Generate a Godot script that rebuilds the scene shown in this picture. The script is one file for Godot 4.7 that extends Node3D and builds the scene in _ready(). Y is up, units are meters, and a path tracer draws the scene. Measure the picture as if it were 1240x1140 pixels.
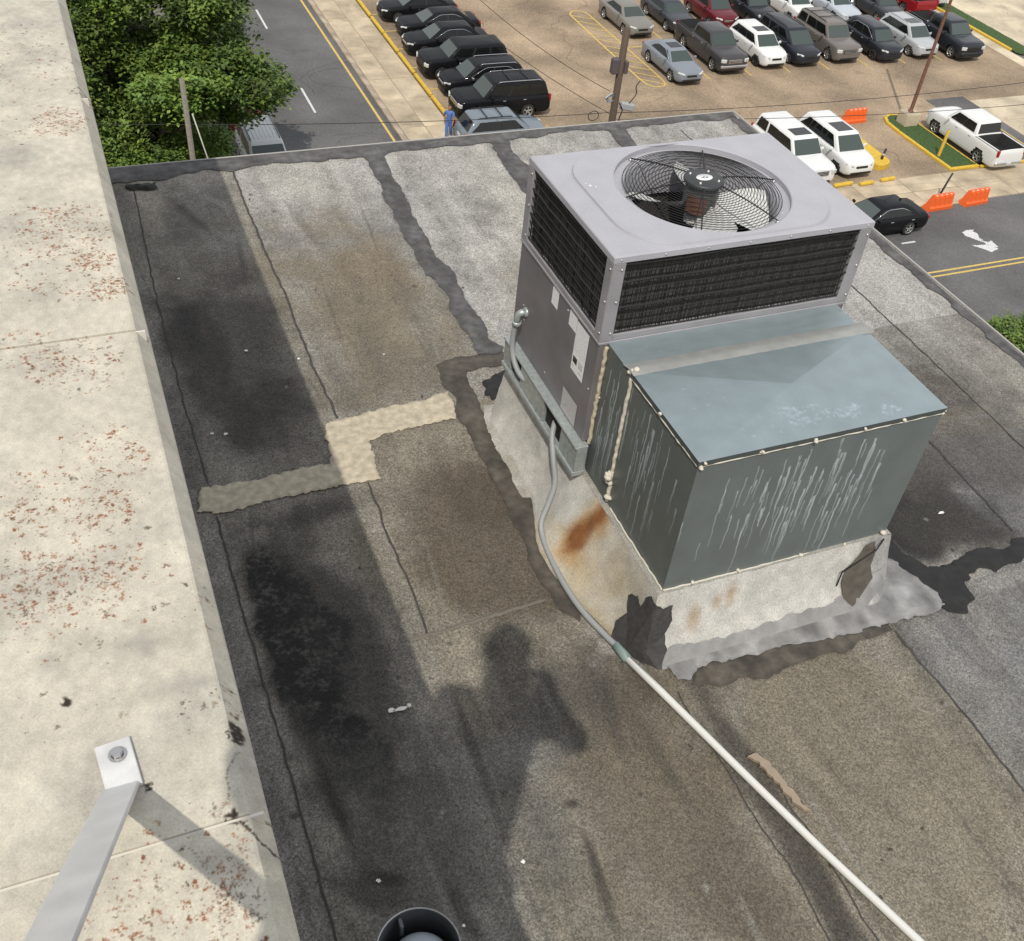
extends Node3D
# Heights: the street is y = 0, the lower roof RY, the camera CY.
const CY := 23.8
const RY := 20.35
const SUN := Vector3(0.291, -0.811, -0.508)
var taken := {}
var mats := {}
var tex := {}
var ragn := FastNoiseLite.new()

const CAM_ROT := Vector3(-0.744749, -0.466164, 0.123393)

func _ready() -> void:
	var cam := Camera3D.new()
	cam.name = "camera"
	add_child(cam)
	cam.position = Vector3(0, CY, 0)
	cam.rotation = CAM_ROT
	cam.fov = 48.705
	cam.near = 0.03
	cam.far = 1500.0
	cam.current = true
	var we := WorldEnvironment.new()
	we.name = "environment"
	add_child(we)
	var e := Environment.new()
	we.environment = e
	e.background_mode = Environment.BG_SKY
	e.tonemap_mode = Environment.TONE_MAPPER_LINEAR
	e.tonemap_exposure = 1.07
	e.sdfgi_enabled = true
	e.ssao_enabled = true
	e.ssil_enabled = true
	var sky := Sky.new()
	var pm := ProceduralSkyMaterial.new()
	pm.sky_top_color = Color(0.785, 0.805, 0.835)
	pm.sky_horizon_color = Color(0.90, 0.895, 0.88)
	pm.sky_curve = 0.22
	pm.sky_energy_multiplier = 0.98
	pm.ground_bottom_color = Color(0.42, 0.40, 0.37)
	pm.ground_horizon_color = Color(0.70, 0.70, 0.69)
	pm.sun_angle_max = 25.0
	pm.sky_cover = clouds()
	pm.sky_cover_modulate = Color(1, 1, 1, 0.6)
	sky.sky_material = pm
	e.sky = sky
	var sun := DirectionalLight3D.new()
	sun.name = "sun"
	add_child(sun)
	sun.basis = Basis.looking_at(SUN, Vector3.UP)
	sun.light_color = Color(1.0, 0.97, 0.915)
	sun.light_energy = 0.90
	sun.light_angular_distance = 0.55
	sun.shadow_enabled = true
	ragn.seed = 3; ragn.fractal_octaves = 4
	roof_and_wall()
	rooftop_unit()
	site()
	cars()
	trees()
	people()

# broken fair-weather cloud: white with alpha where it is thick
func clouds() -> ImageTexture:
	var nz := FastNoiseLite.new()
	nz.seed = 14; nz.frequency = 0.011; nz.fractal_octaves = 6
	var w := 512; var h := 256
	var im := nz.get_seamless_image(w, h)
	im.convert(Image.FORMAT_L8)
	var s := im.get_data()
	var d := PackedByteArray()
	d.resize(w * h * 4)
	for i in w * h:
		var a := clampf((s[i] - 118.0) / 70.0, 0, 1)
		var up := clampf(1.0 - absf(float(i / w) / h - 0.25) * 4.0, 0, 1)
		d[i * 4] = 255; d[i * 4 + 1] = 255; d[i * 4 + 2] = 255
		d[i * 4 + 3] = int(a * a * (0.45 + 0.4 * up) * 255.0)
	return ImageTexture.create_from_image(Image.create_from_data(w, h, false, Image.FORMAT_RGBA8, d))

# ---------------------------------------------------------------- naming and tagging
func add_named(called: String, o: Node3D, parent: Node) -> void:
	var key := str(parent.get_instance_id()) + called
	if taken.has(key):
		taken[key] += 1
		o.name = "%s_%03d" % [called, taken[key]]
	else:
		taken[key] = 0
		o.name = called
	parent.add_child(o, true)

func tag(o: Node3D, label := "", category := "", group := "", kind := "") -> Node3D:
	if label: o.set_meta("label", label)
	if category: o.set_meta("category", category)
	if group: o.set_meta("group", group)
	if kind: o.set_meta("kind", kind)
	return o

func obj(called: String, what, m: Material, parent: Node = self) -> MeshInstance3D:
	var o := MeshInstance3D.new()
	if what is SurfaceTool:
		what.generate_normals()
		o.mesh = what.commit()
	else:
		o.mesh = what
	o.material_override = m
	add_named(called, o, parent)
	return o

func thing(called: String, at: Vector3, label: String, category: String, group := "", turn := 0.0) -> Node3D:
	var o := Node3D.new()
	add_named(called, o, self)
	o.position = at
	o.rotation.y = turn
	tag(o, label, category, group)
	return o

func part_label(o: Node3D, label: String) -> Node3D:
	o.set_meta("label", label)
	return o

# ---------------------------------------------------------------- shapes
func sfc(flat := true) -> SurfaceTool:
	var st := SurfaceTool.new()
	st.begin(Mesh.PRIMITIVE_TRIANGLES)
	st.set_smooth_group(-1 if flat else 0)
	return st

func tri(st: SurfaceTool, a: Vector3, b: Vector3, c: Vector3) -> void:
	st.add_vertex(a); st.add_vertex(c); st.add_vertex(b)

func quad(st: SurfaceTool, a: Vector3, b: Vector3, c: Vector3, d: Vector3) -> void:
	tri(st, a, b, c); tri(st, a, c, d)

func face(st: SurfaceTool, pts: Array, ctr: Vector3) -> void:
	var n: Vector3 = (pts[1] - pts[0]).cross(pts[2] - pts[0])
	var p := pts.duplicate()
	if n.dot(pts[0] - ctr) < 0: p.reverse()
	for i in range(1, p.size() - 1): tri(st, p[0], p[i], p[i + 1])

func cbox(st: SurfaceTool, c: Vector3, size: Vector3, ch := 0.0, b := Basis.IDENTITY) -> void:
	var h := size * 0.5
	ch = minf(ch, minf(h.x, minf(h.y, h.z)) * 0.9)
	var P := func(sx, sy, sz, k):
		var v := Vector3(sx * (h.x - (0.0 if k == 0 else ch)), sy * (h.y - (0.0 if k == 1 else ch)), sz * (h.z - (0.0 if k == 2 else ch)))
		return c + b * v
	for s in [-1, 1]:
		face(st, [P.call(s, -1, -1, 0), P.call(s, 1, -1, 0), P.call(s, 1, 1, 0), P.call(s, -1, 1, 0)], c)
		face(st, [P.call(-1, s, -1, 1), P.call(1, s, -1, 1), P.call(1, s, 1, 1), P.call(-1, s, 1, 1)], c)
		face(st, [P.call(-1, -1, s, 2), P.call(1, -1, s, 2), P.call(1, 1, s, 2), P.call(-1, 1, s, 2)], c)
	if ch <= 0.0: return
	for s in [-1, 1]:
		for t in [-1, 1]:
			face(st, [P.call(s, t, -1, 0), P.call(s, t, 1, 0), P.call(s, t, 1, 1), P.call(s, t, -1, 1)], c)
			face(st, [P.call(s, -1, t, 0), P.call(s, 1, t, 0), P.call(s, 1, t, 2), P.call(s, -1, t, 2)], c)
			face(st, [P.call(-1, s, t, 1), P.call(1, s, t, 1), P.call(1, s, t, 2), P.call(-1, s, t, 2)], c)
			for u in [-1, 1]:
				face(st, [P.call(s, t, u, 0), P.call(s, t, u, 1), P.call(s, t, u, 2)], c)

func bx(x0: float, x1: float, y0: float, y1: float, z0: float, z1: float, ch := 0.0) -> SurfaceTool:
	var st := sfc()
	cbox(st, Vector3((x0 + x1) / 2, (y0 + y1) / 2, (z0 + z1) / 2), Vector3(x1 - x0, y1 - y0, z1 - z0), ch)
	return st

func tube(st: SurfaceTool, pts: Array, r0: float, sides := 8, r1 := -1.0, caps := true) -> void:
	if r1 < 0: r1 = r0
	var n := pts.size()
	var up := Vector3.UP
	var rings := []
	var prev := Vector3.ZERO
	for i in n:
		var d: Vector3 = (pts[mini(i + 1, n - 1)] - pts[maxi(i - 1, 0)]).normalized()
		if prev == Vector3.ZERO:
			up = Vector3.UP if absf(d.y) < 0.9 else Vector3.RIGHT
			prev = (up - d * up.dot(d)).normalized()
		else:
			prev = (prev - d * prev.dot(d)).normalized()
		var q := d.cross(prev)
		var r := lerpf(r0, r1, float(i) / maxf(n - 1, 1))
		var ring := []
		for k in sides:
			var a := TAU * k / sides
			ring.append(pts[i] + (prev * cos(a) + q * sin(a)) * r)
		rings.append(ring)
	for i in n - 1:
		for k in sides:
			var l := (k + 1) % sides
			quad(st, rings[i][k], rings[i][l], rings[i + 1][l], rings[i + 1][k])
	if caps:
		face(st, rings[0], pts[1])
		face(st, rings[n - 1], pts[n - 2])

func lathe(st: SurfaceTool, prof: Array, seg: int, t := Transform3D.IDENTITY) -> void:
	for i in prof.size() - 1:
		var p: Vector2 = prof[i]
		var q: Vector2 = prof[i + 1]
		for k in seg:
			var a := TAU * k / seg
			var b := TAU * (k + 1) / seg
			var A := t * Vector3(p.x * cos(a), p.y, p.x * sin(a))
			var B := t * Vector3(p.x * cos(b), p.y, p.x * sin(b))
			var C := t * Vector3(q.x * cos(b), q.y, q.x * sin(b))
			var D := t * Vector3(q.x * cos(a), q.y, q.x * sin(a))
			if p.x > 1e-5: tri(st, A, D, C) if q.x <= 1e-5 else quad(st, A, D, C, B)
			else: tri(st, A, D, C)

func smooth_line(pts: Array, per := 6) -> Array:
	var c := Curve3D.new()
	for i in pts.size():
		var t: Vector3 = (pts[mini(i + 1, pts.size() - 1)] - pts[maxi(i - 1, 0)]) / 6.0
		c.add_point(pts[i], -t, t)
	var out := []
	for i in (pts.size() - 1) * per + 1: out.append(c.samplef(float(i) / per))
	return out

# outlines on the ground or the roof: flat lists x, z, x, z ... -> polygons
func poly(a: Array) -> PackedVector2Array:
	var p := PackedVector2Array()
	for i in range(0, a.size(), 2): p.append(Vector2(a[i], a[i + 1]))
	return p

func ragged(p: PackedVector2Array, amp: float, step: float, freq := 9.0, closed := true) -> PackedVector2Array:
	var out := PackedVector2Array()
	ragn.frequency = freq
	for i in p.size() - (0 if closed else 1):
		var a := p[i]
		var b := p[(i + 1) % p.size()]
		var n := maxi(1, int(a.distance_to(b) / step))
		for k in n:
			var q := a.lerp(b, float(k) / n)
			out.append(q + Vector2(ragn.get_noise_2d(q.x, q.y), ragn.get_noise_2d(q.x + 31.7, q.y - 17.3)) * amp)
	if not closed: out.append(p[-1])
	return out

func strip(l: Array, r: Array) -> PackedVector2Array:
	var a := poly(l)
	var b := poly(r)
	b.reverse()
	a.append_array(b)
	return a

func flat_poly(p: PackedVector2Array, y: float, st: SurfaceTool = null, depth := 0.0) -> SurfaceTool:
	if st == null: st = sfc()
	var idx := Geometry2D.triangulate_polygon(p)
	for i in range(0, idx.size(), 3):
		var a := p[idx[i]]; var b := p[idx[i + 1]]; var c := p[idx[i + 2]]
		if (b - a).cross(c - a) > 0:
			var t := b; b = c; c = t
		tri(st, Vector3(a.x, y, a.y), Vector3(b.x, y, b.y), Vector3(c.x, y, c.y))
	if depth > 0:
		var cw := Geometry2D.is_polygon_clockwise(p)
		for i in p.size():
			var a := p[i]; var b := p[(i + 1) % p.size()]
			if not cw:
				var t := a; a = b; b = t
			quad(st, Vector3(a.x, y - depth, a.y), Vector3(a.x, y, a.y), Vector3(b.x, y, b.y), Vector3(b.x, y - depth, b.y))
	return st

# a coat laid on a flat surface: rim at y, inside raised by h and a lumpy noise
func coat(p: PackedVector2Array, y: float, h: float, lump: float, cell: float, freq: float, stretch := 1.0) -> SurfaceTool:
	var pts := PackedVector2Array(p)
	var lo := p[0]; var hi := p[0]
	for q in p: lo = lo.min(q); hi = hi.max(q)
	var nz := FastNoiseLite.new()
	nz.seed = 5; nz.frequency = freq; nz.fractal_octaves = 3
	var j := 0
	var x := lo.x
	while x < hi.x:
		var z := lo.y
		while z < hi.y:
			var q := Vector2(x + nz.get_noise_2d(x * 9.0 + 3.0, z * 7.0) * cell * 0.5, z + nz.get_noise_2d(z * 9.0, x * 8.0 + 9.0) * cell * 0.5)
			if Geometry2D.is_point_in_polygon(q, p): pts.append(q)
			z += cell
		x += cell
	var st := sfc(false)
	var idx := Geometry2D.triangulate_delaunay(pts)
	var hs := PackedFloat32Array()
	var tone := PackedColorArray()
	for i in pts.size():
		var nv := nz.get_noise_2d(pts[i].x, pts[i].y * stretch)
		hs.append(y if i < p.size() else y + h + lump * nv)
		var k := 0.62 if i < p.size() else clampf(0.78 + 0.6 * nv, 0.5, 1.0)
		tone.append(Color(k, k, k))
	for i in range(0, idx.size(), 3):
		var ia := idx[i]; var ib := idx[i + 1]; var ic := idx[i + 2]
		var a := pts[ia]; var b := pts[ib]; var c := pts[ic]
		if not Geometry2D.is_point_in_polygon((a + b + c) / 3.0, p): continue
		if (b - a).cross(c - a) > 0:
			var t := ib; ib = ic; ic = t
		for iv in [ia, ic, ib]:
			st.set_color(tone[iv])
			st.add_vertex(Vector3(pts[iv].x, hs[iv], pts[iv].y))
	return st

# ---------------------------------------------------------------- textures and materials
func gray_tex(key: String, size: int, freq: float, cloud: float, grain: float, speck := 0.0, sd := 1) -> ImageTexture:
	if tex.has(key): return tex[key]
	var nz := FastNoiseLite.new()
	nz.seed = sd; nz.frequency = freq; nz.fractal_octaves = 5
	var im := nz.get_seamless_image(size, size)
	im.convert(Image.FORMAT_L8)
	var d := im.get_data()
	var rng := RandomNumberGenerator.new()
	rng.seed = sd + 77
	for i in d.size():
		var v := 205.0 + (d[i] - 128.0) * cloud * 0.55 + (rng.randf() - 0.5) * grain * 255.0
		if speck > 0.0 and rng.randf() < speck: v -= 70.0 * rng.randf()
		d[i] = clampi(int(v), 0, 255)
	im = Image.create_from_data(size, size, false, Image.FORMAT_L8, d)
	im.convert(Image.FORMAT_RGBA8)
	tex[key] = ImageTexture.create_from_image(im)
	return tex[key]

# col is the real-world (linear) base colour
func mat(key: String, col := Color.BLACK, rough := 0.8, metal := 0.0, t: Texture2D = null, metres := 1.0, relief := 0.0) -> StandardMaterial3D:
	if mats.has(key): return mats[key]
	var m := StandardMaterial3D.new()
	var c := col
	if t: c = Color(minf(col.r / 0.6, 1), minf(col.g / 0.6, 1), minf(col.b / 0.6, 1))
	m.albedo_color = c.linear_to_srgb()
	m.roughness = rough
	m.metallic = metal
	if t:
		m.albedo_texture = t
		m.uv1_triplanar = true
		m.uv1_world_triplanar = true
		m.uv1_scale = Vector3.ONE / metres
		if relief > 0.0:
			m.heightmap_enabled = true
			m.heightmap_texture = t
			m.heightmap_scale = relief
	m.resource_name = key
	mats[key] = m
	return m

func paint(key: String, col: Color) -> StandardMaterial3D:
	if mats.has(key): return mats[key]
	var m := mat(key, col, 0.38, 0.0)
	var deep := col.get_luminance() < 0.015
	m.metallic_specular = 0.18 if deep else 0.3
	m.clearcoat_enabled = true
	m.clearcoat = 0.22 if deep else 0.45
	m.clearcoat_roughness = 0.05
	return m

# ---------------------------------------------------------------- the roof's stained top sheet
const TX0 := -0.15
const TZ0 := -6.95
const TW := 5.3
const TH := 7.3
const PX := 210.0
var rr := PackedFloat32Array()
var rg := PackedFloat32Array()
var rb := PackedFloat32Array()
var rw := 0
var rh := 0
var warp := FastNoiseLite.new()

# an uneven soft-edged stain; soft is the share of its radius over which it fades
func stain(cx: float, cz: float, rx: float, rz: float, deg: float, col: Color, alpha: float, soft := 0.6, wob := 0.35, mott := 0.0) -> void:
	var rm := maxf(rx, rz) * (1.15 + wob)
	var i0 := clampi(int((cx - rm - TX0) * PX), 0, rw); var i1 := clampi(int((cx + rm - TX0) * PX), 0, rw)
	var j0 := clampi(int((cz - rm - TZ0) * PX), 0, rh); var j1 := clampi(int((cz + rm - TZ0) * PX), 0, rh)
	var ca := cos(deg_to_rad(deg)); var sa := sin(deg_to_rad(deg))
	for j in range(j0, j1):
		var z := TZ0 + j / PX
		for i in range(i0, i1):
			var x := TX0 + i / PX
			var dx := x - cx; var dz := z - cz
			var u := (dx * ca + dz * sa) / rx; var v := (dz * ca - dx * sa) / rz
			var d := u * u + v * v
			if d > 2.4: continue
			d = sqrt(d) + warp.get_noise_2d(x, z) * wob * 1.6
			var k := clampf((1.0 - d) / soft, 0.0, 1.0)
			if k <= 0.0: continue
			k = k * k * (3.0 - 2.0 * k) * alpha
			if mott > 0.0: k *= clampf(0.9 + mott * 1.1 * warp.get_noise_2d(x * 20.0 + 5.0, z * 20.0) + mott * 1.1 * warp.get_noise_2d(x * 5.0 + 15.0, z * 5.0), 0.0, 1.3)
			k = minf(k, 1.0)
			var n := j * rw + i
			var own := clampf(rg[n] / 0.175, 0.45, 1.6)
			own = 1.0 + (own - 1.0) * 0.45
			rr[n] += (col.r * own - rr[n]) * k
			rg[n] += (col.g * own - rg[n]) * k
			rb[n] += (col.b * own - rb[n]) * k

func streak(a: Vector2, b: Vector2, w: float, col: Color, alpha: float, soft := 0.9) -> void:
	stain((a.x + b.x) / 2, (a.y + b.y) / 2, a.distance_to(b) / 2, w, rad_to_deg((b - a).angle()), col, alpha, soft, 0.25)

func roof_texture() -> ImageTexture:
	rw = int(TW * PX); rh = int(TH * PX)
	rr.resize(rw * rh); rg.resize(rw * rh); rb.resize(rw * rh)
	warp.seed = 9; warp.frequency = 1.6; warp.fractal_octaves = 5
	var big := FastNoiseLite.new()
	big.seed = 4; big.frequency = 0.55; big.fractal_octaves = 4
	var fine := FastNoiseLite.new()
	fine.seed = 17; fine.frequency = 14.0; fine.fractal_octaves = 3
	var run := FastNoiseLite.new()
	run.seed = 23; run.frequency = 1.0; run.fractal_octaves = 4
	var grit := RandomNumberGenerator.new()
	grit.seed = 99
	var n := 0
	for j in rh:
		var z := TZ0 + j / PX
		for i in rw:
			var x := TX0 + i / PX
			# sheets of cap sheet about a metre wide, each of its own shade
			var k := 0.185
			var tan_ := 0.35
			if x < 0.29: k = 0.165; tan_ = 0.4
			elif x < 0.965: k = 0.17; tan_ = 0.5
			elif x > 1.95 and z < -3.9: k = 0.285; tan_ = 0.2
			elif x > 2.925 and z > -2.05: k = 0.138; tan_ = 0.2
			if x > 0.965 and x < 1.9 and z < -5.6: k = lerpf(k, 0.285, clampf((-5.6 - z) * 1.6, 0, 1)); tan_ *= 0.6
			if x > 0.29 and x < 0.965 and z < -6.0: k = lerpf(k, 0.25, clampf((-6.0 - z) * 2.0, 0, 1))
			if x > 0.965 and x < 2.93 and z > -3.9: tan_ += 0.35; k *= 0.86
			var e := big.get_noise_2d(x, z * 0.6)
			var f := fine.get_noise_2d(x, z)
			k *= 1.0 + 0.30 * e + 0.26 * warp.get_noise_2d(x * 2.5, z * 2.5) + 0.16 * f + 0.34 * run.get_noise_2d(x * 5.0, z * 0.9)
			# grit lost in specks, more where the sheet is worn
			var g := grit.randf()
			if g < 0.05 + 0.10 * maxf(0.0, f + e): k *= 0.62
			elif g > 0.985: k *= 1.5
			tan_ += e * 0.25
			rr[n] = k * (1.0 + 0.16 * tan_); rg[n] = k; rb[n] = k * (1.0 - 0.26 * tan_)
			n += 1
	var tanc := Color(0.158, 0.134, 0.098); var brown := Color(0.105, 0.086, 0.066); var dark := Color(0.062, 0.056, 0.050)
	var black := Color(0.030, 0.029, 0.029); var lightc := Color(0.30, 0.295, 0.28); var greyc := Color(0.17, 0.172, 0.175); var mid := Color(0.118, 0.108, 0.092)
	# upper half: sheet between the first seam and the tar strip
	stain(1.35, -4.9, 0.62, 1.25, 0, tanc, 0.85, 0.7)
	stain(1.55, -5.4, 0.3, 0.5, 0, Color(0.19, 0.155, 0.11), 0.6, 0.9)
	stain(1.05, -4.35, 0.10, 0.9, 0, mid, 0.55, 0.9)
	stain(1.45, -4.25, 0.45, 0.3, 0, Color(0.15, 0.133, 0.105), 0.7, 0.8)
	streak(Vector2(1.2, -6.3), Vector2(1.32, -5.2), 0.05, mid, 0.6)
	streak(Vector2(1.65, -5.3), Vector2(1.6, -4.2), 0.04, mid, 0.45)
	streak(Vector2(1.3, -4.75), Vector2(1.3, -4.05), 0.06, mid, 0.45)
	stain(2.5, -5.8, 0.22, 0.28, 20, Color(0.14, 0.135, 0.125), 0.8, 0.8, 0.5, 0.6)
	stain(2.45, -4.75, 0.35, 0.5, 0, Color(0.19, 0.17, 0.14), 0.75, 0.9)
	# the puddle beside the tall wall
	stain(0.58, -4.6, 0.40, 1.15, 0, Color(0.092, 0.083, 0.073), 0.9, 0.55, 0.3)
	stain(0.44, -4.55, 0.20, 0.85, -3, Color(0.068, 0.063, 0.058), 0.85, 0.5, 0.35, 0.25)
	stain(0.62, -4.25, 0.22, 0.30, 0, Color(0.075, 0.066, 0.056), 0.8, 0.7, 0.5, 0.6)
	stain(0.40, -4.9, 0.07, 0.45, 0, Color(0.055, 0.052, 0.05), 0.7, 0.8)
	stain(0.62, -6.1, 0.25, 0.55, 20, Color(0.105, 0.10, 0.095), 0.6, 0.8)
	streak(Vector2(0.45, -6.5), Vector2(0.75, -5.7), 0.05, Color(0.075, 0.072, 0.07), 0.7)
	streak(Vector2(0.62, -6.55), Vector2(0.98, -5.9), 0.04, lightc, 0.4)
	stain(0.75, -5.75, 0.16, 0.25, 0, lightc, 0.3, 0.9)
	# below the pale patch
	stain(1.42, -2.95, 0.44, 0.62, 0, brown, 0.9, 0.35, 0.2)
	stain(1.15, -2.85, 0.18, 0.5, 0, Color(0.135, 0.112, 0.082), 0.6, 0.9)
	stain(1.5, -3.2, 0.3, 0.3, 0, Color(0.098, 0.078, 0.06), 0.6, 0.9, 0.4, 0.4)
	stain(0.85, -3.1, 0.10, 0.55, 0, Color(0.15, 0.13, 0.10), 0.6, 0.9)
	stain(0.72, -3.35, 0.42, 0.12, 0, Color(0.055, 0.05, 0.047), 0.8, 0.8)
	stain(0.55, -2.55, 0.30, 0.95, -4, Color(0.058, 0.054, 0.050), 0.93, 0.4, 0.25)
	stain(0.50, -2.6, 0.17, 0.75, -6, Color(0.032, 0.031, 0.030), 0.9, 0.5, 0.45, 1.0)
	stain(0.58, -2.1, 0.15, 0.42, -12, Color(0.018, 0.018, 0.018), 0.95, 0.5, 0.6, 1.6)
	stain(0.40, -2.75, 0.10, 0.5, 0, Color(0.02, 0.02, 0.02), 0.85, 0.5, 0.6, 1.6)
	stain(0.42, -1.95, 0.06, 0.40, -8, Color(0.05, 0.046, 0.042), 0.8, 0.8)
	stain(0.44, -1.55, 0.20, 0.09, 25, Color(0.05, 0.046, 0.04), 0.85, 0.8)
	stain(0.75, -1.6, 0.22, 0.5, 0, Color(0.12, 0.113, 0.10), 0.7, 0.9)
	stain(0.62, -1.75, 0.34, 0.62, 0, Color(0.092, 0.087, 0.08), 0.75, 0.7)
	streak(Vector2(0.66, -1.6), Vector2(0.78, -1.1), 0.05, dark, 0.7)
	streak(Vector2(0.40, -2.2), Vector2(0.43, -1.6), 0.03, Color(0.045, 0.041, 0.037), 0.9)
	streak(Vector2(0.43, -1.62), Vector2(0.60, -1.52), 0.035, Color(0.045, 0.041, 0.037), 0.9)
	# lower middle: brown silt with wet tide marks
	stain(1.55, -1.55, 0.55, 0.85, 0, Color(0.135, 0.113, 0.084), 0.85, 0.7)
	stain(1.62, -2.0, 0.22, 0.45, 0, Color(0.085, 0.071, 0.055), 0.7, 0.9, 0.4)
	stain(1.6, -1.15, 0.22, 0.4, 0, Color(0.09, 0.074, 0.058), 0.7, 0.9, 0.4)
	stain(1.35, -1.45, 0.16, 0.3, 20, Color(0.18, 0.16, 0.125), 0.6, 0.9, 0.5, 0.5)
	stain(1.08, -1.25, 0.16, 0.4, 0, Color(0.165, 0.155, 0.13), 0.6, 0.9, 0.5, 0.4)
	stain(1.30, -2.15, 0.32, 0.40, 0, Color(0.082, 0.075, 0.067), 0.75, 0.6, 0.35)
	stain(1.22, -2.36, 0.10, 0.17, 0, dark, 0.6, 0.9)
	stain(1.14, -1.86, 0.24, 0.17, 0, Color(0.15, 0.148, 0.142), 0.7, 0.8, 0.5)
	stain(1.10, -1.60, 0.20, 0.30, 0, Color(0.12, 0.115, 0.105), 0.8, 0.9)
	streak(Vector2(1.24, -1.66), Vector2(1.16, -1.05), 0.03, Color(0.05, 0.045, 0.04), 0.9)
	stain(1.22, -1.62, 0.05, 0.03, 0, Color(0.05, 0.045, 0.04), 0.9, 0.8)
	streak(Vector2(0.98, -2.4), Vector2(0.95, -1.55), 0.03, Color(0.06, 0.056, 0.05), 0.7)
	streak(Vector2(1.78, -2.9), Vector2(1.62, -2.1), 0.05, Color(0.085, 0.072, 0.058), 0.7)
	streak(Vector2(1.62, -2.25), Vector2(1.46, -1.65), 0.035, dark, 0.65)
	streak(Vector2(1.62, -2.05), Vector2(1.64, -1.3), 0.04, Color(0.08, 0.07, 0.056), 0.6)
	stain(1.45, -1.2, 0.3, 0.4, 10, Color(0.17, 0.15, 0.118), 0.6, 0.9, 0.4, 0.5)
	stain(1.25, -1.0, 0.25, 0.2, 0, Color(0.16, 0.152, 0.13), 0.6, 0.9)
	stain(1.75, -2.36, 0.13, 0.26, -8, Color(0.32, 0.31, 0.285), 0.95, 0.5, 0.5, 1.0)
	stain(1.64, -2.3, 0.12, 0.22, 0, Color(0.26, 0.25, 0.23), 0.5, 0.9, 0.5, 1.0)
	# lower right: dried silt, its grey rim beyond
	stain(2.38, -1.35, 0.50, 0.70, 0, Color(0.182, 0.160, 0.124), 0.95, 0.22, 0.20)
	stain(1.93, -1.35, 0.085, 0.75, 0, Color(0.068, 0.060, 0.052), 0.85, 0.45, 0.25)
	stain(1.93, -0.75, 0.08, 0.6, 0, Color(0.068, 0.060, 0.052), 0.85, 0.45, 0.25)
	stain(1.90, -1.5, 0.05, 0.2, 0, Color(0.2, 0.19, 0.17), 0.5, 0.9, 0.5, 0.9)
	stain(2.25, -1.55, 0.16, 0.28, 15, Color(0.21, 0.185, 0.145), 0.5, 0.9, 0.4, 0.4)
	stain(2.55, -1.55, 0.22, 0.24, 0, Color(0.20, 0.185, 0.15), 0.5, 0.9)
	stain(2.30, -1.0, 0.3, 0.2, 0, Color(0.185, 0.17, 0.135), 0.5, 0.9)
	streak(Vector2(2.2, -1.75), Vector2(2.28, -1.2), 0.045, Color(0.125, 0.108, 0.082), 0.7)
	streak(Vector2(2.1, -1.55), Vector2(2.2, -1.05), 0.035, Color(0.125, 0.108, 0.082), 0.6)
	streak(Vector2(3.12, -1.9), Vector2(3.2, -1.4), 0.03, Color(0.11, 0.105, 0.10), 0.7)
	# right of the unit
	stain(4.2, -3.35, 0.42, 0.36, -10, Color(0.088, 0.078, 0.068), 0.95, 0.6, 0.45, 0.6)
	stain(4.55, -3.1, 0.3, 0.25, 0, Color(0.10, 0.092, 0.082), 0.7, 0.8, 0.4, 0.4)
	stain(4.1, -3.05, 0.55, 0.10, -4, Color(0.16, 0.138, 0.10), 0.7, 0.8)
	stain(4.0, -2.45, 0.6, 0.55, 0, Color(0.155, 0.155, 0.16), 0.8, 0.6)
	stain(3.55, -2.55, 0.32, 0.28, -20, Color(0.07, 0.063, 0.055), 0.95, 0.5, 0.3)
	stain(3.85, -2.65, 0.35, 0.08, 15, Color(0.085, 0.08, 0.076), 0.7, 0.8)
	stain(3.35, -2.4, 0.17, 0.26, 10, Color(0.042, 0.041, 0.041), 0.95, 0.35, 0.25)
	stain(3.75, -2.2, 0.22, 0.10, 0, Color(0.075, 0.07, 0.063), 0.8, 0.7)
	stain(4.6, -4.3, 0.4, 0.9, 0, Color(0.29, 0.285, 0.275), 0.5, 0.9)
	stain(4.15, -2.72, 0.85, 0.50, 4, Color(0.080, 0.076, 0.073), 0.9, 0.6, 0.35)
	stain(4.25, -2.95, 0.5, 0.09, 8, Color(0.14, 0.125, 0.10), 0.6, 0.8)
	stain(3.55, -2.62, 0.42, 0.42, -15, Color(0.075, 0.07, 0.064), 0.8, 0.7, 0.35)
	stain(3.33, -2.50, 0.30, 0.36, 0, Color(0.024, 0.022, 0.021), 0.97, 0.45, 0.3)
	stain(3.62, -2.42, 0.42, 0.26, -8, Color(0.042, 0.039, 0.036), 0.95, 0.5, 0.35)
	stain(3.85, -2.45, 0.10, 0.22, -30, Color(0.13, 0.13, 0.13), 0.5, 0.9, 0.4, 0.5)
	stain(3.4, -1.5, 0.5, 0.5, 0, greyc, 0.7, 0.6)
	stain(3.72, -2.0, 0.26, 0.05, -3, Color(0.24, 0.235, 0.225), 0.85, 0.6, 0.4)
	# wrinkles and drainage lines that run down the sheets
	var wr := RandomNumberGenerator.new()
	wr.seed = 77
	for s in 90:
		var wx := wr.randf_range(0.15, 4.7); var wz := wr.randf_range(-6.3, -0.6); var wl := wr.randf_range(0.2, 0.75)
		var lean := wr.randf_range(-0.06, 0.06)
		var dk := wr.randf() < 0.6
		streak(Vector2(wx - lean, wz - wl), Vector2(wx + lean, wz + wl), wr.randf_range(0.008, 0.028), Color(0.066, 0.060, 0.053) if dk else Color(0.25, 0.24, 0.215), wr.randf_range(0.18, 0.5))
	# pits, grit and droppings of darker and lighter tone all over
	var rng := RandomNumberGenerator.new()
	rng.seed = 21
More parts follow.
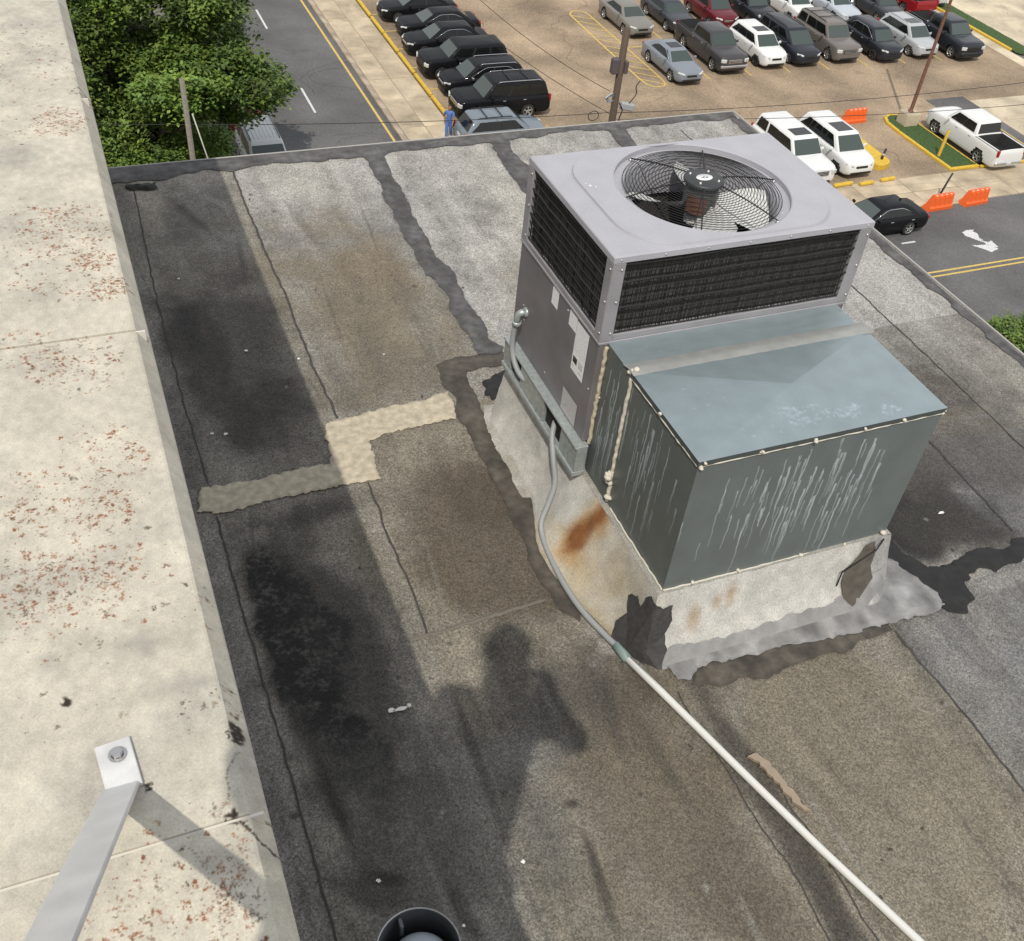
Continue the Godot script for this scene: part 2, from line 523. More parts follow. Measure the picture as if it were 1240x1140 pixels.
	for s in 260:
		var x := rng.randf_range(0.1, 5.0); var z := rng.randf_range(-6.6, -0.3); var r := rng.randf_range(0.006, 0.022)
		var dk := rng.randf() < 0.75
		stain(x, z, r, r * rng.randf_range(0.6, 1.6), rng.randf() * 180, Color(0.05, 0.047, 0.043) if dk else Color(0.3, 0.29, 0.27), rng.randf_range(0.3, 0.8), 0.7, 0.2)
	var d := PackedByteArray()
	d.resize(rw * rh * 3)
	var lut := PackedByteArray()
	lut.resize(4097)
	for i in 4097: lut[i] = int(Color(i / 4096.0, 0, 0).linear_to_srgb().r * 255.0)
	var q := 0
	for i in rw * rh:
		d[q] = lut[int(clampf(rr[i] / 0.575, 0, 1) * 4096.0)]
		d[q + 1] = lut[int(clampf(rg[i] / 0.575, 0, 1) * 4096.0)]
		d[q + 2] = lut[int(clampf(rb[i] / 0.575, 0, 1) * 4096.0)]
		q += 3
	rr.clear(); rg.clear(); rb.clear()
	return ImageTexture.create_from_image(Image.create_from_data(rw, rh, false, Image.FORMAT_RGB8, d))

func granules() -> ImageTexture:
	return granule_tex()

# mineral granules: light and dark chips in three sizes
func granule_tex() -> ImageTexture:
	if tex.has("granules"): return tex["granules"]
	var rng := RandomNumberGenerator.new()
	rng.seed = 3
	var s := 512
	var c1 := PackedFloat32Array(); c1.resize(256 * 256)
	var c2 := PackedFloat32Array(); c2.resize(128 * 128)
	for i in c1.size(): c1[i] = rng.randf() - 0.5
	for i in c2.size(): c2[i] = rng.randf() - 0.5
	var d := PackedByteArray()
	d.resize(s * s * 3)
	for j in s:
		for i in s:
			var v := 0.79 + (rng.randf() - 0.5) * 0.28 + c1[(j / 2) * 256 + i / 2] * 0.24 + c2[(j / 4) * 128 + i / 4] * 0.04
			var b := int(clampf(v, 0.3, 1.0) * 255.0)
			var k := (j * s + i) * 3
			d[k] = b; d[k + 1] = b; d[k + 2] = b
	tex["granules"] = ImageTexture.create_from_image(Image.create_from_data(s, s, false, Image.FORMAT_RGB8, d))
	return tex["granules"]

# coping stone: pale concrete with lichen in clusters, soot and hairline cracks
func coping_texture() -> ImageTexture:
	var w := 352
	var h := 2040
	var ppm := 700.0      # x from -0.42 to 0.083, z from -3.2 to -0.286
	var nz := FastNoiseLite.new()
	nz.seed = 12; nz.frequency = 0.012; nz.fractal_octaves = 5
	var lo := FastNoiseLite.new()
	lo.seed = 2; lo.frequency = 0.004; lo.fractal_octaves = 4
	var rng := RandomNumberGenerator.new()
	rng.seed = 8
	var d := PackedByteArray()
	d.resize(w * h * 3)
	var q := 0
	for j in h:
		for i in w:
			var v := 1.0 + 0.09 * nz.get_noise_2d(i, j * 0.8) + 0.07 * nz.get_noise_2d(i * 5.0, j * 4.0 + 900.0) + (rng.randf() - 0.5) * 0.11
			var g := clampf(lo.get_noise_2d(i + 500, j * 1.3) * 2.2 - 0.1, 0, 1) * 0.09
			v -= g
			d[q] = clampi(int(187 * v), 0, 255); d[q + 1] = clampi(int((181 + g * 14) * v), 0, 255); d[q + 2] = clampi(int((167 + g * 40) * v), 0, 255)
			q += 3
	var im := Image.create_from_data(w, h, false, Image.FORMAT_RGB8, d)
	var P := func(x: float, z: float): return Vector2((x + 0.42) * ppm, (z + 3.2) * ppm)
	# clusters: x, z, radius (m), count, share of orange
	var cl := [[-0.02, -2.44, 0.05, 90, 0.9], [-0.10, -2.46, 0.08, 40, 0.4], [-0.06, -2.75, 0.10, 60, 0.5], [-0.04, -1.96, 0.07, 110, 0.8], [-0.10, -1.98, 0.08, 60, 0.6], [0.00, -1.84, 0.03, 60, 0.9], [0.01, -1.74, 0.03, 60, 0.85], [-0.07, -1.80, 0.07, 60, 0.6], [-0.14, -1.59, 0.04, 30, 0.7], [-0.06, -1.52, 0.06, 70, 0.6], [-0.10, -1.53, 0.04, 40, 0.9], [-0.05, -1.30, 0.05, 60, 0.85], [-0.02, -1.27, 0.04, 40, 0.7], [-0.06, -1.165, 0.035, 60, 0.9], [-0.10, -1.13, 0.09, 110, 0.6], [-0.16, -1.22, 0.05, 70, 0.8], [-0.17, -1.05, 0.05, 110, 0.85], [-0.12, -1.03, 0.06, 80, 0.8], [-0.07, -1.04, 0.04, 50, 0.8], [-0.13, -0.98, 0.06, 40, 0.5], [-0.02, -0.98, 0.06, 26, 0.6], [-0.06, -0.545, 0.07, 150, 0.75], [-0.11, -0.53, 0.05, 100, 0.75], [0.015, -0.575, 0.025, 60, 0.8], [0.005, -0.535, 0.022, 70, 0.4], [-0.02, -0.60, 0.05, 50, 0.5], [-0.10, -2.9, 0.12, 70, 0.3], [0.02, -0.80, 0.03, 26, 0.0], [0.045, -0.80, 0.015, 30, 0.0], [-0.13, -0.85, 0.07, 18, 0.0], [0.045, -2.6, 0.02, 30, 0.0]]
	for c in cl:
		for k in int(c[3] * (2.6 if c[1] < -1.6 else (1.8 if c[1] < -0.95 else 1.0))):
			var a := rng.randf() * TAU
			var r: float = c[2] * sqrt(rng.randf()) * (1.0 + 0.5 * rng.randf())
			var p: Vector2 = P.call(c[0] + cos(a) * r, c[1] + sin(a) * r * 1.1)
			var s := rng.randf_range(0.45, 1.0) * (1.45 if c[1] < -1.5 else 1.0)
			var col := Color(0.27, 0.25, 0.22)
			if rng.randf() < c[4]: col = Color(0.54, 0.27, 0.15).lerp(Color(0.33, 0.19, 0.13), rng.randf())
			elif rng.randf() < 0.5: col = Color(0.50, 0.44, 0.38)
			var al := rng.randf_range(0.45, 0.95)
			blot(im, p, s, col, al, rng)
			if rng.randf() < 0.22:
				for t in rng.randi_range(3, 9): blot(im, p + Vector2(rng.randfn(), rng.randfn()) * rng.randf_range(1.0, 2.6), rng.randf_range(0.5, 1.3), col.lerp(Color(0.5, 0.4, 0.3), rng.randf() * 0.4), al, rng)
	for c in [[-0.07, -0.93, 0.05], [-0.10, -0.90, 0.06], [-0.03, -0.90, 0.04], [-0.13, -1.55, 0.06], [-0.08, -2.30, 0.10], [0.0, -2.2, 0.06], [-0.10, -1.70, 0.08], [0.02, -0.585, 0.035], [-0.02, -0.83, 0.03]]:
		for k in 26:
			var a := rng.randf() * TAU
			var r: float = c[2] * sqrt(rng.randf())
			blot(im, P.call(c[0] + cos(a) * r * 1.3, c[1] + sin(a) * r * 0.5), rng.randf_range(4, 11), Color(0.56, 0.55, 0.53), 0.10, rng)
	for c in [[-0.135, -0.845, 3.5], [0.045, -0.755, 4.0], [0.049, -0.745, 3.4], [0.040, -0.742, 2.8], [0.047, -0.735, 3.0], [0.02, -0.635, 3.2], [-0.06, -0.70, 2.6]]:
		for k in 7: blot(im, P.call(c[0] + rng.randf_range(-0.004, 0.004), c[1] + rng.randf_range(-0.004, 0.004)), c[2] * rng.randf_range(0.4, 0.9), Color(0.17, 0.14, 0.12), 0.9, rng)
	for k in 1500: blot(im, Vector2(rng.randf() * w, rng.randf() * h), rng.randf_range(0.35, 0.8), Color(0.46, 0.43, 0.39) if rng.randf() < 0.7 else Color(0.88, 0.86, 0.82), rng.randf_range(0.25, 0.7), rng)
	for k in 60:
		var p0 := Vector2(rng.randf() * w, rng.randf() * h)
		crack(im, [p0, p0 + Vector2(rng.randf_range(-9, 9), rng.randf_range(-16, 16))], 0.4, Color(0.55, 0.52, 0.48), rng)
	# hairline cracks near the broken corner, one filled pale
	crack(im, [P.call(0.012, -0.630), P.call(0.030, -0.622), P.call(0.041, -0.600), P.call(0.060, -0.585)], 1.1, Color(0.22, 0.20, 0.18), rng)
	crack(im, [P.call(0.006, -0.640), P.call(0.022, -0.66), P.call(0.025, -0.69), P.call(0.045, -0.72)], 0.8, Color(0.45, 0.41, 0.37), rng)
	crack(im, [P.call(-0.03, -0.612), P.call(-0.02, -0.59), P.call(-0.012, -0.55), P.call(-0.015, -0.50)], 0.7, Color(0.5, 0.46, 0.42), rng)
	return ImageTexture.create_from_image(im)

func blot(im: Image, p: Vector2, r: float, col: Color, alpha: float, rng: RandomNumberGenerator) -> void:
	var k := rng.randf_range(0.6, 1.5)
	var ph := rng.randf() * TAU
	for j in range(int(p.y - r * 1.6), int(p.y + r * 1.6) + 2):
		for i in range(int(p.x - r * 1.6), int(p.x + r * 1.6) + 2):
			if i < 0 or j < 0 or i >= im.get_width() or j >= im.get_height(): continue
			var v := Vector2(i, j) - p
			var e := v.length() / (r * (1.0 + 0.3 * sin(v.angle() * 3.0 + ph)) * (k if absf(v.x) > absf(v.y) else 1.0 / k))
			var a := clampf(1.4 - e * 1.2, 0, 1) * alpha
			if a > 0.0: im.set_pixel(i, j, im.get_pixel(i, j).lerp(col, minf(a, 1)))

func crack(im: Image, pts: Array, r: float, col: Color, rng: RandomNumberGenerator) -> void:
	for i in pts.size() - 1:
		var a: Vector2 = pts[i]
		var b: Vector2 = pts[i + 1]
		var n := int(a.distance_to(b) / 1.2) + 1
		for k in n:
			blot(im, a.lerp(b, float(k) / n) + Vector2(rng.randf_range(-1, 1), rng.randf_range(-1, 1)), r * rng.randf_range(0.6, 1.3), col, 0.8, rng)

# ---------------------------------------------------------------- roof, parapet, brace
func v_coat(p: PackedVector2Array, y: float, h: float, lump: float, cell: float, freq: float, tint: Callable) -> SurfaceTool:
	var st := coat(p, y, h, lump, cell, freq)
	st.generate_normals()
	var src := st.commit()
	var arr := src.surface_get_arrays(0)
	var cols := PackedColorArray()
	for v in arr[Mesh.ARRAY_VERTEX]: cols.append(tint.call(v))
	arr[Mesh.ARRAY_COLOR] = cols
	var am := ArrayMesh.new()
	am.add_surface_from_arrays(Mesh.PRIMITIVE_TRIANGLES, arr)
	var out := SurfaceTool.new()
	out.create_from(am, 0)
	return out

func flashing_tint(v: Vector3) -> Color:
	var n := warp.get_noise_2d(v.x * 3.0 + v.y, v.z * 3.0)
	var lying := clampf((RY + 0.02 - v.y) * 100.0, 0, 1)      # the apron on the roof is greyer with dirt
	var c := Color(0.50, 0.49, 0.465) * (1.0 + 0.16 * n)
	c = c.lerp(Color(0.30, 0.285, 0.255), lying * clampf(0.75 + n, 0, 1))
	var down := clampf((20.698 - v.y) / 0.35, 0, 1)
	# tan silt where water stands, rust that has run from the seam, small rust spots on the front
	var yl := clampf(1.0 - absf(v.z + 2.40) / 0.33, 0, 1) * clampf((1.93 - v.x) * 8.0, 0, 1) * (0.5 + 0.5 * down)
	if v.x < 1.86: c = c.lerp(Color(0.36, 0.29, 0.17), clampf(yl * (1.0 + n), 0, 1) * 0.85)
	var sl := (20.698 - v.y) + maxf(0.0, 1.66 - v.x) * 1.4      # how far the water has run from the seam
	if v.x < 1.86:
		var dz := (v.z + 2.655 + sl * 0.22) / (0.055 + sl * 0.20)
		var halo := clampf(1.15 - sqrt(dz * dz * 0.35 + pow((sl - 0.22) / 0.32, 2.0)) - 0.7 * n, 0, 1)
		c = c.lerp(Color(0.46, 0.33, 0.13), halo * 0.8)
		var core := clampf(1.35 - sqrt(dz * dz * 1.2 + pow((sl - 0.15) / 0.17, 2.0)) - 0.8 * n, 0, 1)
		c = c.lerp(Color(0.34, 0.16, 0.05), core * 0.85)
		c = c.lerp(Color(0.20, 0.075, 0.025), clampf(core * 1.8 - 0.9, 0, 1))
	if v.x > 2.70: c = c.lerp(Color(0.26, 0.26, 0.26), clampf((v.x - 2.78 - 0.12 * n) * 9.0, 0, 1) * 0.85)
	for s in [[1.985, 20.53, 0.035], [2.09, 20.58, 0.022], [2.155, 20.60, 0.03]]:
		if v.z > -2.2:
			var e := Vector2((v.x - s[0]) / s[2], (v.y - s[1]) / (s[2] * 2.2)).length()
			c = c.lerp(Color(0.36, 0.24, 0.12), clampf(1.2 - e, 0, 1) * 0.7)
	return Color(c.r / 0.6, c.g / 0.6, c.b / 0.6)

func roof_and_wall() -> void:
	var nz := FastNoiseLite.new()
	nz.seed = 6; nz.frequency = 1.3; nz.fractal_octaves = 4
	# the roof's top sheet: a gently uneven skin with faint wrinkles
	var st := SurfaceTool.new()
	st.begin(Mesh.PRIMITIVE_TRIANGLES)
	var nx := 92; var nzz := 160
	var x0 := -0.40; var x1 := 5.03; var z0 := -6.82; var z1 := 2.6
	var H := func(x: float, z: float) -> float:
		var w := 0.0
		for r in [1.22, 1.62, 0.62, 2.2]: w += 0.0035 * exp(-pow((x - r - 0.05 * sin(z * 1.7 + r * 5.0)) / 0.035, 2.0)) * clampf(sin(z * 0.9 + r * 3.0) + 0.3, 0, 1)
		return RY + w + 0.004 * nz.get_noise_2d(x, z) - 0.002
	for j in nzz + 1:
		for i in nx + 1:
			var x := lerpf(x0, x1, float(i) / nx); var z := lerpf(z0, z1, float(j) / nzz)
			st.set_uv(Vector2((x - TX0) / TW, (z - TZ0) / TH))
			st.set_uv2(Vector2(x, z) / 1.55)
			st.add_vertex(Vector3(x, H.call(x, z), z))
	for j in nzz:
		for i in nx:
			var a := j * (nx + 1) + i
			for k in [a, a + 1, a + nx + 2, a, a + nx + 2, a + nx + 1]: st.add_index(k)
	var m := StandardMaterial3D.new()
	m.albedo_texture = roof_texture()
	m.roughness = 0.92
	m.detail_enabled = true
	m.detail_blend_mode = BaseMaterial3D.BLEND_MODE_MUL
	m.detail_uv_layer = BaseMaterial3D.DETAIL_UV_2
	m.detail_albedo = granules()
	m.resource_name = "stained_cap_sheet"
	var roof := obj("flat_roof", st, m)
	tag(roof, "flat roof of worn grey cap sheet with brown puddle stains", "roof", "", "structure")
	var tar := mat("old_tar", Color(0.115, 0.112, 0.113), 0.75, 0.0, gray_tex("tar", 512, 0.02, 0.55, 0.22, 0.02, 3), 0.8)
	var tar_b := mat("black_tar", Color(0.015, 0.0145, 0.014), 0.6, 0.0, gray_tex("tar", 512, 0.02, 0.55, 0.22, 0.02, 3), 0.5)
	var tar_br := mat("brown_tar", Color(0.095, 0.083, 0.070), 0.8, 0.0, gray_tex("tar", 512, 0.02, 0.55, 0.22, 0.02, 3), 0.7)
	for tm in [tar, tar_b, tar_br]: tm.vertex_color_use_as_albedo = true
	var y := RY + 0.003
	var far_edge := ragged(poly([0.0, -6.60, 0.18, -6.61, 0.40, -6.60, 0.54, -6.61, 0.66, -6.67, 0.80, -6.67, 0.96, -6.64, 1.11, -6.67, 1.24, -6.68, 1.43, -6.64, 1.64, -6.67, 1.84, -6.645, 1.95, -6.60, 2.07, -6.68, 2.3, -6.70, 2.6, -6.69, 2.83, -6.68, 2.92, -6.62, 3.00, -6.70, 3.28, -6.71, 3.57, -6.74, 3.79, -6.70, 3.9, -6.64, 3.98, -6.71, 4.23, -6.73, 4.6, -6.72, 5.0, -6.70]), 0.04, 0.04, 5.0, false)
	far_edge.append_array(poly([5.02, -6.815, 2.5, -6.812, 0.0, -6.815]))
	obj("tar_patch", coat(far_edge, y, 0.004, 0.003, 0.05, 4.0), tar, roof)
	var side_edge := ragged(poly([4.94, -6.69, 4.92, -5.9, 4.94, -5.2, 4.93, -4.23, 4.95, -4.04, 4.94, -3.86, 4.95, -3.72, 4.93, -3.55, 4.96, -3.39, 4.95, -2.8, 4.94, -1.5, 4.95, 0.5]), 0.04, 0.04, 5.0, false)
	side_edge.append_array(poly([5.022, 0.5, 5.018, -3.0, 5.022, -6.69]))
	obj("tar_patch", coat(side_edge, y, 0.004, 0.003, 0.05, 4.0), tar, roof)
	obj("tar_patch", coat(ragged(strip([1.89, -6.66, 1.88, -6.30, 1.85, -6.00, 1.85, -5.76, 1.83, -5.54, 1.83, -5.28, 1.83, -5.11, 1.87, -5.02, 1.87, -4.84, 1.84, -4.57, 1.86, -4.38, 1.85, -4.26], [2.03, -6.68, 2.00, -6.32, 2.00, -6.07, 1.97, -5.78, 1.97, -5.55, 1.96, -5.29, 2.00, -5.11, 1.99, -4.91, 1.97, -4.76, 1.99, -4.60, 1.98, -4.49, 1.97, -4.39, 2.01, -4.31, 1.99, -4.25]), 0.022, 0.015, 6.0), y + 0.0015, 0.004, 0.0012, 0.05, 3.0), tar, roof)
	obj("tar_patch", coat(ragged(poly([1.71, -4.29, 1.85, -4.255, 2.02, -4.245, 1.99, -4.14, 1.85, -4.15, 1.73, -4.15, 1.71, -4.02, 1.71, -3.87, 1.69, -3.66, 1.66, -3.47, 1.67, -3.31, 1.66, -3.18, 1.77, -3.12, 1.73, -3.03, 1.60, -2.80, 1.66, -2.45, 1.60, -2.38, 1.55, -2.50, 1.53, -2.70, 1.56, -2.99, 1.56, -3.16, 1.56, -3.31, 1.57, -3.50, 1.57, -3.64, 1.56, -3.79, 1.61, -3.96, 1.58, -4.03, 1.57, -4.12, 1.60, -4.25]), 0.022, 0.015, 6.0), y + 0.001, 0.004, 0.0012, 0.05, 3.0), tar_br, roof)
	obj("tar_patch", coat(ragged(strip([2.85, -6.70, 2.84, -6.54, 2.82, -6.28, 2.81, -6.08, 2.81, -5.6, 2.82, -5.0, 2.82, -4.0], [3.00, -6.70, 2.96, -6.50, 2.98, -6.38, 3.00, -6.26, 2.98, -5.6, 2.99, -5.0, 2.98, -4.0]), 0.022, 0.015, 6.0), y + 0.0015, 0.004, 0.0012, 0.05, 3.0), tar, roof)
	obj("tar_patch", coat(ragged(strip([3.83, -6.68, 3.81, -6.43, 3.80, -5.8, 3.82, -4.6], [3.98, -6.71, 3.95, -6.43, 3.96, -5.8, 3.95, -4.6]), 0.022, 0.015, 6.0), y + 0.0015, 0.004, 0.0012, 0.05, 3.0), tar, roof)
	obj("tar_patch", coat(ragged(poly([1.91, -1.93, 1.97, -2.02, 2.15, -2.02, 2.42, -2.02, 2.67, -1.98, 2.92, -1.96, 2.91, -1.91, 2.74, -1.90, 2.62, -1.88, 2.55, -1.90, 2.38, -1.89, 2.22, -1.87, 2.15, -1.90, 2.01, -1.90]), 0.02, 0.012), y + 0.002, 0.003, 0.001, 0.04, 4.0), tar_br, roof)
	obj("tar_patch", coat(ragged(poly([2.98, -2.30, 3.12, -2.50, 3.2, -2.42, 3.29, -2.23, 3.31, -2.17, 3.40, -2.17, 3.52, -2.18, 3.66, -2.17, 3.84, -2.18, 4.2, -2.2, 4.6, -2.22, 5.0, -2.2, 5.0, -2.12, 4.4, -2.12, 3.95, -2.1, 3.77, -2.08, 3.59, -2.07, 3.48, -2.08, 3.41, -2.03, 3.40, -1.96, 3.30, -1.89, 3.23, -1.91, 3.20, -2.0, 3.16, -2.14, 3.1, -2.2]), 0.05, 0.014, 5.0), y + 0.001, 0.005, 0.006, 0.03, 10.0), tar_b, roof)
	var silver := mat("weathered_aluminium_coat", Color(0.30, 0.298, 0.30), 0.8, 0.0, gray_tex("streaky", 512, 0.012, 0.5, 0.12, 0.0, 8), 0.8)
	part_label(obj("aluminium_coat", coat(ragged(poly([2.90, -2.28, 3.02, -2.34, 3.12, -2.30, 3.18, -2.24, 3.21, -2.13, 3.24, -2.03, 3.23, -1.95, 3.13, -1.93, 2.99, -1.94, 2.84, -1.95, 2.66, -1.95, 2.54, -1.96, 2.41, -1.99, 2.28, -1.99, 2.14, -1.99, 1.99, -2.01, 1.91, -1.96, 1.87, -1.97, 1.86, -2.07, 1.92, -2.13, 2.08, -2.10, 2.21, -2.12, 2.38, -2.11, 2.70, -2.10, 2.86, -2.10, 2.90, -2.15]), 0.02, 0.018, 14.0), y + 0.009, 0.005, 0.003, 0.02, 5.0, 0.35), silver, roof), "faded silver coating in front of the curb")
	silver.vertex_color_use_as_albedo = true
	# the thick pale mastic trowelled in a step across the roof
	var cream := mat("cream_mastic", Color(0.45, 0.40, 0.31), 0.85, 0.0, gray_tex("mastic", 512, 0.018, 0.4, 0.08, 0.0, 15), 0.5)
	part_label(obj("mastic_patch", coat(ragged(poly([0.22, -3.58, 0.25, -3.64, 0.48, -3.62, 0.71, -3.64, 0.85, -3.63, 0.87, -3.70, 0.88, -3.84, 0.91, -3.93, 1.04, -3.94, 1.24, -3.97, 1.43, -3.97, 1.58, -4.01, 1.58, -3.90, 1.55, -3.79, 1.33, -3.78, 1.16, -3.77, 1.08, -3.74, 1.07, -3.65, 1.05, -3.46, 0.91, -3.47, 0.77, -3.47, 0.57, -3.47, 0.45, -3.46, 0.30, -3.45, 0.21, -3.49]), 0.016, 0.010, 22.0), y + 0.001, 0.006, 0.006, 0.013, 6.0, 4.0), cream, roof), "thick cream mastic trowelled in a step across two roof sheets")
	# lap seams: the lip of one sheet over the next, with its shadow gap
	var lap := mat("lap_edge", Color(0.052, 0.050, 0.048), 0.85, 0.0, gray_tex("tar", 512, 0.02, 0.55, 0.22, 0.02, 3), 0.4)
	for s in [[[0.31, -6.52, 0.30, -6.07, 0.28, -5.53, 0.27, -5.01, 0.27, -4.24, 0.28, -3.66], 0.0035], [[0.28, -3.44, 0.28, -3.11, 0.285, -2.70, 0.29, -2.21, 0.295, -1.60, 0.30, -1.0, 0.3, 0.5], 0.004], [[0.965, -6.64, 0.96, -6.39, 0.96, -5.92, 0.96, -5.53, 0.97, -5.09, 0.96, -4.69, 0.96, -4.29, 0.975, -3.95], 0.006], [[0.985, -3.46, 0.99, -3.26, 0.975, -3.15, 0.98, -2.93, 0.985, -2.73, 0.965, -2.51], 0.005], [[2.92, -1.91, 2.92, -1.73, 2.93, -1.54, 2.93, -1.35, 2.92, -1.13, 2.92, 0.3], 0.0045], [[2.925, -3.8, 3.6, -3.1, 3.92, -2.75, 3.95, -2.25], 0.0], [[4.42, -6.6, 4.44, -5.0, 4.43, -3.6, 4.40, -2.3], 0.004], [[3.92, -4.6, 3.91, -3.6, 3.93, -2.9, 3.90, -2.24], 0.006], [[1.845, -1.93, 1.83, -1.80, 1.85, -1.60, 1.845, -1.33, 1.87, -1.09, 1.85, -0.88, 1.85, 0.3], 0.003], [[2.01, -1.55, 2.0, -1.35, 2.015, -1.17, 2.01, -0.9, 2.0, 0.3], 0.003], [[3.92, -1.9, 3.91, -0.9, 3.92, 0.3], 0.006]]:
		if s[1] == 0.0: continue
		var c := poly(s[0])
		var l := PackedVector2Array(); var r := PackedVector2Array()
		for q in c:
			l.append(q - Vector2(s[1], 0)); r.append(q + Vector2(s[1], 0))
		r.reverse(); l.append_array(r)
		obj("lap_seam", coat(ragged(l, 0.010, 0.03, 7.0), y - 0.001, 0.003, 0.001, 0.02, 20.0), lap, roof)
	var crossl := mat("silt_ridge", Color(0.15, 0.135, 0.112), 0.9)
	obj("lap_seam", coat(ragged(poly([0.89, -2.52, 0.96, -2.52, 1.19, -2.53, 1.38, -2.54, 1.52, -2.545, 1.52, -2.53, 1.38, -2.522, 1.19, -2.512, 0.96, -2.50, 0.89, -2.505]), 0.008, 0.02, 15.0), y - 0.002, 0.004, 0.002, 0.01, 20.0), crossl, roof)
	# drip edge: thin pale metal round the two free sides
	var drip := mat("drip_metal", Color(0.40, 0.39, 0.375), 0.6, 0.2)
	obj("drip_edge", bx(-0.4, 5.05, RY - 0.11, RY + 0.006, -6.835, -6.823, 0.002), drip, roof)
	obj("drip_edge", bx(5.033, 5.047, RY - 0.11, RY + 0.006, -6.82, 2.6, 0.002), drip, roof)
	# torn flap and hole at the far corner
	obj("torn_flap", coat(ragged(poly([0.26, -6.58, 0.36, -6.57, 0.47, -6.56, 0.45, -6.50, 0.36, -6.48, 0.27, -6.51]), 0.03, 0.02, 14.0), y + 0.003, 0.012, 0.02, 0.025, 14.0), tar_b, roof)

	var b := thing("lower_building", Vector3(2.3, 0, -2.1), "lower brick wing of the building under the flat roof", "building")
	var brick := mat("brick_wall", Color(0.30, 0.17, 0.12), 0.9, 0.0, gray_tex("cloud", 512, 0.008, 0.22, 0.05, 0.0, 4), 2.0)
	var b0 := b.position
	for q in [[-0.4, 5.0, -6.8, -6.5], [4.7, 5.0, -6.5, 8.0], [-0.4, 5.0, 8.0, 8.3]]:
		obj("wall", bx(q[0] - b0.x, q[1] - b0.x, 0, RY - 0.12, q[2] - b0.z, q[3] - b0.z), brick, b)
	obj("roof_slab", bx(-0.39 - b0.x, 5.0 - b0.x, RY - 0.12, RY - 0.03, -6.79 - b0.z, 8.3 - b0.z), brick, b)

	# ------------------------------------------------ the tall wall with its coping
	var w := thing("parapet_wall", Vector3(-0.17, 0, 0), "pale concrete parapet with lichen spotted coping beside the flat roof", "wall")
	var conc := mat("wall_concrete", Color(0.46, 0.43, 0.38), 0.9, 0.0, gray_tex("cloud", 512, 0.008, 0.22, 0.05, 0.0, 4), 1.5)
	obj("wall", bx(-0.20, 0.195, 0, CY - 1.4505, -9.0, 3.4), conc, w)
	obj("wall", bx(-0.20, 0.195, CY - 1.45, CY - 1.235, -9.0, 3.4), conc, w)
	obj("deck", bx(-6.0, -0.25, CY - 1.45, CY - 1.20, -9.0, 3.4), conc, w)
	obj("wall", bx(-6.0, -5.7, 0, CY - 1.46, -9.0, 3.4), conc, w)
	obj("wall", bx(-5.69, -0.21, 0, CY - 1.46, -9.0, -8.7), conc, w)
	var cm := StandardMaterial3D.new()
	cm.albedo_texture = coping_texture()
	cm.roughness = 0.9
	cm.resource_name = "coping_concrete"
	var top := CY - 1.11
	var joints := [2.3, 1.32, 0.34, -0.628, -1.595, -2.56, -3.53, -4.5, -5.47, -6.44, -7.41, -8.38]
	for i in joints.size() - 1:
		var zb: float = joints[i] - 0.0022; var za: float = joints[i + 1] + 0.0022
		var dy: float = [0.0, 0.0, -0.0015, 0.0, 0.001, -0.001, 0.0, 0.0, 0.0, 0.0, 0.0][i]
		var sec := [Vector2(-0.42, top - 0.12), Vector2(-0.42, top - 0.004), Vector2(-0.416, top), Vector2(0.036, top), Vector2(0.040, top - 0.0015), Vector2(0.0605, top - 0.034), Vector2(0.062, top - 0.04), Vector2(0.062, top - 0.12)]
		var cs := sfc()
		var n := sec.size()
		var V := func(p: Vector2, z: float) -> void:
			cs.set_uv(Vector2((p.x + 0.42) / 0.5029, (z + 3.2) / 2.9143))
			cs.add_vertex(Vector3(p.x + 0.17, p.y + dy, z))
		for k in n:
			var p: Vector2 = sec[k]; var q: Vector2 = sec[(k + 1) % n]
			V.call(p, za); V.call(q, zb); V.call(q, za)
			V.call(p, za); V.call(p, zb); V.call(q, zb)
		for k in range(1, n - 1):
			V.call(sec[0], zb); V.call(sec[k + 1], zb); V.call(sec[k], zb)
			V.call(sec[0], za); V.call(sec[k], za); V.call(sec[k + 1], za)
		obj("coping_slab", cs, cm, w)
		obj("joint_mortar", bx(-0.24, 0.225, top - 0.11, top - 0.003, za - 0.0040, za - 0.0004), mat("joint_mortar", Color(0.62, 0.59, 0.53) if i != 4 else Color(0.2, 0.19, 0.17), 0.9), w)

	# ------------------------------------------------ flat steel brace bolted to the coping
	var steel := mat("galvanised_bar", Color(0.62, 0.635, 0.64), 0.45, 0.15, gray_tex("cloud", 512, 0.008, 0.22, 0.05, 0.0, 4), 0.3)
	var o := Vector3(-0.09, top, -0.735)
	var br := thing("steel_brace", o, "flat galvanised steel brace bolted to the coping and slanting up towards the viewer", "brace")
	var pl := sfc()
	cbox(pl, Vector3(0.001, 0.0036, 0.0), Vector3(0.040, 0.0065, 0.068), 0.0012, Basis(Vector3.UP, 0.10))
	obj("foot_plate", pl, steel, br)
	var d := Vector3(-0.119, 1.0, 0.988).normalized()
	var wx := (Vector3.RIGHT - d * d.dot(Vector3.RIGHT)).normalized()
	var bb := Basis(wx, d.cross(wx).normalized() * -1.0, d)
	var bar := sfc()
	cbox(bar, Vector3(0.0, 0.0065, 0.032) + d * 0.44, Vector3(0.040, 0.0065, 0.89), 0.0012, bb)
	obj("bar", bar, steel, br)
	var bolt := sfc()
	lathe(bolt, [Vector2(0, 0.0150), Vector2(0.0062, 0.0150), Vector2(0.0074, 0.0135), Vector2(0.0074, 0.009)], 6, Transform3D(Basis.IDENTITY, Vector3(0.002, 0, -0.013)))
	lathe(bolt, [Vector2(0.0074, 0.0092), Vector2(0.0105, 0.009), Vector2(0.0105, 0.007)], 16, Transform3D(Basis.IDENTITY, Vector3(0.002, 0, -0.013)))
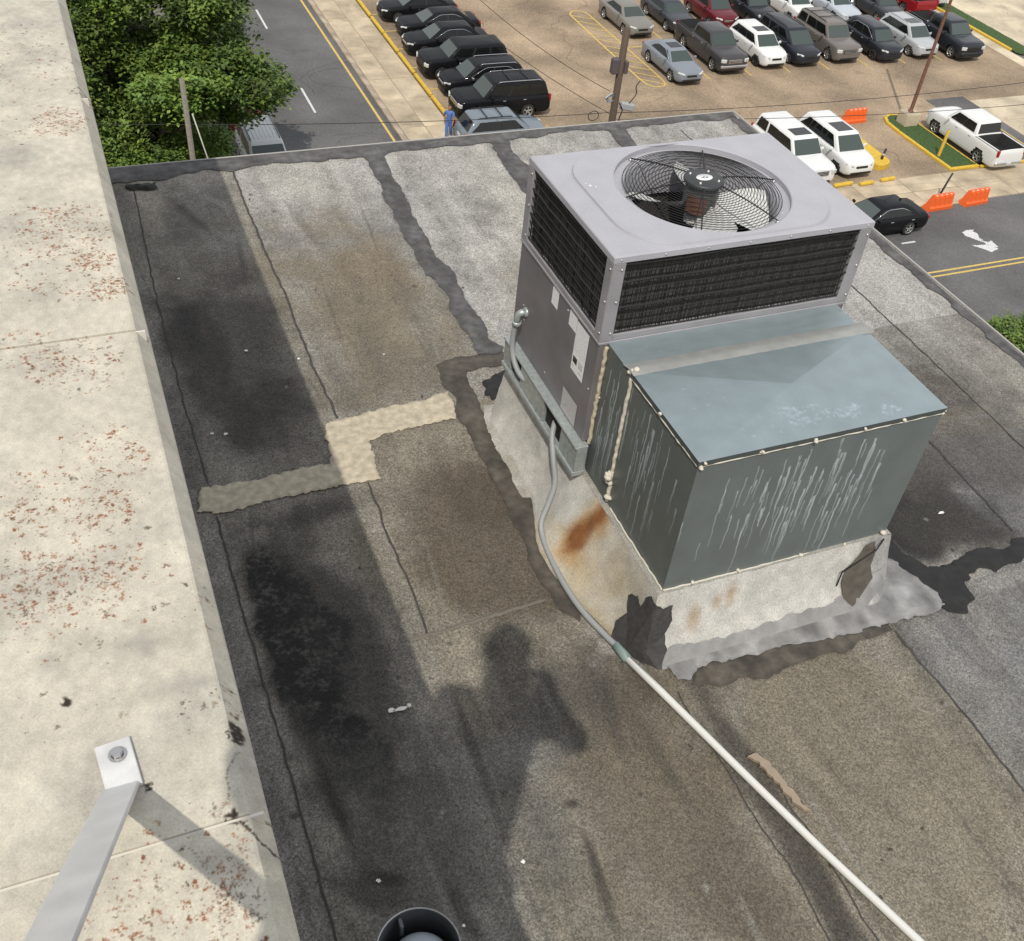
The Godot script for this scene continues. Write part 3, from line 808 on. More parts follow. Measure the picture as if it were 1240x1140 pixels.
	obj("bolt", bolt, mat("bolt_steel", Color(0.42, 0.42, 0.42), 0.35, 0.8), br)
	var e := Vector3(0.0, 0.0065, 0.032) + d * 0.885
	obj("post", bx(e.x - 0.025, e.x + 0.025, 0.001, e.y + 0.12, e.z + 0.004, e.z + 0.054, 0.003), steel, br)
	var mk := sfc()
	cbox(mk, Vector3(0.027, 0.0009, -0.020), Vector3(0.016, 0.0008, 0.010), 0.0, Basis(Vector3.UP, 0.5))

	# ------------------------------------------------ vent stack at the near edge
	var vt := thing("vent_stack", Vector3(0.49, RY, -1.195), "open round grey sheet metal vent stack standing on the dark roof", "vent")
	var vg := mat("vent_metal", Color(0.115, 0.125, 0.135), 0.5, 0.2, gray_tex("cloud", 512, 0.008, 0.22, 0.05, 0.0, 4), 0.5)
	var vs := sfc(false)
	lathe(vs, [Vector2(0.175, 0.004), Vector2(0.135, 0.012), Vector2(0.128, 0.03), Vector2(0.126, 0.292)], 48)
	obj("collar", vs, vg, vt)
	vs = sfc(false)
	lathe(vs, [Vector2(0.126, 0.292), Vector2(0.1285, 0.297), Vector2(0.1265, 0.301), Vector2(0.1235, 0.297)], 48)
	obj("rim", vs, mat("vent_rim", Color(0.42, 0.43, 0.43), 0.4, 0.5), vt)
	vs = sfc(false)
	lathe(vs, [Vector2(0.1234, 0.296), Vector2(0.1225, 0.05), Vector2(0.0, 0.045)], 48)
	obj("liner", vs, vg, vt)
	vs = sfc(false)
	var dome := []
	for k in 9: dome.append(Vector2(0.098 * sin(PI / 2 * k / 8.0), 0.215 + 0.070 * cos(PI / 2 * k / 8.0)))
	dome.append(Vector2(0.098, 0.06))
	lathe(vs, dome, 36, Transform3D(Basis.IDENTITY, Vector3(0.004, 0, 0.016)))
	obj("inner_cap", vs, mat("vent_cap", Color(0.40, 0.45, 0.50), 0.5, 0.1, gray_tex("cloud", 512, 0.008, 0.6, 0.15, 0.05, 4), 0.3), vt)
	obj("bracket", bx(-0.030, -0.018, 0.22, 0.285, -0.116, -0.085, 0.002), vg, vt)

	# ------------------------------------------------ litter on the roof
	var wd := obj("wood_splinter", flat_poly(ragged(poly([1.95, -1.57, 1.98, -1.58, 2.01, -1.54, 2.03, -1.44, 2.04, -1.36, 2.05, -1.30, 2.03, -1.30, 2.01, -1.37, 1.99, -1.47, 1.98, -1.53]), 0.012, 0.012, 25.0), RY + 0.018, null, 0.014), mat("grey_wood", Color(0.30, 0.245, 0.185), 0.9, 0.0, gray_tex("faint", 512, 0.01, 0.07, 0.05, 0.004, 44), 0.3))
	tag(wd, "splintered pale strip of wood lying on the roof beside the white pipe", "wood strip")
	var white := mat("dropping", Color(0.75, 0.74, 0.71), 0.8)
	var rng := RandomNumberGenerator.new()
	rng.seed = 40
	var marks := sfc()
	for s in [[0.755, -2.20, 0.035, 0.009], [0.72, -2.205, 0.018, 0.012], [0.79, -2.205, 0.012, 0.01], [0.48, -1.57, 0.009, 0.009], [0.97, -1.47, 0.009, 0.008], [0.42, -5.4, 0.01, 0.008], [0.65, -4.62, 0.012, 0.01], [0.9, -4.48, 0.01, 0.008], [0.42, -3.98, 0.012, 0.01], [0.36, -4.0, 0.01, 0.009], [0.33, -1.35, 0.008, 0.006], [3.62, -2.45, 0.02, 0.008], [3.38, -2.12, 0.012, 0.01], [0.7, -1.33, 0.006, 0.006], [1.35, -4.4, 0.006, 0.006]]:
		var pp := PackedVector2Array()
		for k in 14: pp.append(Vector2(s[0] + cos(TAU * k / 14) * s[2] * rng.randf_range(0.5, 1.2), s[1] + sin(TAU * k / 14) * s[3] * rng.randf_range(0.5, 1.2)))
		flat_poly(pp, RY + 0.007, marks)
	var bits := sfc()
	for k in 110:
		var bxx := rng.randf_range(0.1, 4.9); var bzz := rng.randf_range(-6.6, -0.6); var br_ := rng.randf_range(0.004, 0.012)
		var pp := PackedVector2Array()
		var ang := rng.randf() * TAU
		for t in 6: pp.append(Vector2(bxx, bzz) + Vector2(cos(TAU * t / 6) * br_, sin(TAU * t / 6) * br_ * 0.5).rotated(ang) * rng.randf_range(0.6, 1.2))
		flat_poly(pp, RY + 0.0085, bits)
	tag(obj("leaf_litter", bits, mat("dry_leaf", Color(0.060, 0.045, 0.032), 0.9)), "small dark bits of dry leaf scattered over the roof", "litter", "", "stuff")
	tag(obj("droppings", marks, white), "scattered white bird droppings on the roof sheet", "droppings", "", "stuff")

# ---------------------------------------------------------------- the rooftop unit, its curb, its duct, its conduit
func uvq(st: SurfaceTool, a: Vector3, b: Vector3, c: Vector3, d: Vector3) -> void:
	var P := [a, b, c, d]
	var U := [Vector2(0, 1), Vector2(1, 1), Vector2(1, 0), Vector2(0, 0)]
	for k in [0, 2, 1, 0, 3, 2]:
		st.set_uv(U[k])
		st.add_vertex(P[k])

# painted sheet metal with chalky runs: pale blotches with thin tails running down
func drip_texture(w: int, h: int, base: Color, n: int, lo: float, hi: float, sd: int) -> ImageTexture:
	var rng := RandomNumberGenerator.new()
	rng.seed = sd
	var nz := FastNoiseLite.new()
	nz.seed = sd; nz.frequency = 0.01; nz.fractal_octaves = 4
	var d := PackedByteArray()
	d.resize(w * h * 3)
	for j in h:
		for i in w:
			var v := 1.0 + 0.06 * nz.get_noise_2d(i, j * 0.7) + (rng.randf() - 0.5) * 0.05
			var q := (j * w + i) * 3
			d[q] = int(clampf(base.r * v, 0, 1) * 255); d[q + 1] = int(clampf(base.g * v, 0, 1) * 255); d[q + 2] = int(clampf(base.b * v, 0, 1) * 255)
	var im := Image.create_from_data(w, h, false, Image.FORMAT_RGB8, d)
	var chalk := Color(0.72, 0.76, 0.78)
	for k in n:
		var u := lo + (hi - lo) * clampf(0.5 + 0.30 * rng.randfn(), 0.0, 1.0) if rng.randf() < 0.85 else rng.randf()
		var x := u * w
		var y := h * rng.randf_range(0.04, 0.66)
		var len := h * rng.randf_range(0.12, 0.5)
		var big := rng.randf() < 0.55
		if big:
			for t in 9: blot(im, Vector2(x + rng.randf_range(-1.0, 1.0), y + t * 2.4), rng.randf_range(1.6, 3.6) * (1.0 - t * 0.06), chalk, rng.randf_range(0.25, 0.6), rng)
		var tails := 1 + (rng.randi() % 3 if big else 0)
		for t in tails:
			var x2 := x + rng.randf_range(-3, 3)
			var a := rng.randf_range(0.5, 1.0)
			var l2 := len * rng.randf_range(0.5, 1.0)
			var yy := 0.0
			while yy < l2:
				blot(im, Vector2(x2 + sin(yy * 0.05 + k) * 1.6 + sin(yy * 0.17 + k * 2.0) * 0.7, y + yy), 1.25, chalk, a * (1.0 - yy / l2 * 0.5) * (0.7 + 0.3 * rng.randf()), rng)
				yy += 1.0
	for k in 140: blot(im, Vector2(rng.randf() * w, rng.randf() * h), rng.randf_range(0.4, 1.3), Color(0.66, 0.70, 0.72), rng.randf_range(0.3, 0.9), rng)
	return ImageTexture.create_from_image(im)

func lid_texture() -> ImageTexture:
	var rng := RandomNumberGenerator.new()
	rng.seed = 61
	var w := 560; var h := 280
	var nz := FastNoiseLite.new()
	nz.seed = 3; nz.frequency = 0.012; nz.fractal_octaves = 5
	var d := PackedByteArray()
	d.resize(w * h * 3)
	for j in h:
		for i in w:
			var v := 1.0 + 0.05 * nz.get_noise_2d(i, j) + (rng.randf() - 0.5) * 0.04
			var q := (j * w + i) * 3
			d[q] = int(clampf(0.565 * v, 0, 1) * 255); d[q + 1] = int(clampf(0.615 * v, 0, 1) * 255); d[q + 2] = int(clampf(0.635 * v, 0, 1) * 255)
	var im := Image.create_from_data(w, h, false, Image.FORMAT_RGB8, d)
	for c in [[0.47, 0.80, 50, 70], [0.62, 0.84, 36, 50], [0.40, 0.72, 30, 16], [0.78, 0.90, 26, 22], [0.30, 0.80, 60, 10], [0.2, 0.4, 80, 8]]:
		for k in c[3]:
			var a := rng.randf() * TAU
			var r: float = c[2] * sqrt(rng.randf())
			blot(im, Vector2(c[0] * w + cos(a) * r, c[1] * h + sin(a) * r * 0.5), rng.randf_range(1.5, 5.5), Color(0.76, 0.81, 0.84), rng.randf_range(0.10, 0.35), rng)
	for k in 160: blot(im, Vector2(rng.randf() * w, rng.randf() * h), rng.randf_range(0.4, 0.9), Color(0.80, 0.83, 0.84), rng.randf_range(0.2, 0.6), rng)
	return ImageTexture.create_from_image(im)

# a printed sticker: pale paper with lines of print too fine to read and a black block
func sticker_texture(w: int, h: int, lines: int, block: bool, sd: int, paper: Color) -> ImageTexture:
	var im := Image.create(w, h, false, Image.FORMAT_RGB8)
	im.fill(paper)
	var rng := RandomNumberGenerator.new()
	rng.seed = sd
	for k in lines:
		var y := int(6 + (h * (0.62 if block else 0.92) - 8) * k / lines)
		var x := 5
		while x < w - 8:
			var l := rng.randi_range(3, 9)
			im.fill_rect(Rect2i(x, y, mini(l, w - 5 - x), 2), paper.lerp(Color(0.25, 0.25, 0.27), rng.randf_range(0.2, 0.5)))
			x += l + rng.randi_range(1, 4) + (rng.randi_range(5, 18) if rng.randf() < 0.15 else 0)
	if block:
		im.fill_rect(Rect2i(int(w * 0.08), int(h * 0.70), int(w * 0.34), int(h * 0.13)), Color(0.08, 0.08, 0.09))
		im.fill_rect(Rect2i(int(w * 0.12), int(h * 0.74), int(w * 0.22), 2), Color(0.7, 0.7, 0.7))
		for k in 4: im.fill_rect(Rect2i(int(w * 0.55), int(h * (0.70 + 0.035 * k)), int(w * 0.32), 3), Color(0.2, 0.2, 0.22))
		im.fill_rect(Rect2i(int(w * 0.62), int(h * 0.90), int(w * 0.22), 3), Color(0.3, 0.3, 0.32))
		im.fill_rect(Rect2i(int(w * 0.10), int(h * 0.89), int(w * 0.12), 5), Color(0.75, 0.55, 0.55))
	return ImageTexture.create_from_image(im)

func tmat(key: String, t: Texture2D, rough: float, metal := 0.0) -> StandardMaterial3D:
	var m := StandardMaterial3D.new()
	m.albedo_texture = t
	m.roughness = rough
	m.metallic = metal
	m.resource_name = key
	return m

func bead(a: Vector3, b: Vector3, r: float, sd: int, n := 24) -> SurfaceTool:
	var rng := RandomNumberGenerator.new()
	rng.seed = sd
	var st := sfc(false)
	var pts := []
	for k in n + 1: pts.append(a.lerp(b, float(k) / n) + Vector3(rng.randf_range(-1, 1), rng.randf_range(-1, 1), rng.randf_range(-1, 1)) * r * 0.22)
	tube(st, smooth_line(pts, 3), r * 0.72, 8)
	return st

func dab(st: SurfaceTool, at: Vector3, r: float, rng: RandomNumberGenerator) -> void:
	for k in 3:
		var s := r * rng.randf_range(0.5, 1.0)
		var c := at + Vector3(rng.randf_range(-1, 1), rng.randf_range(-0.5, 0.5), rng.randf_range(-1, 1)) * r * 0.7
		lathe(st, [Vector2(0, s * 0.7), Vector2(s * 0.6, s * 0.45), Vector2(s, 0), Vector2(s * 0.6, -s * 0.45), Vector2(0, -s * 0.6)], 7, Transform3D(Basis(Vector3(rng.randf(), 1, rng.randf()).normalized(), rng.randf() * 6.0), c))

# where the flashing on the curb's left side meets the roof: it is dressed out further towards the back
func side_x(z: float) -> float:
	return 1.765 - 0.115 * smoothstep(-2.15, -2.72, z) + 0.10 * smoothstep(-2.78, -3.2, z)

func curb_at(lo: Array, hi: Array, k: int, s: float, t: float) -> Vector3:
	var low: Vector3 = lo[k].lerp(lo[(k + 1) % 4], s)
	if k == 3: low.x = side_x(low.z)
	var v: Vector3 = low.lerp(hi[k].lerp(hi[(k + 1) % 4], s), t)
	var outw: Vector3 = [Vector3(0, 0, 1), Vector3(1, 0, 0), Vector3(0, 0, -1), Vector3(-1, 0, 0)][k]
	var cove := 0.05 * pow(1.0 - t, 4.0) * smoothstep(0.0, 0.06, s) * smoothstep(0.0, 0.06, 1.0 - s)
	return v + outw * (cove + 0.006 * warp.get_noise_2d(v.x * 4.0 + v.y * 3.0, v.z * 4.0))

func rooftop_unit() -> void:
	var x0 := 1.785; var x1 := 2.985; var z0 := -3.745; var z1 := -2.919
	var yt := CY - 2.010; var yc := CY - 2.403; var yb := CY - 2.928
	var ctop := CY - 3.102
	# curb
	var flash := mat("white_flashing", Color(0.6, 0.6, 0.6), 0.9, 0.0, gray_tex("flash_fine", 512, 0.02, 0.25, 0.34, 0.03, 17), 0.9)
	flash.vertex_color_use_as_albedo = true
	flash.albedo_color = Color.WHITE
	var curb := thing("roof_curb", Vector3(2.38, RY, -2.95), "raised pale curb with rust stained flashing under the air conditioner and duct", "curb")
	var lo := [Vector3(1.765, RY + 0.004, -2.098), Vector3(3.0, RY + 0.004, -2.098), Vector3(3.0, RY + 0.004, -3.80), Vector3(1.752, RY + 0.004, -3.80)]
	var hi := [Vector3(1.802, ctop, -2.168), Vector3(2.952, ctop, -2.168), Vector3(2.952, ctop, -3.76), Vector3(1.802, ctop, -3.76)]
	for k in 4:
		var st := SurfaceTool.new()
		st.begin(Mesh.PRIMITIVE_TRIANGLES)
		var a: Vector3 = lo[k]; var b: Vector3 = lo[(k + 1) % 4]; var c: Vector3 = hi[(k + 1) % 4]; var d: Vector3 = hi[k]
		var nu := 60; var nv := 16
		for j in nv + 1:
			for i in nu + 1:
				var v := curb_at(lo, hi, k, float(i) / nu, float(j) / nv)
				var q := v
				st.set_color(flashing_tint(v))
				st.add_vertex(q - curb.position)
		for j in nv:
			for i in nu:
				var n := j * (nu + 1) + i
				for t in [n, n + nu + 2, n + 1, n, n + nu + 1, n + nu + 2]: st.add_index(t)
		obj("flashing_side", st, flash, curb)
	var ct := sfc()
	ct.set_color(Color(0.5, 0.49, 0.45))
	quad(ct, hi[0] - curb.position, hi[1] - curb.position, hi[2] - curb.position, hi[3] - curb.position)
	obj("curb_top", ct, flash, curb)
	# the same flashing lying on the roof round the curb
	var skirt := v_coat(ragged(poly([1.80, -3.84, 1.90, -3.9, 1.98, -3.93, 3.1, -3.95, 3.1, -2.05, 2.88, -2.06, 2.4, -2.07, 1.98, -2.09, 1.80, -2.12, 1.78, -2.29, 1.77, -2.45, 1.71, -2.60, 1.655, -2.60, 1.66, -2.79, 1.64, -2.87, 1.67, -3.02, 1.72, -3.12, 1.66, -3.14, 1.65, -3.26, 1.67, -3.38, 1.66, -3.61, 1.72, -3.84]), 0.016, 0.012, 7.0), RY + 0.006, 0.003, 0.003, 0.025, 9.0, flashing_tint)
	skirt.generate_normals()
	var sk := MeshInstance3D.new()
	sk.mesh = skirt.commit()
	sk.material_override = flash
	add_named("flashing_apron", sk, curb)
	sk.position = -curb.position
	var tar_b := mat("black_tar")
	var tar := mat("old_tar")
	var cp := coat(ragged(poly([1.80, -2.40, 1.86, -2.47, 1.74, -2.44, 1.72, -2.38, 1.74, -2.30, 1.72, -2.24, 1.75, -2.18, 1.80, -2.11, 1.88, -2.09, 1.93, -2.10, 1.95, -2.135, 1.86, -2.135, 1.80, -2.16]), 0.02, 0.012, 20.0), RY + 0.011, 0.006, 0.01, 0.02, 14.0)
	var o := obj("tar_patch", cp, tar, curb)
	o.position = -curb.position
	# torn black mastic hung over the corner of the curb
	var hang := sfc()
	var L := func(u: float, v: float) -> Vector3:   # u along the left side from the near corner, v from the roof up
		if u >= 0: return curb_at(lo, hi, 3, 1.0 - u / 1.70, v / 0.35) + Vector3(-0.006, 0.004, 0)
		return curb_at(lo, hi, 0, -u / 1.235, v / 0.35) + Vector3(0, 0.004, 0.006)
	for q in [ragged(poly([0.0, 0.0, 0.16, 0.0, 0.19, 0.06, 0.155, 0.12, 0.19, 0.19, 0.13, 0.235, 0.09, 0.21, 0.07, 0.275, 0.03, 0.32, 0.0, 0.30]), 0.010, 0.012, 16.0), ragged(poly([0.0, 0.0, 0.0, 0.30, -0.04, 0.27, -0.085, 0.275, -0.097, 0.2, -0.07, 0.14, -0.085, 0.07, -0.06, 0.0]), 0.009, 0.012, 16.0)]:
		var idx := Geometry2D.triangulate_polygon(q)
		for i in range(0, idx.size(), 3):
			face(hang, [L.call(q[idx[i]].x, q[idx[i]].y), L.call(q[idx[i + 1]].x, q[idx[i + 1]].y), L.call(q[idx[i + 2]].x, q[idx[i + 2]].y)], Vector3(2.4, 20.5, -2.9))
	o = obj("tar_patch", hang, mat("peeling_tar", Color(0.052, 0.05, 0.05), 0.6, 0.0, gray_tex("tar", 512, 0.02, 0.55, 0.22, 0.02, 3), 0.3), curb)
	o.position = -curb.position
	o = obj("tar_patch", coat(ragged(poly([1.79, -4.03, 1.89, -4.08, 1.95, -4.09, 1.98, -4.04, 1.96, -3.97, 1.90, -3.92, 1.85, -3.88, 1.79, -3.87, 1.76, -3.92]), 0.02, 0.015, 18.0), RY + 0.012, 0.006, 0.008, 0.02, 14.0), tar_b, curb)
	o.position = -curb.position
	# silver coating brushed up onto the foot of the curb
	hang = sfc()
	var q3 := ragged(poly([-0.03, 0.0, -0.03, 0.05, -0.12, 0.075, -0.3, 0.055, -0.5, 0.05, -0.7, 0.07, -0.9, 0.06, -1.02, 0.10, -1.10, 0.17, -1.2, 0.16, -1.23, 0.0]), 0.016, 0.014, 12.0)
	var i3 := Geometry2D.triangulate_polygon(q3)
	hang.set_color(Color(0.85, 0.85, 0.85))
	for i in range(0, i3.size(), 3):
		face(hang, [L.call(q3[i3[i]].x, q3[i3[i]].y) - Vector3(0, 0, 0.003), L.call(q3[i3[i + 1]].x, q3[i3[i + 1]].y) - Vector3(0, 0, 0.003), L.call(q3[i3[i + 2]].x, q3[i3[i + 2]].y) - Vector3(0, 0, 0.003)], Vector3(2.4, 20.5, -2.9))
	o = obj("aluminium_coat", hang, mat("weathered_aluminium_coat"), curb)
	o.position = -curb.position
	hang = sfc()
	var q2 := ragged(poly([-0.985, 0.07, -0.97, 0.15, -1.0, 0.22, -1.05, 0.27, -1.09, 0.325, -1.14, 0.335, -1.15, 0.28, -1.13, 0.2, -1.15, 0.12, -1.11, 0.05, -1.03, 0.03]), 0.009, 0.012, 16.0)
	var ix := Geometry2D.triangulate_polygon(q2)
	for i in range(0, ix.size(), 3):
		face(hang, [L.call(q2[ix[i]].x, q2[ix[i]].y), L.call(q2[ix[i + 1]].x, q2[ix[i + 1]].y), L.call(q2[ix[i + 2]].x, q2[ix[i + 2]].y)], Vector3(2.4, 20.5, -2.9))
	o = obj("tar_patch", hang, mat("brown_tar"), curb)
	o.position = -curb.position

	# ------------------------------------------------ the packaged unit
	var U := Vector3((x0 + x1) / 2, ctop, (z0 + z1) / 2)
	var un := thing("air_conditioner", U, "large grey packaged rooftop air conditioner with round fan guard on top", "air conditioner")
	var grey := mat("unit_paint", Color(0.298, 0.293, 0.312), 0.42, 0.1, gray_tex("cloud", 512, 0.008, 0.22, 0.05, 0.0, 4), 1.2)
	var greyd := mat("panel_paint", Color(0.185, 0.175, 0.185), 0.45, 0.1, gray_tex("cloud", 512, 0.008, 0.22, 0.05, 0.0, 4), 1.2)
	var capm := mat("cap_paint", Color(0.385, 0.384, 0.42), 0.45, 0.0, gray_tex("faint", 512, 0.01, 0.07, 0.05, 0.004, 44), 0.9)
	var fc := Vector3(2.405, yt, -3.345)
	# cap: pressed sheet with a raised pan, round opening, folded rim
	var N := 96
	var cap := sfc()
	var rect := func(hx: float, hz: float, rad: float, y: float) -> Array:
		var out := []
		var mid := Vector3((x0 + x1) / 2, 0, (z0 + z1) / 2)
		for k in N:
			var a := TAU * k / N
			var d := Vector2(cos(a), sin(a))
			var t := minf(hx / maxf(absf(d.x), 1e-6), hz / maxf(absf(d.y), 1e-6))
			var p := d * t
			if rad > 0:
				var c := Vector2(hx - rad, hz - rad)
				if absf(p.x) > c.x and absf(p.y) > c.y:
					var cc := Vector2(signf(p.x) * c.x, signf(p.y) * c.y)
					var bq := d.dot(cc)
					p = d * (bq + sqrt(maxf(bq * bq - cc.length_squared() + rad * rad, 0)))
			out.append(Vector3(mid.x + p.x, y, mid.z + p.y))
		if rad <= 0:
			for s in [[1, 1], [-1, 1], [-1, -1], [1, -1]]:
				var best := 0; var bd := 9.0
				for k in N:
					var e: float = (out[k] - Vector3(mid.x + hx * s[0], y, mid.z + hz * s[1])).length()
					if e < bd: bd = e; best = k
				out[best] = Vector3(mid.x + hx * s[0], y, mid.z + hz * s[1])
		return out
	var circ := func(r: float, y: float) -> Array:
		var out := []
		for k in N: out.append(Vector3(fc.x + r * cos(TAU * k / N), y, fc.z + r * sin(TAU * k / N)))
		return out
	var hx := (x1 - x0) / 2; var hz := (z1 - z0) / 2
	var loops := [circ.call(0.374, yt - 0.022), circ.call(0.374, yt + 0.001), circ.call(0.379, yt + 0.004), rect.call(hx - 0.110, hz - 0.030, 0.22, yt + 0.005), rect.call(hx - 0.107, hz - 0.027, 0.22, yt - 0.003), rect.call(hx - 0.099, hz - 0.021, 0.22, yt), rect.call(hx - 0.003, hz - 0.003, 0, yt), rect.call(hx + 0.001, hz + 0.001, 0, yt - 0.004), rect.call(hx + 0.001, hz + 0.001, 0, yt - 0.028)]
	for i in loops.size() - 1:
		for k in N:
			var l := (k + 1) % N
			quad(cap, loops[i][k] - U, loops[i + 1][k] - U, loops[i + 1][l] - U, loops[i][l] - U)
	obj("cap", cap, capm, un)
	for k in 7:
		var scw := sfc(false)
		lathe(scw, [Vector2(0, 0.004), Vector2(0.0035, 0.0034), Vector2(0.0045, 0.0)], 7, Transform3D(Basis(Quaternion(Vector3.UP, Vector3.BACK)), Vector3(lerpf(x0 + 0.03, x1 - 0.03, k / 6.0), yt - 0.015, z1 + 0.001) - U))
		obj("screw", scw, mat("screw_steel", Color(0.5, 0.5, 0.5), 0.35, 0.7), un)
	var spl := sfc()
	for q in [[1.925, -3.44, 0.008], [1.945, -3.425, 0.005], [1.915, -3.46, 0.004], [2.62, -3.06, 0.003]]:
		var pp := PackedVector2Array()
		for k in 9: pp.append(Vector2(q[0] - U.x + cos(TAU * k / 9) * q[2] * (0.7 + 0.4 * sin(k * 2.4)), q[1] - U.z + sin(TAU * k / 9) * q[2]))
		flat_poly(pp, yt + 0.0065 - U.y, spl)
	obj("dropping", spl, mat("dropping"), un).set_meta("kind", "stuff")
	var bell := sfc(false)
	lathe(bell, [Vector2(0.3738, -0.0215), Vector2(0.340, -0.024), Vector2(0.330, -0.028), Vector2(0.324, -0.045), Vector2(0.322, -0.20)], 72, Transform3D(Basis.IDENTITY, fc - U))
	obj("fan_orifice", bell, capm, un)
	var dark := mat("inside_dark", Color(0.012, 0.012, 0.013), 0.8)
	obj("interior", bx(x0 + 0.05 - U.x, x1 - 0.05 - U.x, yc - U.y, yc + 0.03 - U.y, z0 + 0.05 - U.z, z1 - 0.05 - U.z), dark, un)
	# fan guard
	var wire := mat("black_wire", Color(0.010, 0.010, 0.0105), 0.6, 0.0)
	var domy := func(r: float) -> float: return yt - 0.014 + 0.045 * (1.0 - pow(r / 0.357, 2.0))
	for k in 19:
		var r := 0.095 + (0.338 - 0.095) * k / 18.0
		var st := sfc(false)
		var pts := []
		for t in 49: pts.append(Vector3(fc.x + r * cos(TAU * t / 48), domy.call(r), fc.z + r * sin(TAU * t / 48)) - U)
		tube(st, pts, 0.0016, 5, -1.0, false)
		obj("guard_ring", st, wire, un)
	for k in 6:
		var a := TAU * k / 6.0
		var st := sfc(false)
		var pts := []
		for t in 8:
			var r := lerpf(0.06, 0.360, t / 7.0)
			pts.append(Vector3(fc.x + r * cos(a), domy.call(r) + 0.004, fc.z + r * sin(a)) - U)
		tube(st, pts, 0.0032, 6)
		var sp := obj("guard_spoke", st, wire, un)
		var sc := sfc(false)
		lathe(sc, [Vector2(0, 0.012), Vector2(0.006, 0.011), Vector2(0.009, 0.004), Vector2(0.009, 0)], 8, Transform3D(Basis.IDENTITY, Vector3(fc.x + 0.360 * cos(a), yt - 0.022, fc.z + 0.360 * sin(a)) - U))
		obj("screw", sc, mat("screw_steel", Color(0.5, 0.5, 0.5), 0.35, 0.7), sp)
	var tf := Transform3D(Basis.IDENTITY, fc - U)
	var disc := sfc(false)
	lathe(disc, [Vector2(0, 0.040), Vector2(0.082, 0.038), Vector2(0.086, 0.034), Vector2(0.086, 0.024)], 40, tf)
	var pm := obj("motor_plate", disc, mat("plate_black", Color(0.045, 0.048, 0.052), 0.45, 0.2), un)
	var em := sfc(false)
	var oval := Transform3D(Basis(Vector3.UP, 0.1).scaled(Vector3(1.25, 1, 0.85)), fc - U)
	lathe(em, [Vector2(0, 0.0425), Vector2(0.029, 0.0422), Vector2(0.030, 0.040)], 32, oval)
	obj("emblem", em, mat("emblem_white", Color(0.72, 0.73, 0.74), 0.4), pm)
	var em2 := sfc()
	for s in [[-0.012, 0.004, 0.012, 0.004, -0.5], [-0.002, -0.002, 0.014, 0.004, 0.9], [0.010, 0.003, 0.012, 0.004, -0.9], [0.002, 0.009, 0.02, 0.003, 0.1]]:
		cbox(em2, fc - U + Vector3(s[0], 0.0428, s[1]), Vector3(s[2], 0.001, s[3]), 0, Basis(Vector3.UP, s[4]))
	obj("emblem_mark", em2, mat("emblem_ink", Color(0.08, 0.10, 0.12), 0.5), pm)
	for k in 4:
		var a := TAU * (k + 0.5) / 4.0
		var st := sfc(false)
		lathe(st, [Vector2(0, 0.046), Vector2(0.005, 0.045), Vector2(0.0065, 0.038)], 6, Transform3D(Basis.IDENTITY, fc - U + Vector3(cos(a) * 0.062, 0, sin(a) * 0.062)))
		obj("bolt", st, mat("screw_steel"), pm)
	var mo := sfc(false)
	lathe(mo, [Vector2(0.0, 0.02), Vector2(0.066, 0.02), Vector2(0.072, 0.0), Vector2(0.072, -0.105), Vector2(0.05, -0.120), Vector2(0.0, -0.125)], 32, tf)
	var motor := obj("motor", mo, mat("motor_grey", Color(0.12, 0.125, 0.125), 0.45, 0.3), un)
	mo = sfc(false)
	for k in 9:
		var a := 1.75 + 0.13 * k
		quad(mo, fc - U + Vector3(cos(a) * 0.0735, -0.095, sin(a) * 0.0735), fc - U + Vector3(cos(a) * 0.0735, -0.02, sin(a) * 0.0735), fc - U + Vector3(cos(a + 0.13) * 0.0735, -0.02, sin(a + 0.13) * 0.0735), fc - U + Vector3(cos(a + 0.13) * 0.0735, -0.095, sin(a + 0.13) * 0.0735))
	obj("rating_plate", mo, mat("rusty_plate", Color(0.16, 0.06, 0.035), 0.7), motor)
	mo = sfc(false)
	lathe(mo, [Vector2(0.0, -0.125), Vector2(0.045, -0.127), Vector2(0.05, -0.135), Vector2(0.05, -0.16), Vector2(0, -0.162)], 24, tf)
	obj("hub", mo, mat("blade_metal", Color(0.62, 0.63, 0.62), 0.45, 0.0), un)
	for k in 4:
		var a0 := deg_to_rad([10.0, 97.0, 198.0, 286.0][k])
		var st := sfc(false)
		var nr := 8; var na := 10
		var G := func(i: int, j: int) -> Vector3:
			var r := lerpf(0.045, 0.308, float(i) / nr)
			var half := lerpf(0.36, 0.50, float(i) / nr)
			var edge := 1.0 - 0.30 * pow(float(i) / nr, 6.0)
			var s := lerpf(-1, 1, float(j) / na)
			var a := a0 + s * half * edge + 0.25 * float(i) / nr
			return fc - U + Vector3(r * cos(a), -0.100 - 0.042 * s * (0.6 + 0.5 * r / 0.325) + 0.012 * s * s, r * sin(a))
		for i in nr:
			for j in na: quad(st, G.call(i, j), G.call(i, j + 1), G.call(i + 1, j + 1), G.call(i + 1, j))
		obj("fan_blade", st, mat("blade_metal"), un)
	# posts, coil faces
	var pw := 0.058
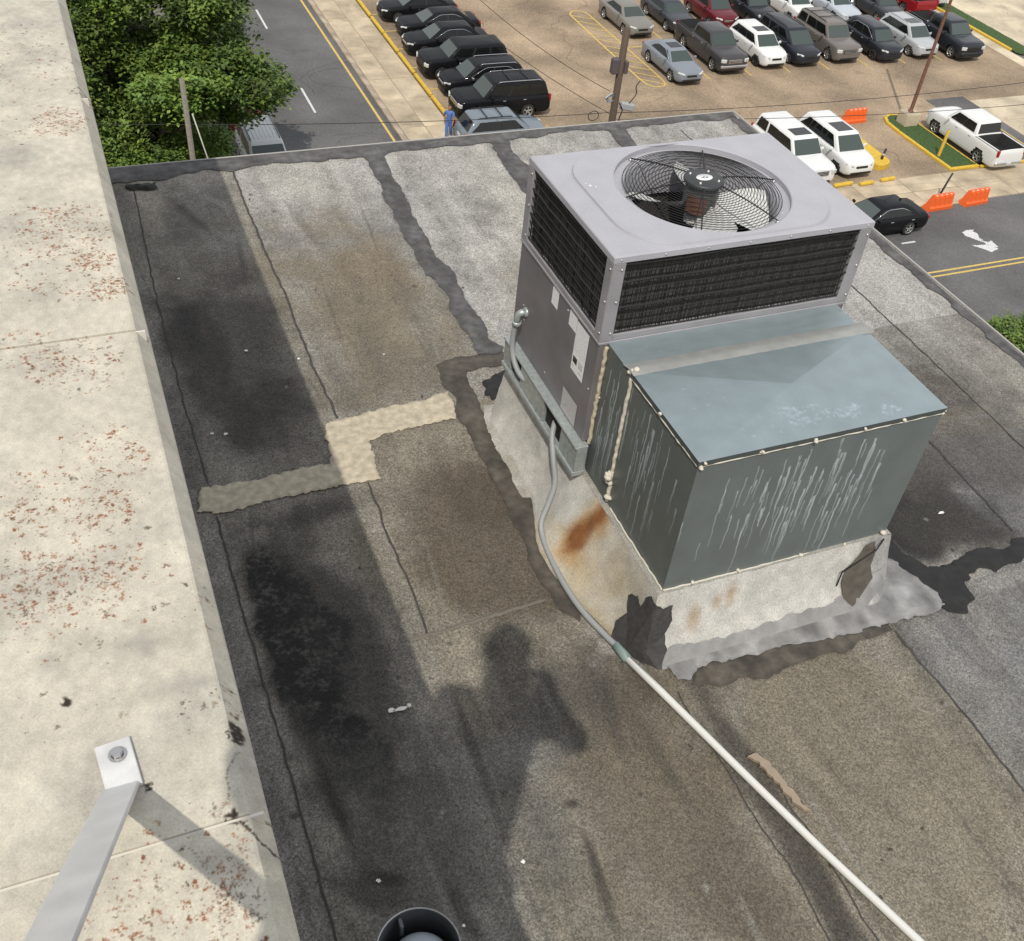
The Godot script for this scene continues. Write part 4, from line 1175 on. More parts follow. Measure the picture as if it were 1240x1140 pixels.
	for s in [[x0, z0], [x0, z1], [x1, z0], [x1, z1]]:
		var sx: float = s[0] + (pw / 2 if s[0] == x0 else -pw / 2); var sz: float = s[1] + (pw / 2 if s[1] == z0 else -pw / 2)
		var st := sfc()
		cbox(st, Vector3(sx, (yt - 0.029 + yc) / 2, sz) - U, Vector3(pw, yt - 0.029 - yc, pw), 0.004)
		var po := obj("corner_post", st, grey, un)
		for k in 3:
			var yy := lerpf(yc + 0.04, yt - 0.06, k / 2.0)
			for w in 2:
				var st2 := sfc(false)
				var nrm := Vector3(-1 if s[0] == x0 else 1, 0, 0) if w == 0 else Vector3(0, 0, -1 if s[1] == z0 else 1)
				var bs := Basis(Quaternion(Vector3.UP, nrm))
				lathe(st2, [Vector2(0, 0.005), Vector2(0.004, 0.0042), Vector2(0.0055, 0.0)], 7, Transform3D(bs, Vector3(sx, yy, sz) - U + nrm * pw * 0.5 + Vector3(0.012 if w else 0.0, 0, 0.0 if w else 0.012)))
				obj("screw", st2, mat("screw_steel"), po)
	var fins := mat("coil_fins", Color(0.060, 0.056, 0.053), 0.85, 0.0, gray_tex("tar", 512, 0.02, 0.55, 0.22, 0.02, 3), 0.25)
	obj("coil", bx(x0 + 0.03 - U.x, x1 - 0.03 - U.x, yc + 0.001 - U.y, yt - 0.03 - U.y, z1 - 0.062 - U.z, z1 - 0.034 - U.z), fins, un)
	obj("coil", bx(x0 + 0.034 - U.x, x0 + 0.06 - U.x, yc + 0.001 - U.y, yt - 0.03 - U.y, z0 + 0.035 - U.z, z1 - 0.064 - U.z), fins, un)
	obj("coil", bx(x0 + 0.062 - U.x, x1 - 0.03 - U.x, yc + 0.001 - U.y, yt - 0.03 - U.y, z0 + 0.034 - U.z, z0 + 0.06 - U.z), fins, un)
	obj("coil", bx(x1 - 0.06 - U.x, x1 - 0.034 - U.x, yc + 0.001 - U.y, yt - 0.03 - U.y, z0 + 0.062 - U.z, z1 - 0.064 - U.z), fins, un)
	obj("sill", bx(x0 + pw - U.x, x1 - pw - U.x, yc + 0.0012 - U.y, yc + 0.030 - U.y, z1 - 0.030 - U.z, z1 - 0.001 - U.z, 0.002), grey, un)
	obj("sill", bx(x0 + 0.001 - U.x, x0 + 0.028 - U.x, yc + 0.0012 - U.y, yc + 0.026 - U.y, z0 + pw - U.z, z1 - pw - U.z, 0.002), grey, un)
	# wire screens in front of the two visible coils
	var gst := sfc()
	var n := 88
	for k in n:
		var x := lerpf(x0 + pw + 0.006, x1 - pw - 0.006, float(k) / (n - 1))
		var pts := []
		for t in 5: pts.append(Vector3(x + 0.004 * sin(k * 1.7), lerpf(yc + 0.032, yt - 0.03, t / 4.0), z1 - 0.012 + 0.004 * sin(k * 0.9 + t)) - U)
		tube(gst, pts, 0.0017, 4, -1.0, false)
	obj("coil_screen", gst, wire, un).set_meta("kind", "stuff")
	gst = sfc()
	n = 58
	for k in n:
		var z := lerpf(z0 + pw + 0.006, z1 - pw - 0.006, float(k) / (n - 1))
		var pts := []
		for t in 5: pts.append(Vector3(x0 + 0.012 + 0.004 * sin(k * 0.9 + t), lerpf(yc + 0.028, yt - 0.03, t / 4.0), z + 0.004 * sin(k * 1.3)) - U)
		tube(gst, pts, 0.0017, 4, -1.0, false)
	obj("coil_screen", gst, wire, un).set_meta("kind", "stuff")
	for k in 9:
		var yy := lerpf(yc + 0.04, yt - 0.045, k / 8.0)
		var thick := 0.0052 if k in [3, 6] else 0.0027
		var st := sfc()
		var pts := []
		for t in 9: pts.append(Vector3(lerpf(x0 + pw - 0.008, x1 - pw + 0.008, t / 8.0), yy + 0.003 * sin(t * 1.9 + k), z1 - 0.006) - U)
		tube(st, pts, thick, 5)
		obj("screen_bar", st, wire, un)
		st = sfc()
		pts = []
		for t in 9: pts.append(Vector3(x0 + 0.006, yy + 0.003 * sin(t * 2.3 + k), lerpf(z0 + pw - 0.008, z1 - pw + 0.008, t / 8.0)) - U)
		tube(st, pts, thick, 5)
		obj("screen_bar", st, wire, un)
	# lower cabinet
	obj("lower_cabinet", bx(x0 + 0.004 - U.x, x1 - 0.004 - U.x, yb - U.y, yc - 0.014 - U.y, z0 + 0.004 - U.z, z1 - 0.002 - U.z, 0.004), greyd, un)
	obj("ledge", bx(x0 - 0.002 - U.x, x1 + 0.002 - U.x, yc - 0.0135 - U.y, yc + 0.0008 - U.y, z0 - 0.002 - U.z, z1 + 0.002 - U.z, 0.003), grey, un)
	for s in [[z1 - 0.19, -0.55, 0.0], [z1 - 0.43, -0.55, 0.0], [z1 - 0.3, -0.05, 0.0], [z0 + 0.10, -0.35, 0.0], [z0 + 0.12, -0.40, 0.0], [z0 + 0.12, -0.43, 0.0], [z1 - 0.03, -0.30, 0.0]]:
		var st := sfc(false)
		lathe(st, [Vector2(0, 0.004), Vector2(0.0045, 0.0034), Vector2(0.006, 0.0)], 7, Transform3D(Basis(Quaternion(Vector3.UP, Vector3.LEFT)), Vector3(x0 + 0.004, yc + s[1] * 0.85, s[0]) - U))
		obj("screw", st, mat("screw_steel"), un)
	# stickers on the left side
	var sticks := [[-3.376, -3.312, -2.395, -2.507, 8, false], [-3.196, -3.123, -2.412, -2.497, 9, false], [-3.121, -3.006, -2.418, -2.672, 17, true], [-3.155, -3.010, -2.787, -2.918, 14, false]]
	for s in sticks:
		var st := sfc()
		uvq(st, Vector3(x0 + 0.0022, CY + s[3], s[0]) - U, Vector3(x0 + 0.0022, CY + s[3], s[1]) - U, Vector3(x0 + 0.0022, CY + s[2] - 0.012, s[1]) - U, Vector3(x0 + 0.0022, CY + s[2] - 0.012, s[0]) - U)
		var sz := Vector2(s[1] - s[0], s[2] - s[3]) * 1200.0
		obj("sticker", st, tmat("sticker_print", sticker_texture(int(sz.x), int(sz.y), s[4], s[5], int(s[4]) + 50, Color(0.95, 0.95, 0.96) if s[4] < 14 or s[5] else Color(0.76, 0.75, 0.76)), 0.5), un)
	# galvanised base rails with fork slots
	var galv := mat("galvanised", Color(0.40, 0.44, 0.44), 0.42, 0.4, gray_tex("galv", 512, 0.03, 0.30, 0.06, 0.0, 23), 0.5)
	for side in [0, 1]:
		var xa := x0 - 0.030 if side == 0 else x1 - 0.020
		var rl := sfc()
		var segs := [[z0 + 0.01, z0 + 0.10], [z0 + 0.22, z1 - 0.33], [z1 - 0.14, z1 + 0.030]]
		for g in segs: cbox(rl, Vector3(xa + 0.025, (yb + ctop + 0.02) / 2, (g[0] + g[1]) / 2) - U, Vector3(0.05, yb - ctop - 0.045, g[1] - g[0]), 0.002)
		cbox(rl, Vector3(xa + 0.022, yb - 0.008, (z0 + z1) / 2 + 0.02) - U, Vector3(0.062, 0.014, z1 - z0 + 0.02), 0.003)
		cbox(rl, Vector3(xa + 0.022, ctop + 0.016, (z0 + z1) / 2 + 0.02) - U, Vector3(0.062, 0.026, z1 - z0 + 0.02), 0.003)
		var ro := obj("base_rail", rl, galv, un)
		for g in [[z0 + 0.10, z0 + 0.22], [z1 - 0.33, z1 - 0.14]]:
			obj("fork_slot", bx(xa + 0.018 - U.x, xa + 0.048 - U.x, ctop + 0.03 - U.y, yb - 0.018 - U.y, g[0] - U.z, g[1] - U.z), dark, ro)
	obj("base_rail", bx(x0 + 0.05 - U.x, x1 - 0.03 - U.x, ctop + 0.003 - U.y, yb - 0.002 - U.y, z1 - 0.05 - U.z, z1 - 0.004 - U.z, 0.002), galv, un)

	# ------------------------------------------------ electric conduit and drain pipe
	var grey_pvc := mat("grey_conduit", Color(0.30, 0.315, 0.325), 0.5)
	var cd := thing("grey_conduit", Vector3(1.63, RY, -2.74), "flexible grey conduit curving from the unit's side down across the roof", "conduit")
	var cpos := cd.position
	var cst := sfc(false)
	for run_ in [[Vector3(1.752, 21.035, -3.62), Vector3(1.744, 20.97, -3.626), Vector3(1.740, 20.89, -3.615), Vector3(1.742, 20.83, -3.575), Vector3(1.752, 20.795, -3.51), Vector3(1.785, 20.785, -3.44)], [Vector3(1.80, 20.80, -3.19), Vector3(1.752, 20.755, -3.125), Vector3(1.733, 20.68, -3.05), Vector3(1.728, 20.585, -2.99), Vector3(1.69, 20.50, -2.95), Vector3(1.645, 20.43, -2.91), Vector3(1.632, 20.390, -2.85), Vector3(1.622, 20.378, -2.74), Vector3(1.618, 20.376, -2.57), Vector3(1.633, 20.376, -2.41), Vector3(1.67, 20.378, -2.26), Vector3(1.69, 20.384, -2.185)]]:
		var pts := smooth_line(run_, 5)
		for k in pts.size(): pts[k] -= cpos
		cst = sfc(false)
		tube(cst, pts, 0.0135, 10)
		obj("flexible_tube", cst, grey_pvc, cd)
	cst = sfc(false)
	var el := [Vector3(1.79, 21.085, -3.61), Vector3(1.765, 21.085, -3.612), Vector3(1.753, 21.075, -3.615), Vector3(1.751, 21.055, -3.618), Vector3(1.752, 21.025, -3.62)]
	for k in el.size(): el[k] -= cpos
	tube(cst, el, 0.0165, 10)
	for k in [0, 4]: lathe(cst, [Vector2(0.018, -0.012), Vector2(0.024, -0.01), Vector2(0.024, 0.01), Vector2(0.018, 0.012)], 8, Transform3D(Basis(Quaternion(Vector3.UP, (el[mini(k + 1, 4)] - el[maxi(k - 1, 0)]).normalized())), el[k]))
	obj("elbow_fitting", cst, galv, cd)
	cst = sfc(false)
	tube(cst, [Vector3(1.687, 20.384, -2.20) - cpos, Vector3(1.700, 20.386, -2.115) - cpos], 0.0205, 10)
	obj("coupling", cst, mat("green_coupling", Color(0.20, 0.27, 0.25), 0.5), cd)
	var dp := sfc(false)
	tube(dp, [Vector3(1.698, 20.386, -2.125), Vector3(1.76, 20.383, -1.93), Vector3(1.885, 20.376, -1.525), Vector3(2.0, 20.373, -1.15), Vector3(2.13, 20.373, -0.76), Vector3(2.4, 20.373, 0.1), Vector3(2.9, 20.373, 1.7)], 0.0152, 12)
	tag(obj("drain_pipe", dp, mat("white_pvc", Color(0.66, 0.66, 0.64), 0.4)), "long straight white plastic pipe lying across the brown roof", "pipe")
	# small tarred hook wire by the duct's near right corner
	var hk := sfc(false)
	tube(hk, [Vector3(2.70, 20.50, -2.115), Vector3(2.70, 20.585, -2.118), Vector3(2.86, 20.66, -2.13), Vector3(2.90, 20.70, -2.15)], 0.0035, 6)
	tag(obj("bent_wire", hk, wire), "bent black wire hanging at the duct's lower front corner", "wire")

	# ------------------------------------------------ sheet metal duct
	var dx0 := 1.831; var dx1 := 2.931; var dz1 := -2.184; var zs := -2.712
	var ytop := CY - 2.400; var ybot := CY - 3.098
	var D := Vector3((dx0 + dx1) / 2, ybot, (z1 + dz1) / 2)
	var du := thing("duct_box", D, "boxy blue grey sheet metal duct with chalky runs joined to the air conditioner", "duct")
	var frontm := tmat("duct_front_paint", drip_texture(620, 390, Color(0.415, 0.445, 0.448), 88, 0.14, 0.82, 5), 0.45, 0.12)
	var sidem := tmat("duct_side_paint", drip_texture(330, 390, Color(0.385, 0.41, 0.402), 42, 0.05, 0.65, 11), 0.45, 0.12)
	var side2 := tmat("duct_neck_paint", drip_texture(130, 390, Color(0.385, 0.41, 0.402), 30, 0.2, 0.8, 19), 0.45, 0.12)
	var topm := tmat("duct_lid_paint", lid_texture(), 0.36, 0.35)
	var plain := mat("duct_plain", Color(0.115, 0.14, 0.145), 0.42, 0.25)
	var f := func(x: float, y: float, z: float) -> Vector3: return Vector3(x, y, z) - D
	var ds := sfc()
	uvq(ds, f.call(dx0, ybot, dz1), f.call(dx1, ybot - 0.02, dz1), f.call(dx1, ytop - 0.02, dz1), f.call(dx0, ytop - 0.02, dz1))
	obj("front_panel", ds, frontm, du)
	ds = sfc()
	uvq(ds, f.call(dx0, ybot, zs), f.call(dx0, ybot, dz1), f.call(dx0, ytop - 0.02, dz1), f.call(dx0, ytop - 0.02, zs))
	obj("side_panel", ds, sidem, du)
	ds = sfc()
	uvq(ds, f.call(dx0 - 0.004, ybot + 0.01, z1), f.call(dx0 - 0.004, ybot, zs - 0.001), f.call(dx0 - 0.004, ytop - 0.012, zs - 0.001), f.call(dx0 - 0.004, ytop - 0.012, z1))
	quad(ds, f.call(dx0 - 0.004, ybot, zs - 0.001), f.call(dx0, ybot, zs - 0.001), f.call(dx0, ytop - 0.012, zs - 0.001), f.call(dx0 - 0.004, ytop - 0.012, zs - 0.001))
	obj("neck_panel", ds, side2, du)
	ds = sfc()
	quad(ds, f.call(dx1, ybot, dz1), f.call(dx1, ybot, z1), f.call(dx1, ytop - 0.02, z1), f.call(dx1, ytop - 0.02, dz1))
	quad(ds, f.call(dx0, ybot, z1 + 0.002), f.call(dx0, ytop - 0.03, z1 + 0.002), f.call(dx1, ytop - 0.03, z1 + 0.002), f.call(dx1, ybot, z1 + 0.002))
	obj("side_panel", ds, plain, du)
	# neck roof, and lid pressed into four shallow facets
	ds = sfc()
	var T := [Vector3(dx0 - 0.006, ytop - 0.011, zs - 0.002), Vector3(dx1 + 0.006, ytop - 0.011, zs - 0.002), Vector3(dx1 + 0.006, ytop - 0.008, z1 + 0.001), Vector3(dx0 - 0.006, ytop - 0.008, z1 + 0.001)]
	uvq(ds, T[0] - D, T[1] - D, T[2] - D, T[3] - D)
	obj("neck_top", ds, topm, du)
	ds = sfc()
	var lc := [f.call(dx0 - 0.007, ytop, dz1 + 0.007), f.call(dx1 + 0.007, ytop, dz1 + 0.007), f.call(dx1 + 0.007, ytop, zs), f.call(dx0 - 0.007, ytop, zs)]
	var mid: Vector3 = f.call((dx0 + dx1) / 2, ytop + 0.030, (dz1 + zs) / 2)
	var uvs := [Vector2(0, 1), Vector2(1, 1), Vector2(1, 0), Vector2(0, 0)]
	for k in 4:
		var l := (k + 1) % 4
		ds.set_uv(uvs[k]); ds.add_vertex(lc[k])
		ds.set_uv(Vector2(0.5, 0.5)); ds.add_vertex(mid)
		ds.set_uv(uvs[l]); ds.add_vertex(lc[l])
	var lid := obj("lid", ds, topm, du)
	ds = sfc()
	for k in 4:
		var l := (k + 1) % 4
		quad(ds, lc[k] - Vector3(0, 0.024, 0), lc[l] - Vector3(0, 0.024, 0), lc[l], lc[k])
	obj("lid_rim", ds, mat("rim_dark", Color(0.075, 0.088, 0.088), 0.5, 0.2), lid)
	# foil tape over the joint of neck and lid
	ds = sfc(false)
	var nn := 40
	var trng := RandomNumberGenerator.new()
	trng.seed = 14
	var rows := []
	for k in nn + 1:
		var x := lerpf(dx0 - 0.012, dx1 + 0.03, float(k) / nn)
		var row := []
		for t in 6: row.append(f.call(x, ytop + [-0.0085, -0.005, 0.004, 0.006, 0.004, 0.0025][t] + trng.randf_range(-0.0004, 0.0004), zs + [-0.062, -0.052, -0.022, -0.004, 0.016, 0.030][t] + trng.randf_range(-0.002, 0.002)))
		rows.append(row)
	for k in nn:
		for t in 5: quad(ds, rows[k][t + 1], rows[k + 1][t + 1], rows[k + 1][t], rows[k][t])
	obj("joint_tape", ds, mat("foil_tape", Color(0.30, 0.305, 0.30), 0.5, 0.1, gray_tex("cloud", 512, 0.008, 0.22, 0.05, 0.0, 4), 0.5), du)
	# caulk: beads along the edges with blobs where the gun stopped
	var caulk := mat("caulk", Color(0.60, 0.57, 0.49), 0.7)
	var yl := ytop - 0.026
	obj("caulk_bead", bead(f.call(dx0 - 0.003, yl, dz1 + 0.004), f.call(dx1, yl, dz1 + 0.004), 0.0062, 1, 40), caulk, du)
	obj("caulk_bead", bead(f.call(dx0 - 0.004, yl, zs + 0.01), f.call(dx0 - 0.004, yl, dz1), 0.0065, 2, 26), caulk, du)
	obj("caulk_bead", bead(f.call(dx0 - 0.003, ytop - 0.03, zs + 0.004), f.call(dx0 - 0.004, ybot + 0.17, zs + 0.008), 0.0115, 3, 26), caulk, du)
	obj("caulk_bead", bead(f.call(dx0 - 0.004, ybot + 0.18, zs + 0.006), f.call(dx0 - 0.006, ybot + 0.02, zs + 0.022), 0.013, 7, 10), caulk, du)
	obj("caulk_bead", bead(f.call(dx0 - 0.012, yc - 0.02, z1 + 0.004), f.call(dx0 - 0.012, ybot + 0.16, z1 + 0.004), 0.0125, 4, 26), mat("caulk_cream", Color(0.52, 0.47, 0.35), 0.75), du)
	obj("caulk_bead", bead(f.call(dx0, ybot - 0.001, dz1 + 0.003), f.call(dx1, ybot - 0.012, dz1 + 0.003), 0.0055, 5, 40), caulk, du)
	obj("caulk_bead", bead(f.call(dx0 - 0.005, ybot + 0.002, zs + 0.05), f.call(dx0 - 0.004, ybot + 0.002, dz1), 0.006, 6, 26), caulk, du)
	var rng := RandomNumberGenerator.new()
	rng.seed = 70
	for s in [[dx0, yl, dz1 + 0.004, 0.014], [dx0 + 0.02, ytop - 0.008, dz1 + 0.009, 0.008], [dx1, yl + 0.006, dz1 + 0.002, 0.016], [lerpf(dx0, dx1, 0.24), ytop - 0.012, dz1 + 0.009, 0.011], [lerpf(dx0, dx1, 0.45), ytop - 0.012, dz1 + 0.009, 0.011], [lerpf(dx0, dx1, 0.65), ytop - 0.012, dz1 + 0.009, 0.011], [lerpf(dx0, dx1, 0.82), ytop - 0.012, dz1 + 0.009, 0.012], [lerpf(dx0, dx1, 0.12), ybot + 0.005, dz1 + 0.006, 0.011], [lerpf(dx0, dx1, 0.32), ybot + 0.005, dz1 + 0.006, 0.010], [lerpf(dx0, dx1, 0.6), ybot, dz1 + 0.006, 0.010], [lerpf(dx0, dx1, 0.8), ybot - 0.006, dz1 + 0.006, 0.010], [dx1 - 0.02, ybot + 0.004, dz1 + 0.004, 0.016], [dx0 - 0.006, ytop - 0.01, -2.46, 0.010], [dx0 - 0.012, ybot + 0.16, zs + 0.004, 0.022], [dx0 - 0.012, ybot + 0.12, zs + 0.012, 0.02], [dx0 - 0.004, ytop - 0.004, zs - 0.005, 0.018], [dx0 + 0.02, ytop + 0.004, zs - 0.01, 0.016], [dx0 - 0.012, CY - 2.68, z1 + 0.008, 0.012], [dx0 - 0.010, ybot + 0.05, zs + 0.022, 0.02]]:
		var st := sfc(false)
		dab(st, f.call(s[0], s[1], s[2]), s[3], rng)
		obj("caulk_blob", st, caulk, du)

# ---------------------------------------------------------------- cars
func along(tab: Array, z: float) -> float:
	if z <= tab[0][0]: return tab[0][1]
	for i in tab.size() - 1:
		if z <= tab[i + 1][0]: return lerpf(tab[i][1], tab[i + 1][1], (z - tab[i][0]) / maxf(tab[i + 1][0] - tab[i][0], 1e-6))
	return tab[-1][1]

var tyre_mesh: Mesh
var rim_mesh: Mesh
var rim_dark_mesh: Mesh

func wheel_meshes() -> void:
	var t := Transform3D(Basis(Vector3.BACK, -PI / 2), Vector3.ZERO)   # the lathe's axis laid along x
	var st := sfc(false)
	lathe(st, [Vector2(0.21, 0.105), Vector2(0.235, 0.115), Vector2(0.315, 0.112), Vector2(0.338, 0.09), Vector2(0.345, 0.0), Vector2(0.338, -0.09), Vector2(0.315, -0.112), Vector2(0.235, -0.115), Vector2(0.21, -0.105)], 24, t)
	st.generate_normals(); tyre_mesh = st.commit()
	st = sfc(false)
	lathe(st, [Vector2(0.236, 0.114), Vector2(0.222, 0.118), Vector2(0.205, 0.105), Vector2(0.20, 0.07)], 24, t)
	lathe(st, [Vector2(0.0, 0.112), Vector2(0.045, 0.108), Vector2(0.055, 0.09)], 10, t)
	for k in 5:
		var a := TAU * k / 5
		var d := Vector3(0, cos(a), sin(a))
		cbox(st, Vector3(0.098, 0, 0) + d * 0.13, Vector3(0.022, 0.17, 0.062), 0.008, Basis(Vector3.RIGHT, d, Vector3.RIGHT.cross(d)))
	st.generate_normals(); rim_mesh = st.commit()
	st = sfc(false)
	lathe(st, [Vector2(0.0, 0.062), Vector2(0.205, 0.062)], 20, t)
	st.generate_normals(); rim_dark_mesh = st.commit()

# s: kind, size, where its front axle stands, which way it faces (degrees, 0 = towards +z)
func car(s: Dictionary) -> Node3D:
	var kind: String = s.kind
	var dims: Array = {"sedan": [4.85, 1.84, 1.46, 2.80, 0.95, 0.96, 0.98], "crossover": [4.62, 1.85, 1.68, 2.68, 0.92, 1.06, 1.06], "suv": [5.15, 2.0, 1.90, 2.95, 0.92, 1.17, 1.19], "van": [5.1, 1.97, 1.76, 3.05, 0.98, 1.03, 1.06], "pickup": [5.80, 2.0, 1.92, 3.57, 0.95, 1.22, 1.26], "jeep": [4.4, 1.82, 1.70, 2.64, 0.85, 1.10, 1.10]}[kind]
	var L: float = s.get("L", dims[0]); var W: float = s.get("W", dims[1]); var H: float = s.get("H", dims[2])
	var wb: float = s.get("wb", dims[3]); var fo: float = dims[4]; var hood: float = dims[5]; var belt: float = dims[6]
	var f := L / 2; var r := -L / 2
	var R := 0.345 * (1.12 if kind in ["pickup", "suv"] else 1.0)
	var zc: float; var zf: float; var zr: float; var zb: float   # cowl, roof front, roof rear, base of the rear window
	match kind:
		"sedan": zc = f - 1.22; zf = zc - 0.80; zr = r + 1.25; zb = r + 0.55
		"crossover": zc = f - 1.05; zf = zc - 0.72; zr = r + 0.55; zb = r + 0.16
		"suv": zc = f - 1.32; zf = zc - 0.60; zr = r + 0.36; zb = r + 0.12
		"van": zc = f - 0.95; zf = zc - 0.95; zr = r + 0.38; zb = r + 0.12
		"jeep": zc = f - 1.15; zf = zc - 0.50; zr = r + 0.40; zb = r + 0.16
		_: zc = f - 1.42; zf = zc - 0.62; zr = r + 2.10; zb = r + 1.93
	var top := [[f - 0.0, hood * 0.64], [f + 0.0, hood * 0.64]]
	var tab := [[r, belt - 0.42], [r + 0.03, belt - 0.20], [r + 0.10, belt - 0.06], [r + 0.2, belt], [zb, belt + 0.01], [zc, belt], [zc + 0.12, hood], [f - 0.55, hood * 0.965], [f - 0.22, hood * 0.90], [f - 0.06, hood * 0.80], [f, hood * 0.60]]
	if kind in ["suv", "pickup", "jeep"]: tab = [[r, belt - 0.30], [r + 0.03, belt - 0.05], [r + 0.08, belt], [zb, belt], [zc, belt], [zc + 0.12, hood], [f - 0.35, hood * 0.97], [f - 0.12, hood * 0.92], [f - 0.03, hood * 0.82], [f, hood * 0.55]]
	var wt := [[r, 0.80], [r + 0.08, 0.90], [r + 0.25, 0.965], [r + 0.6, 1.0], [f - 0.9, 1.0], [f - 0.45, 0.96], [f - 0.18, 0.88], [f - 0.05, 0.78], [f, 0.68]]
	if kind in ["suv", "pickup", "jeep"]: wt = [[r, 0.90], [r + 0.08, 0.965], [r + 0.4, 1.0], [f - 0.6, 1.0], [f - 0.25, 0.97], [f - 0.08, 0.90], [f, 0.80]]
	var c: Node3D = thing(s.name, Vector3.ZERO, s.label, s.cat, s.get("group", ""), deg_to_rad(s.deg))
	var dir := Vector3(sin(deg_to_rad(s.deg)), 0, cos(deg_to_rad(s.deg)))
	c.position = Vector3(s.at[0], s.get("y", 0.0), s.at[1]) - dir * (f - fo)
	var pm := paint(s.col[0], s.col[1])
	var glass := mat("car_glass", Color(0.008, 0.010, 0.010), 0.08)
	var blackp := mat("car_black_trim", Color(0.014, 0.014, 0.015), 0.5)
	var chrome := mat("car_chrome", Color(0.62, 0.63, 0.64), 0.15, 0.9)
	var lamp := mat("car_lamp", Color(0.62, 0.64, 0.64), 0.12, 0.2)
	# lower body
	var zs := [r, r + 0.03, r + 0.08]
	var z := r + 0.15
	while z < f - 0.14: zs.append(z); z += 0.095
	zs.append_array([f - 0.12, f - 0.06, f - 0.03, f])
	var az := f - fo; var bz := f - fo - wb
	var rings := []
	for zz in zs:
		var w2: float = W / 2 * along(wt, zz)
		var y: float = along(tab, zz)
		var yb := 0.24 + 0.10 * clampf((0.25 - (f - zz)) * 4.0, 0, 1) + 0.12 * clampf((0.25 - (zz - r)) * 4.0, 0, 1)
		var half := [Vector2(0, yb), Vector2(w2 * 0.80, yb), Vector2(w2 * 0.95, yb + 0.05)]
		for k in 6: half.append(Vector2(w2 * (1.0 - 0.018 * absf(k - 2.5) / 2.5), lerpf(yb + 0.12, y - 0.14, k / 5.0)))
		half.append_array([Vector2(w2 * 0.955, y - 0.055), Vector2(w2 * 0.90, y - 0.012), Vector2(w2 * 0.62, y + 0.012), Vector2(0, y + 0.025)])
		var ring := []
		for h in half: ring.append(Vector3(h.x, h.y, zz))
		for k in range(half.size() - 2, 0, -1): ring.append(Vector3(-half[k].x, half[k].y, zz))
		rings.append(ring)
	var st := sfc(false)
	var bed0 := r + 0.10; var bed1 := zb - 0.06
	var n: int = rings[0].size()
	for i in rings.size() - 1:
		for k in n:
			var a: Vector3 = rings[i][k]; var b: Vector3 = rings[i][(k + 1) % n]; var d: Vector3 = rings[i + 1][(k + 1) % n]; var e: Vector3 = rings[i + 1][k]
			var m := (a + b + d + e) / 4.0
			if absf(m.x) > W * 0.32 and (Vector2(m.z - az, m.y - R).length() < R + 0.055 or Vector2(m.z - bz, m.y - R).length() < R + 0.055): continue
			if kind == "pickup" and m.z > bed0 and m.z < bed1 and m.y > belt - 0.03 and absf(m.x) < W * 0.455: continue
			quad(st, a, b, d, e)
	face(st, rings[0], Vector3(0, 0.6, 0)); face(st, rings[-1], Vector3(0, 0.6, 0))
	obj("body", st, pm, c)
	st = sfc()
	for q in [az, bz]: cbox(st, Vector3(0, R + 0.06, q), Vector3(W * 0.80, R * 1.7, R * 2.5), 0.02)
	obj("wheel_well", st, blackp, c)
	if kind == "pickup":
		st = sfc()
		var hw := W * 0.41; var fl := 0.70
		quad(st, Vector3(-hw, fl, bed0), Vector3(-hw, fl, bed1), Vector3(hw, fl, bed1), Vector3(hw, fl, bed0))
		for q in [-1, 1]: quad(st, Vector3(hw * q, fl, bed0), Vector3(hw * q, fl, bed1), Vector3(hw * q * 1.06, belt - 0.004, bed1), Vector3(hw * q * 1.06, belt - 0.004, bed0))
		for q in [bed0, bed1]: quad(st, Vector3(-hw * 1.06, fl, q), Vector3(hw * 1.06, fl, q), Vector3(hw * 1.06, belt - 0.004, q), Vector3(-hw * 1.06, belt - 0.004, q))
		for q in 7: cbox(st, Vector3(lerpf(-hw, hw, (q + 0.5) / 7.0), fl + 0.008, (bed0 + bed1) / 2), Vector3(0.07, 0.014, bed1 - bed0 - 0.02))
		obj("bed_liner", st, mat("bed_liner", Color(0.035, 0.035, 0.037), 0.8), c)
		st = sfc()
		for q in [-1, 1]: cbox(st, Vector3(W * 0.465 * q, belt + 0.016, (bed0 + bed1) / 2), Vector3(0.085, 0.03, bed1 - bed0 + 0.04), 0.01)
		obj("bed_rail", st, blackp if s.get("rails", true) else pm, c)
		if s.get("chest", false): obj("tool_chest", bx(-0.75, 0.1, 0.71, 1.05, bed1 - 0.62, bed1 - 0.05, 0.03), mat("chest_white", Color(0.6, 0.6, 0.6), 0.5), c)
	# cabin
	var hb := W / 2 * 0.885
	var ht: float = W / 2 * {"sedan": 0.62, "crossover": 0.70, "suv": 0.76, "van": 0.74, "pickup": 0.74, "jeep": 0.76}[kind]
	var y1 := H - 0.085
	var RR := func(y: float, zF: float, zR: float, hw: float, rad: float) -> Array:
		var out := []
		for q in [[1, 1, 0.0], [-1, 1, 90.0], [-1, -1, 180.0], [1, -1, 270.0]]:
			for k in 4:
				var a := deg_to_rad(q[2] + 30.0 * k)
				out.append(Vector3(q[0] * (hw - rad) + cos(a) * rad, y, (zF - rad if q[1] > 0 else zR + rad) + sin(a) * rad))
		return out
	var lv := [RR.call(belt - 0.03, zc + 0.02, zb - 0.02, hb, 0.10), RR.call(y1, zf + 0.02, zr - 0.02, ht + 0.03, 0.11), RR.call(H - 0.03, zf - 0.05, zr + 0.05, ht - 0.03, 0.12), RR.call(H - 0.004, zf - 0.17, zr + 0.17, ht - 0.14, 0.14)]
	st = sfc(false)
	for i in 3:
		for k in 16: quad(st, lv[i][k], lv[i + 1][k], lv[i + 1][(k + 1) % 16], lv[i][(k + 1) % 16])
	var cm := Vector3(0, H + 0.008, (zf + zr) / 2)
	for k in 16: tri(st, lv[3][k], cm, lv[3][(k + 1) % 16])
	obj("cabin", st, pm, c)
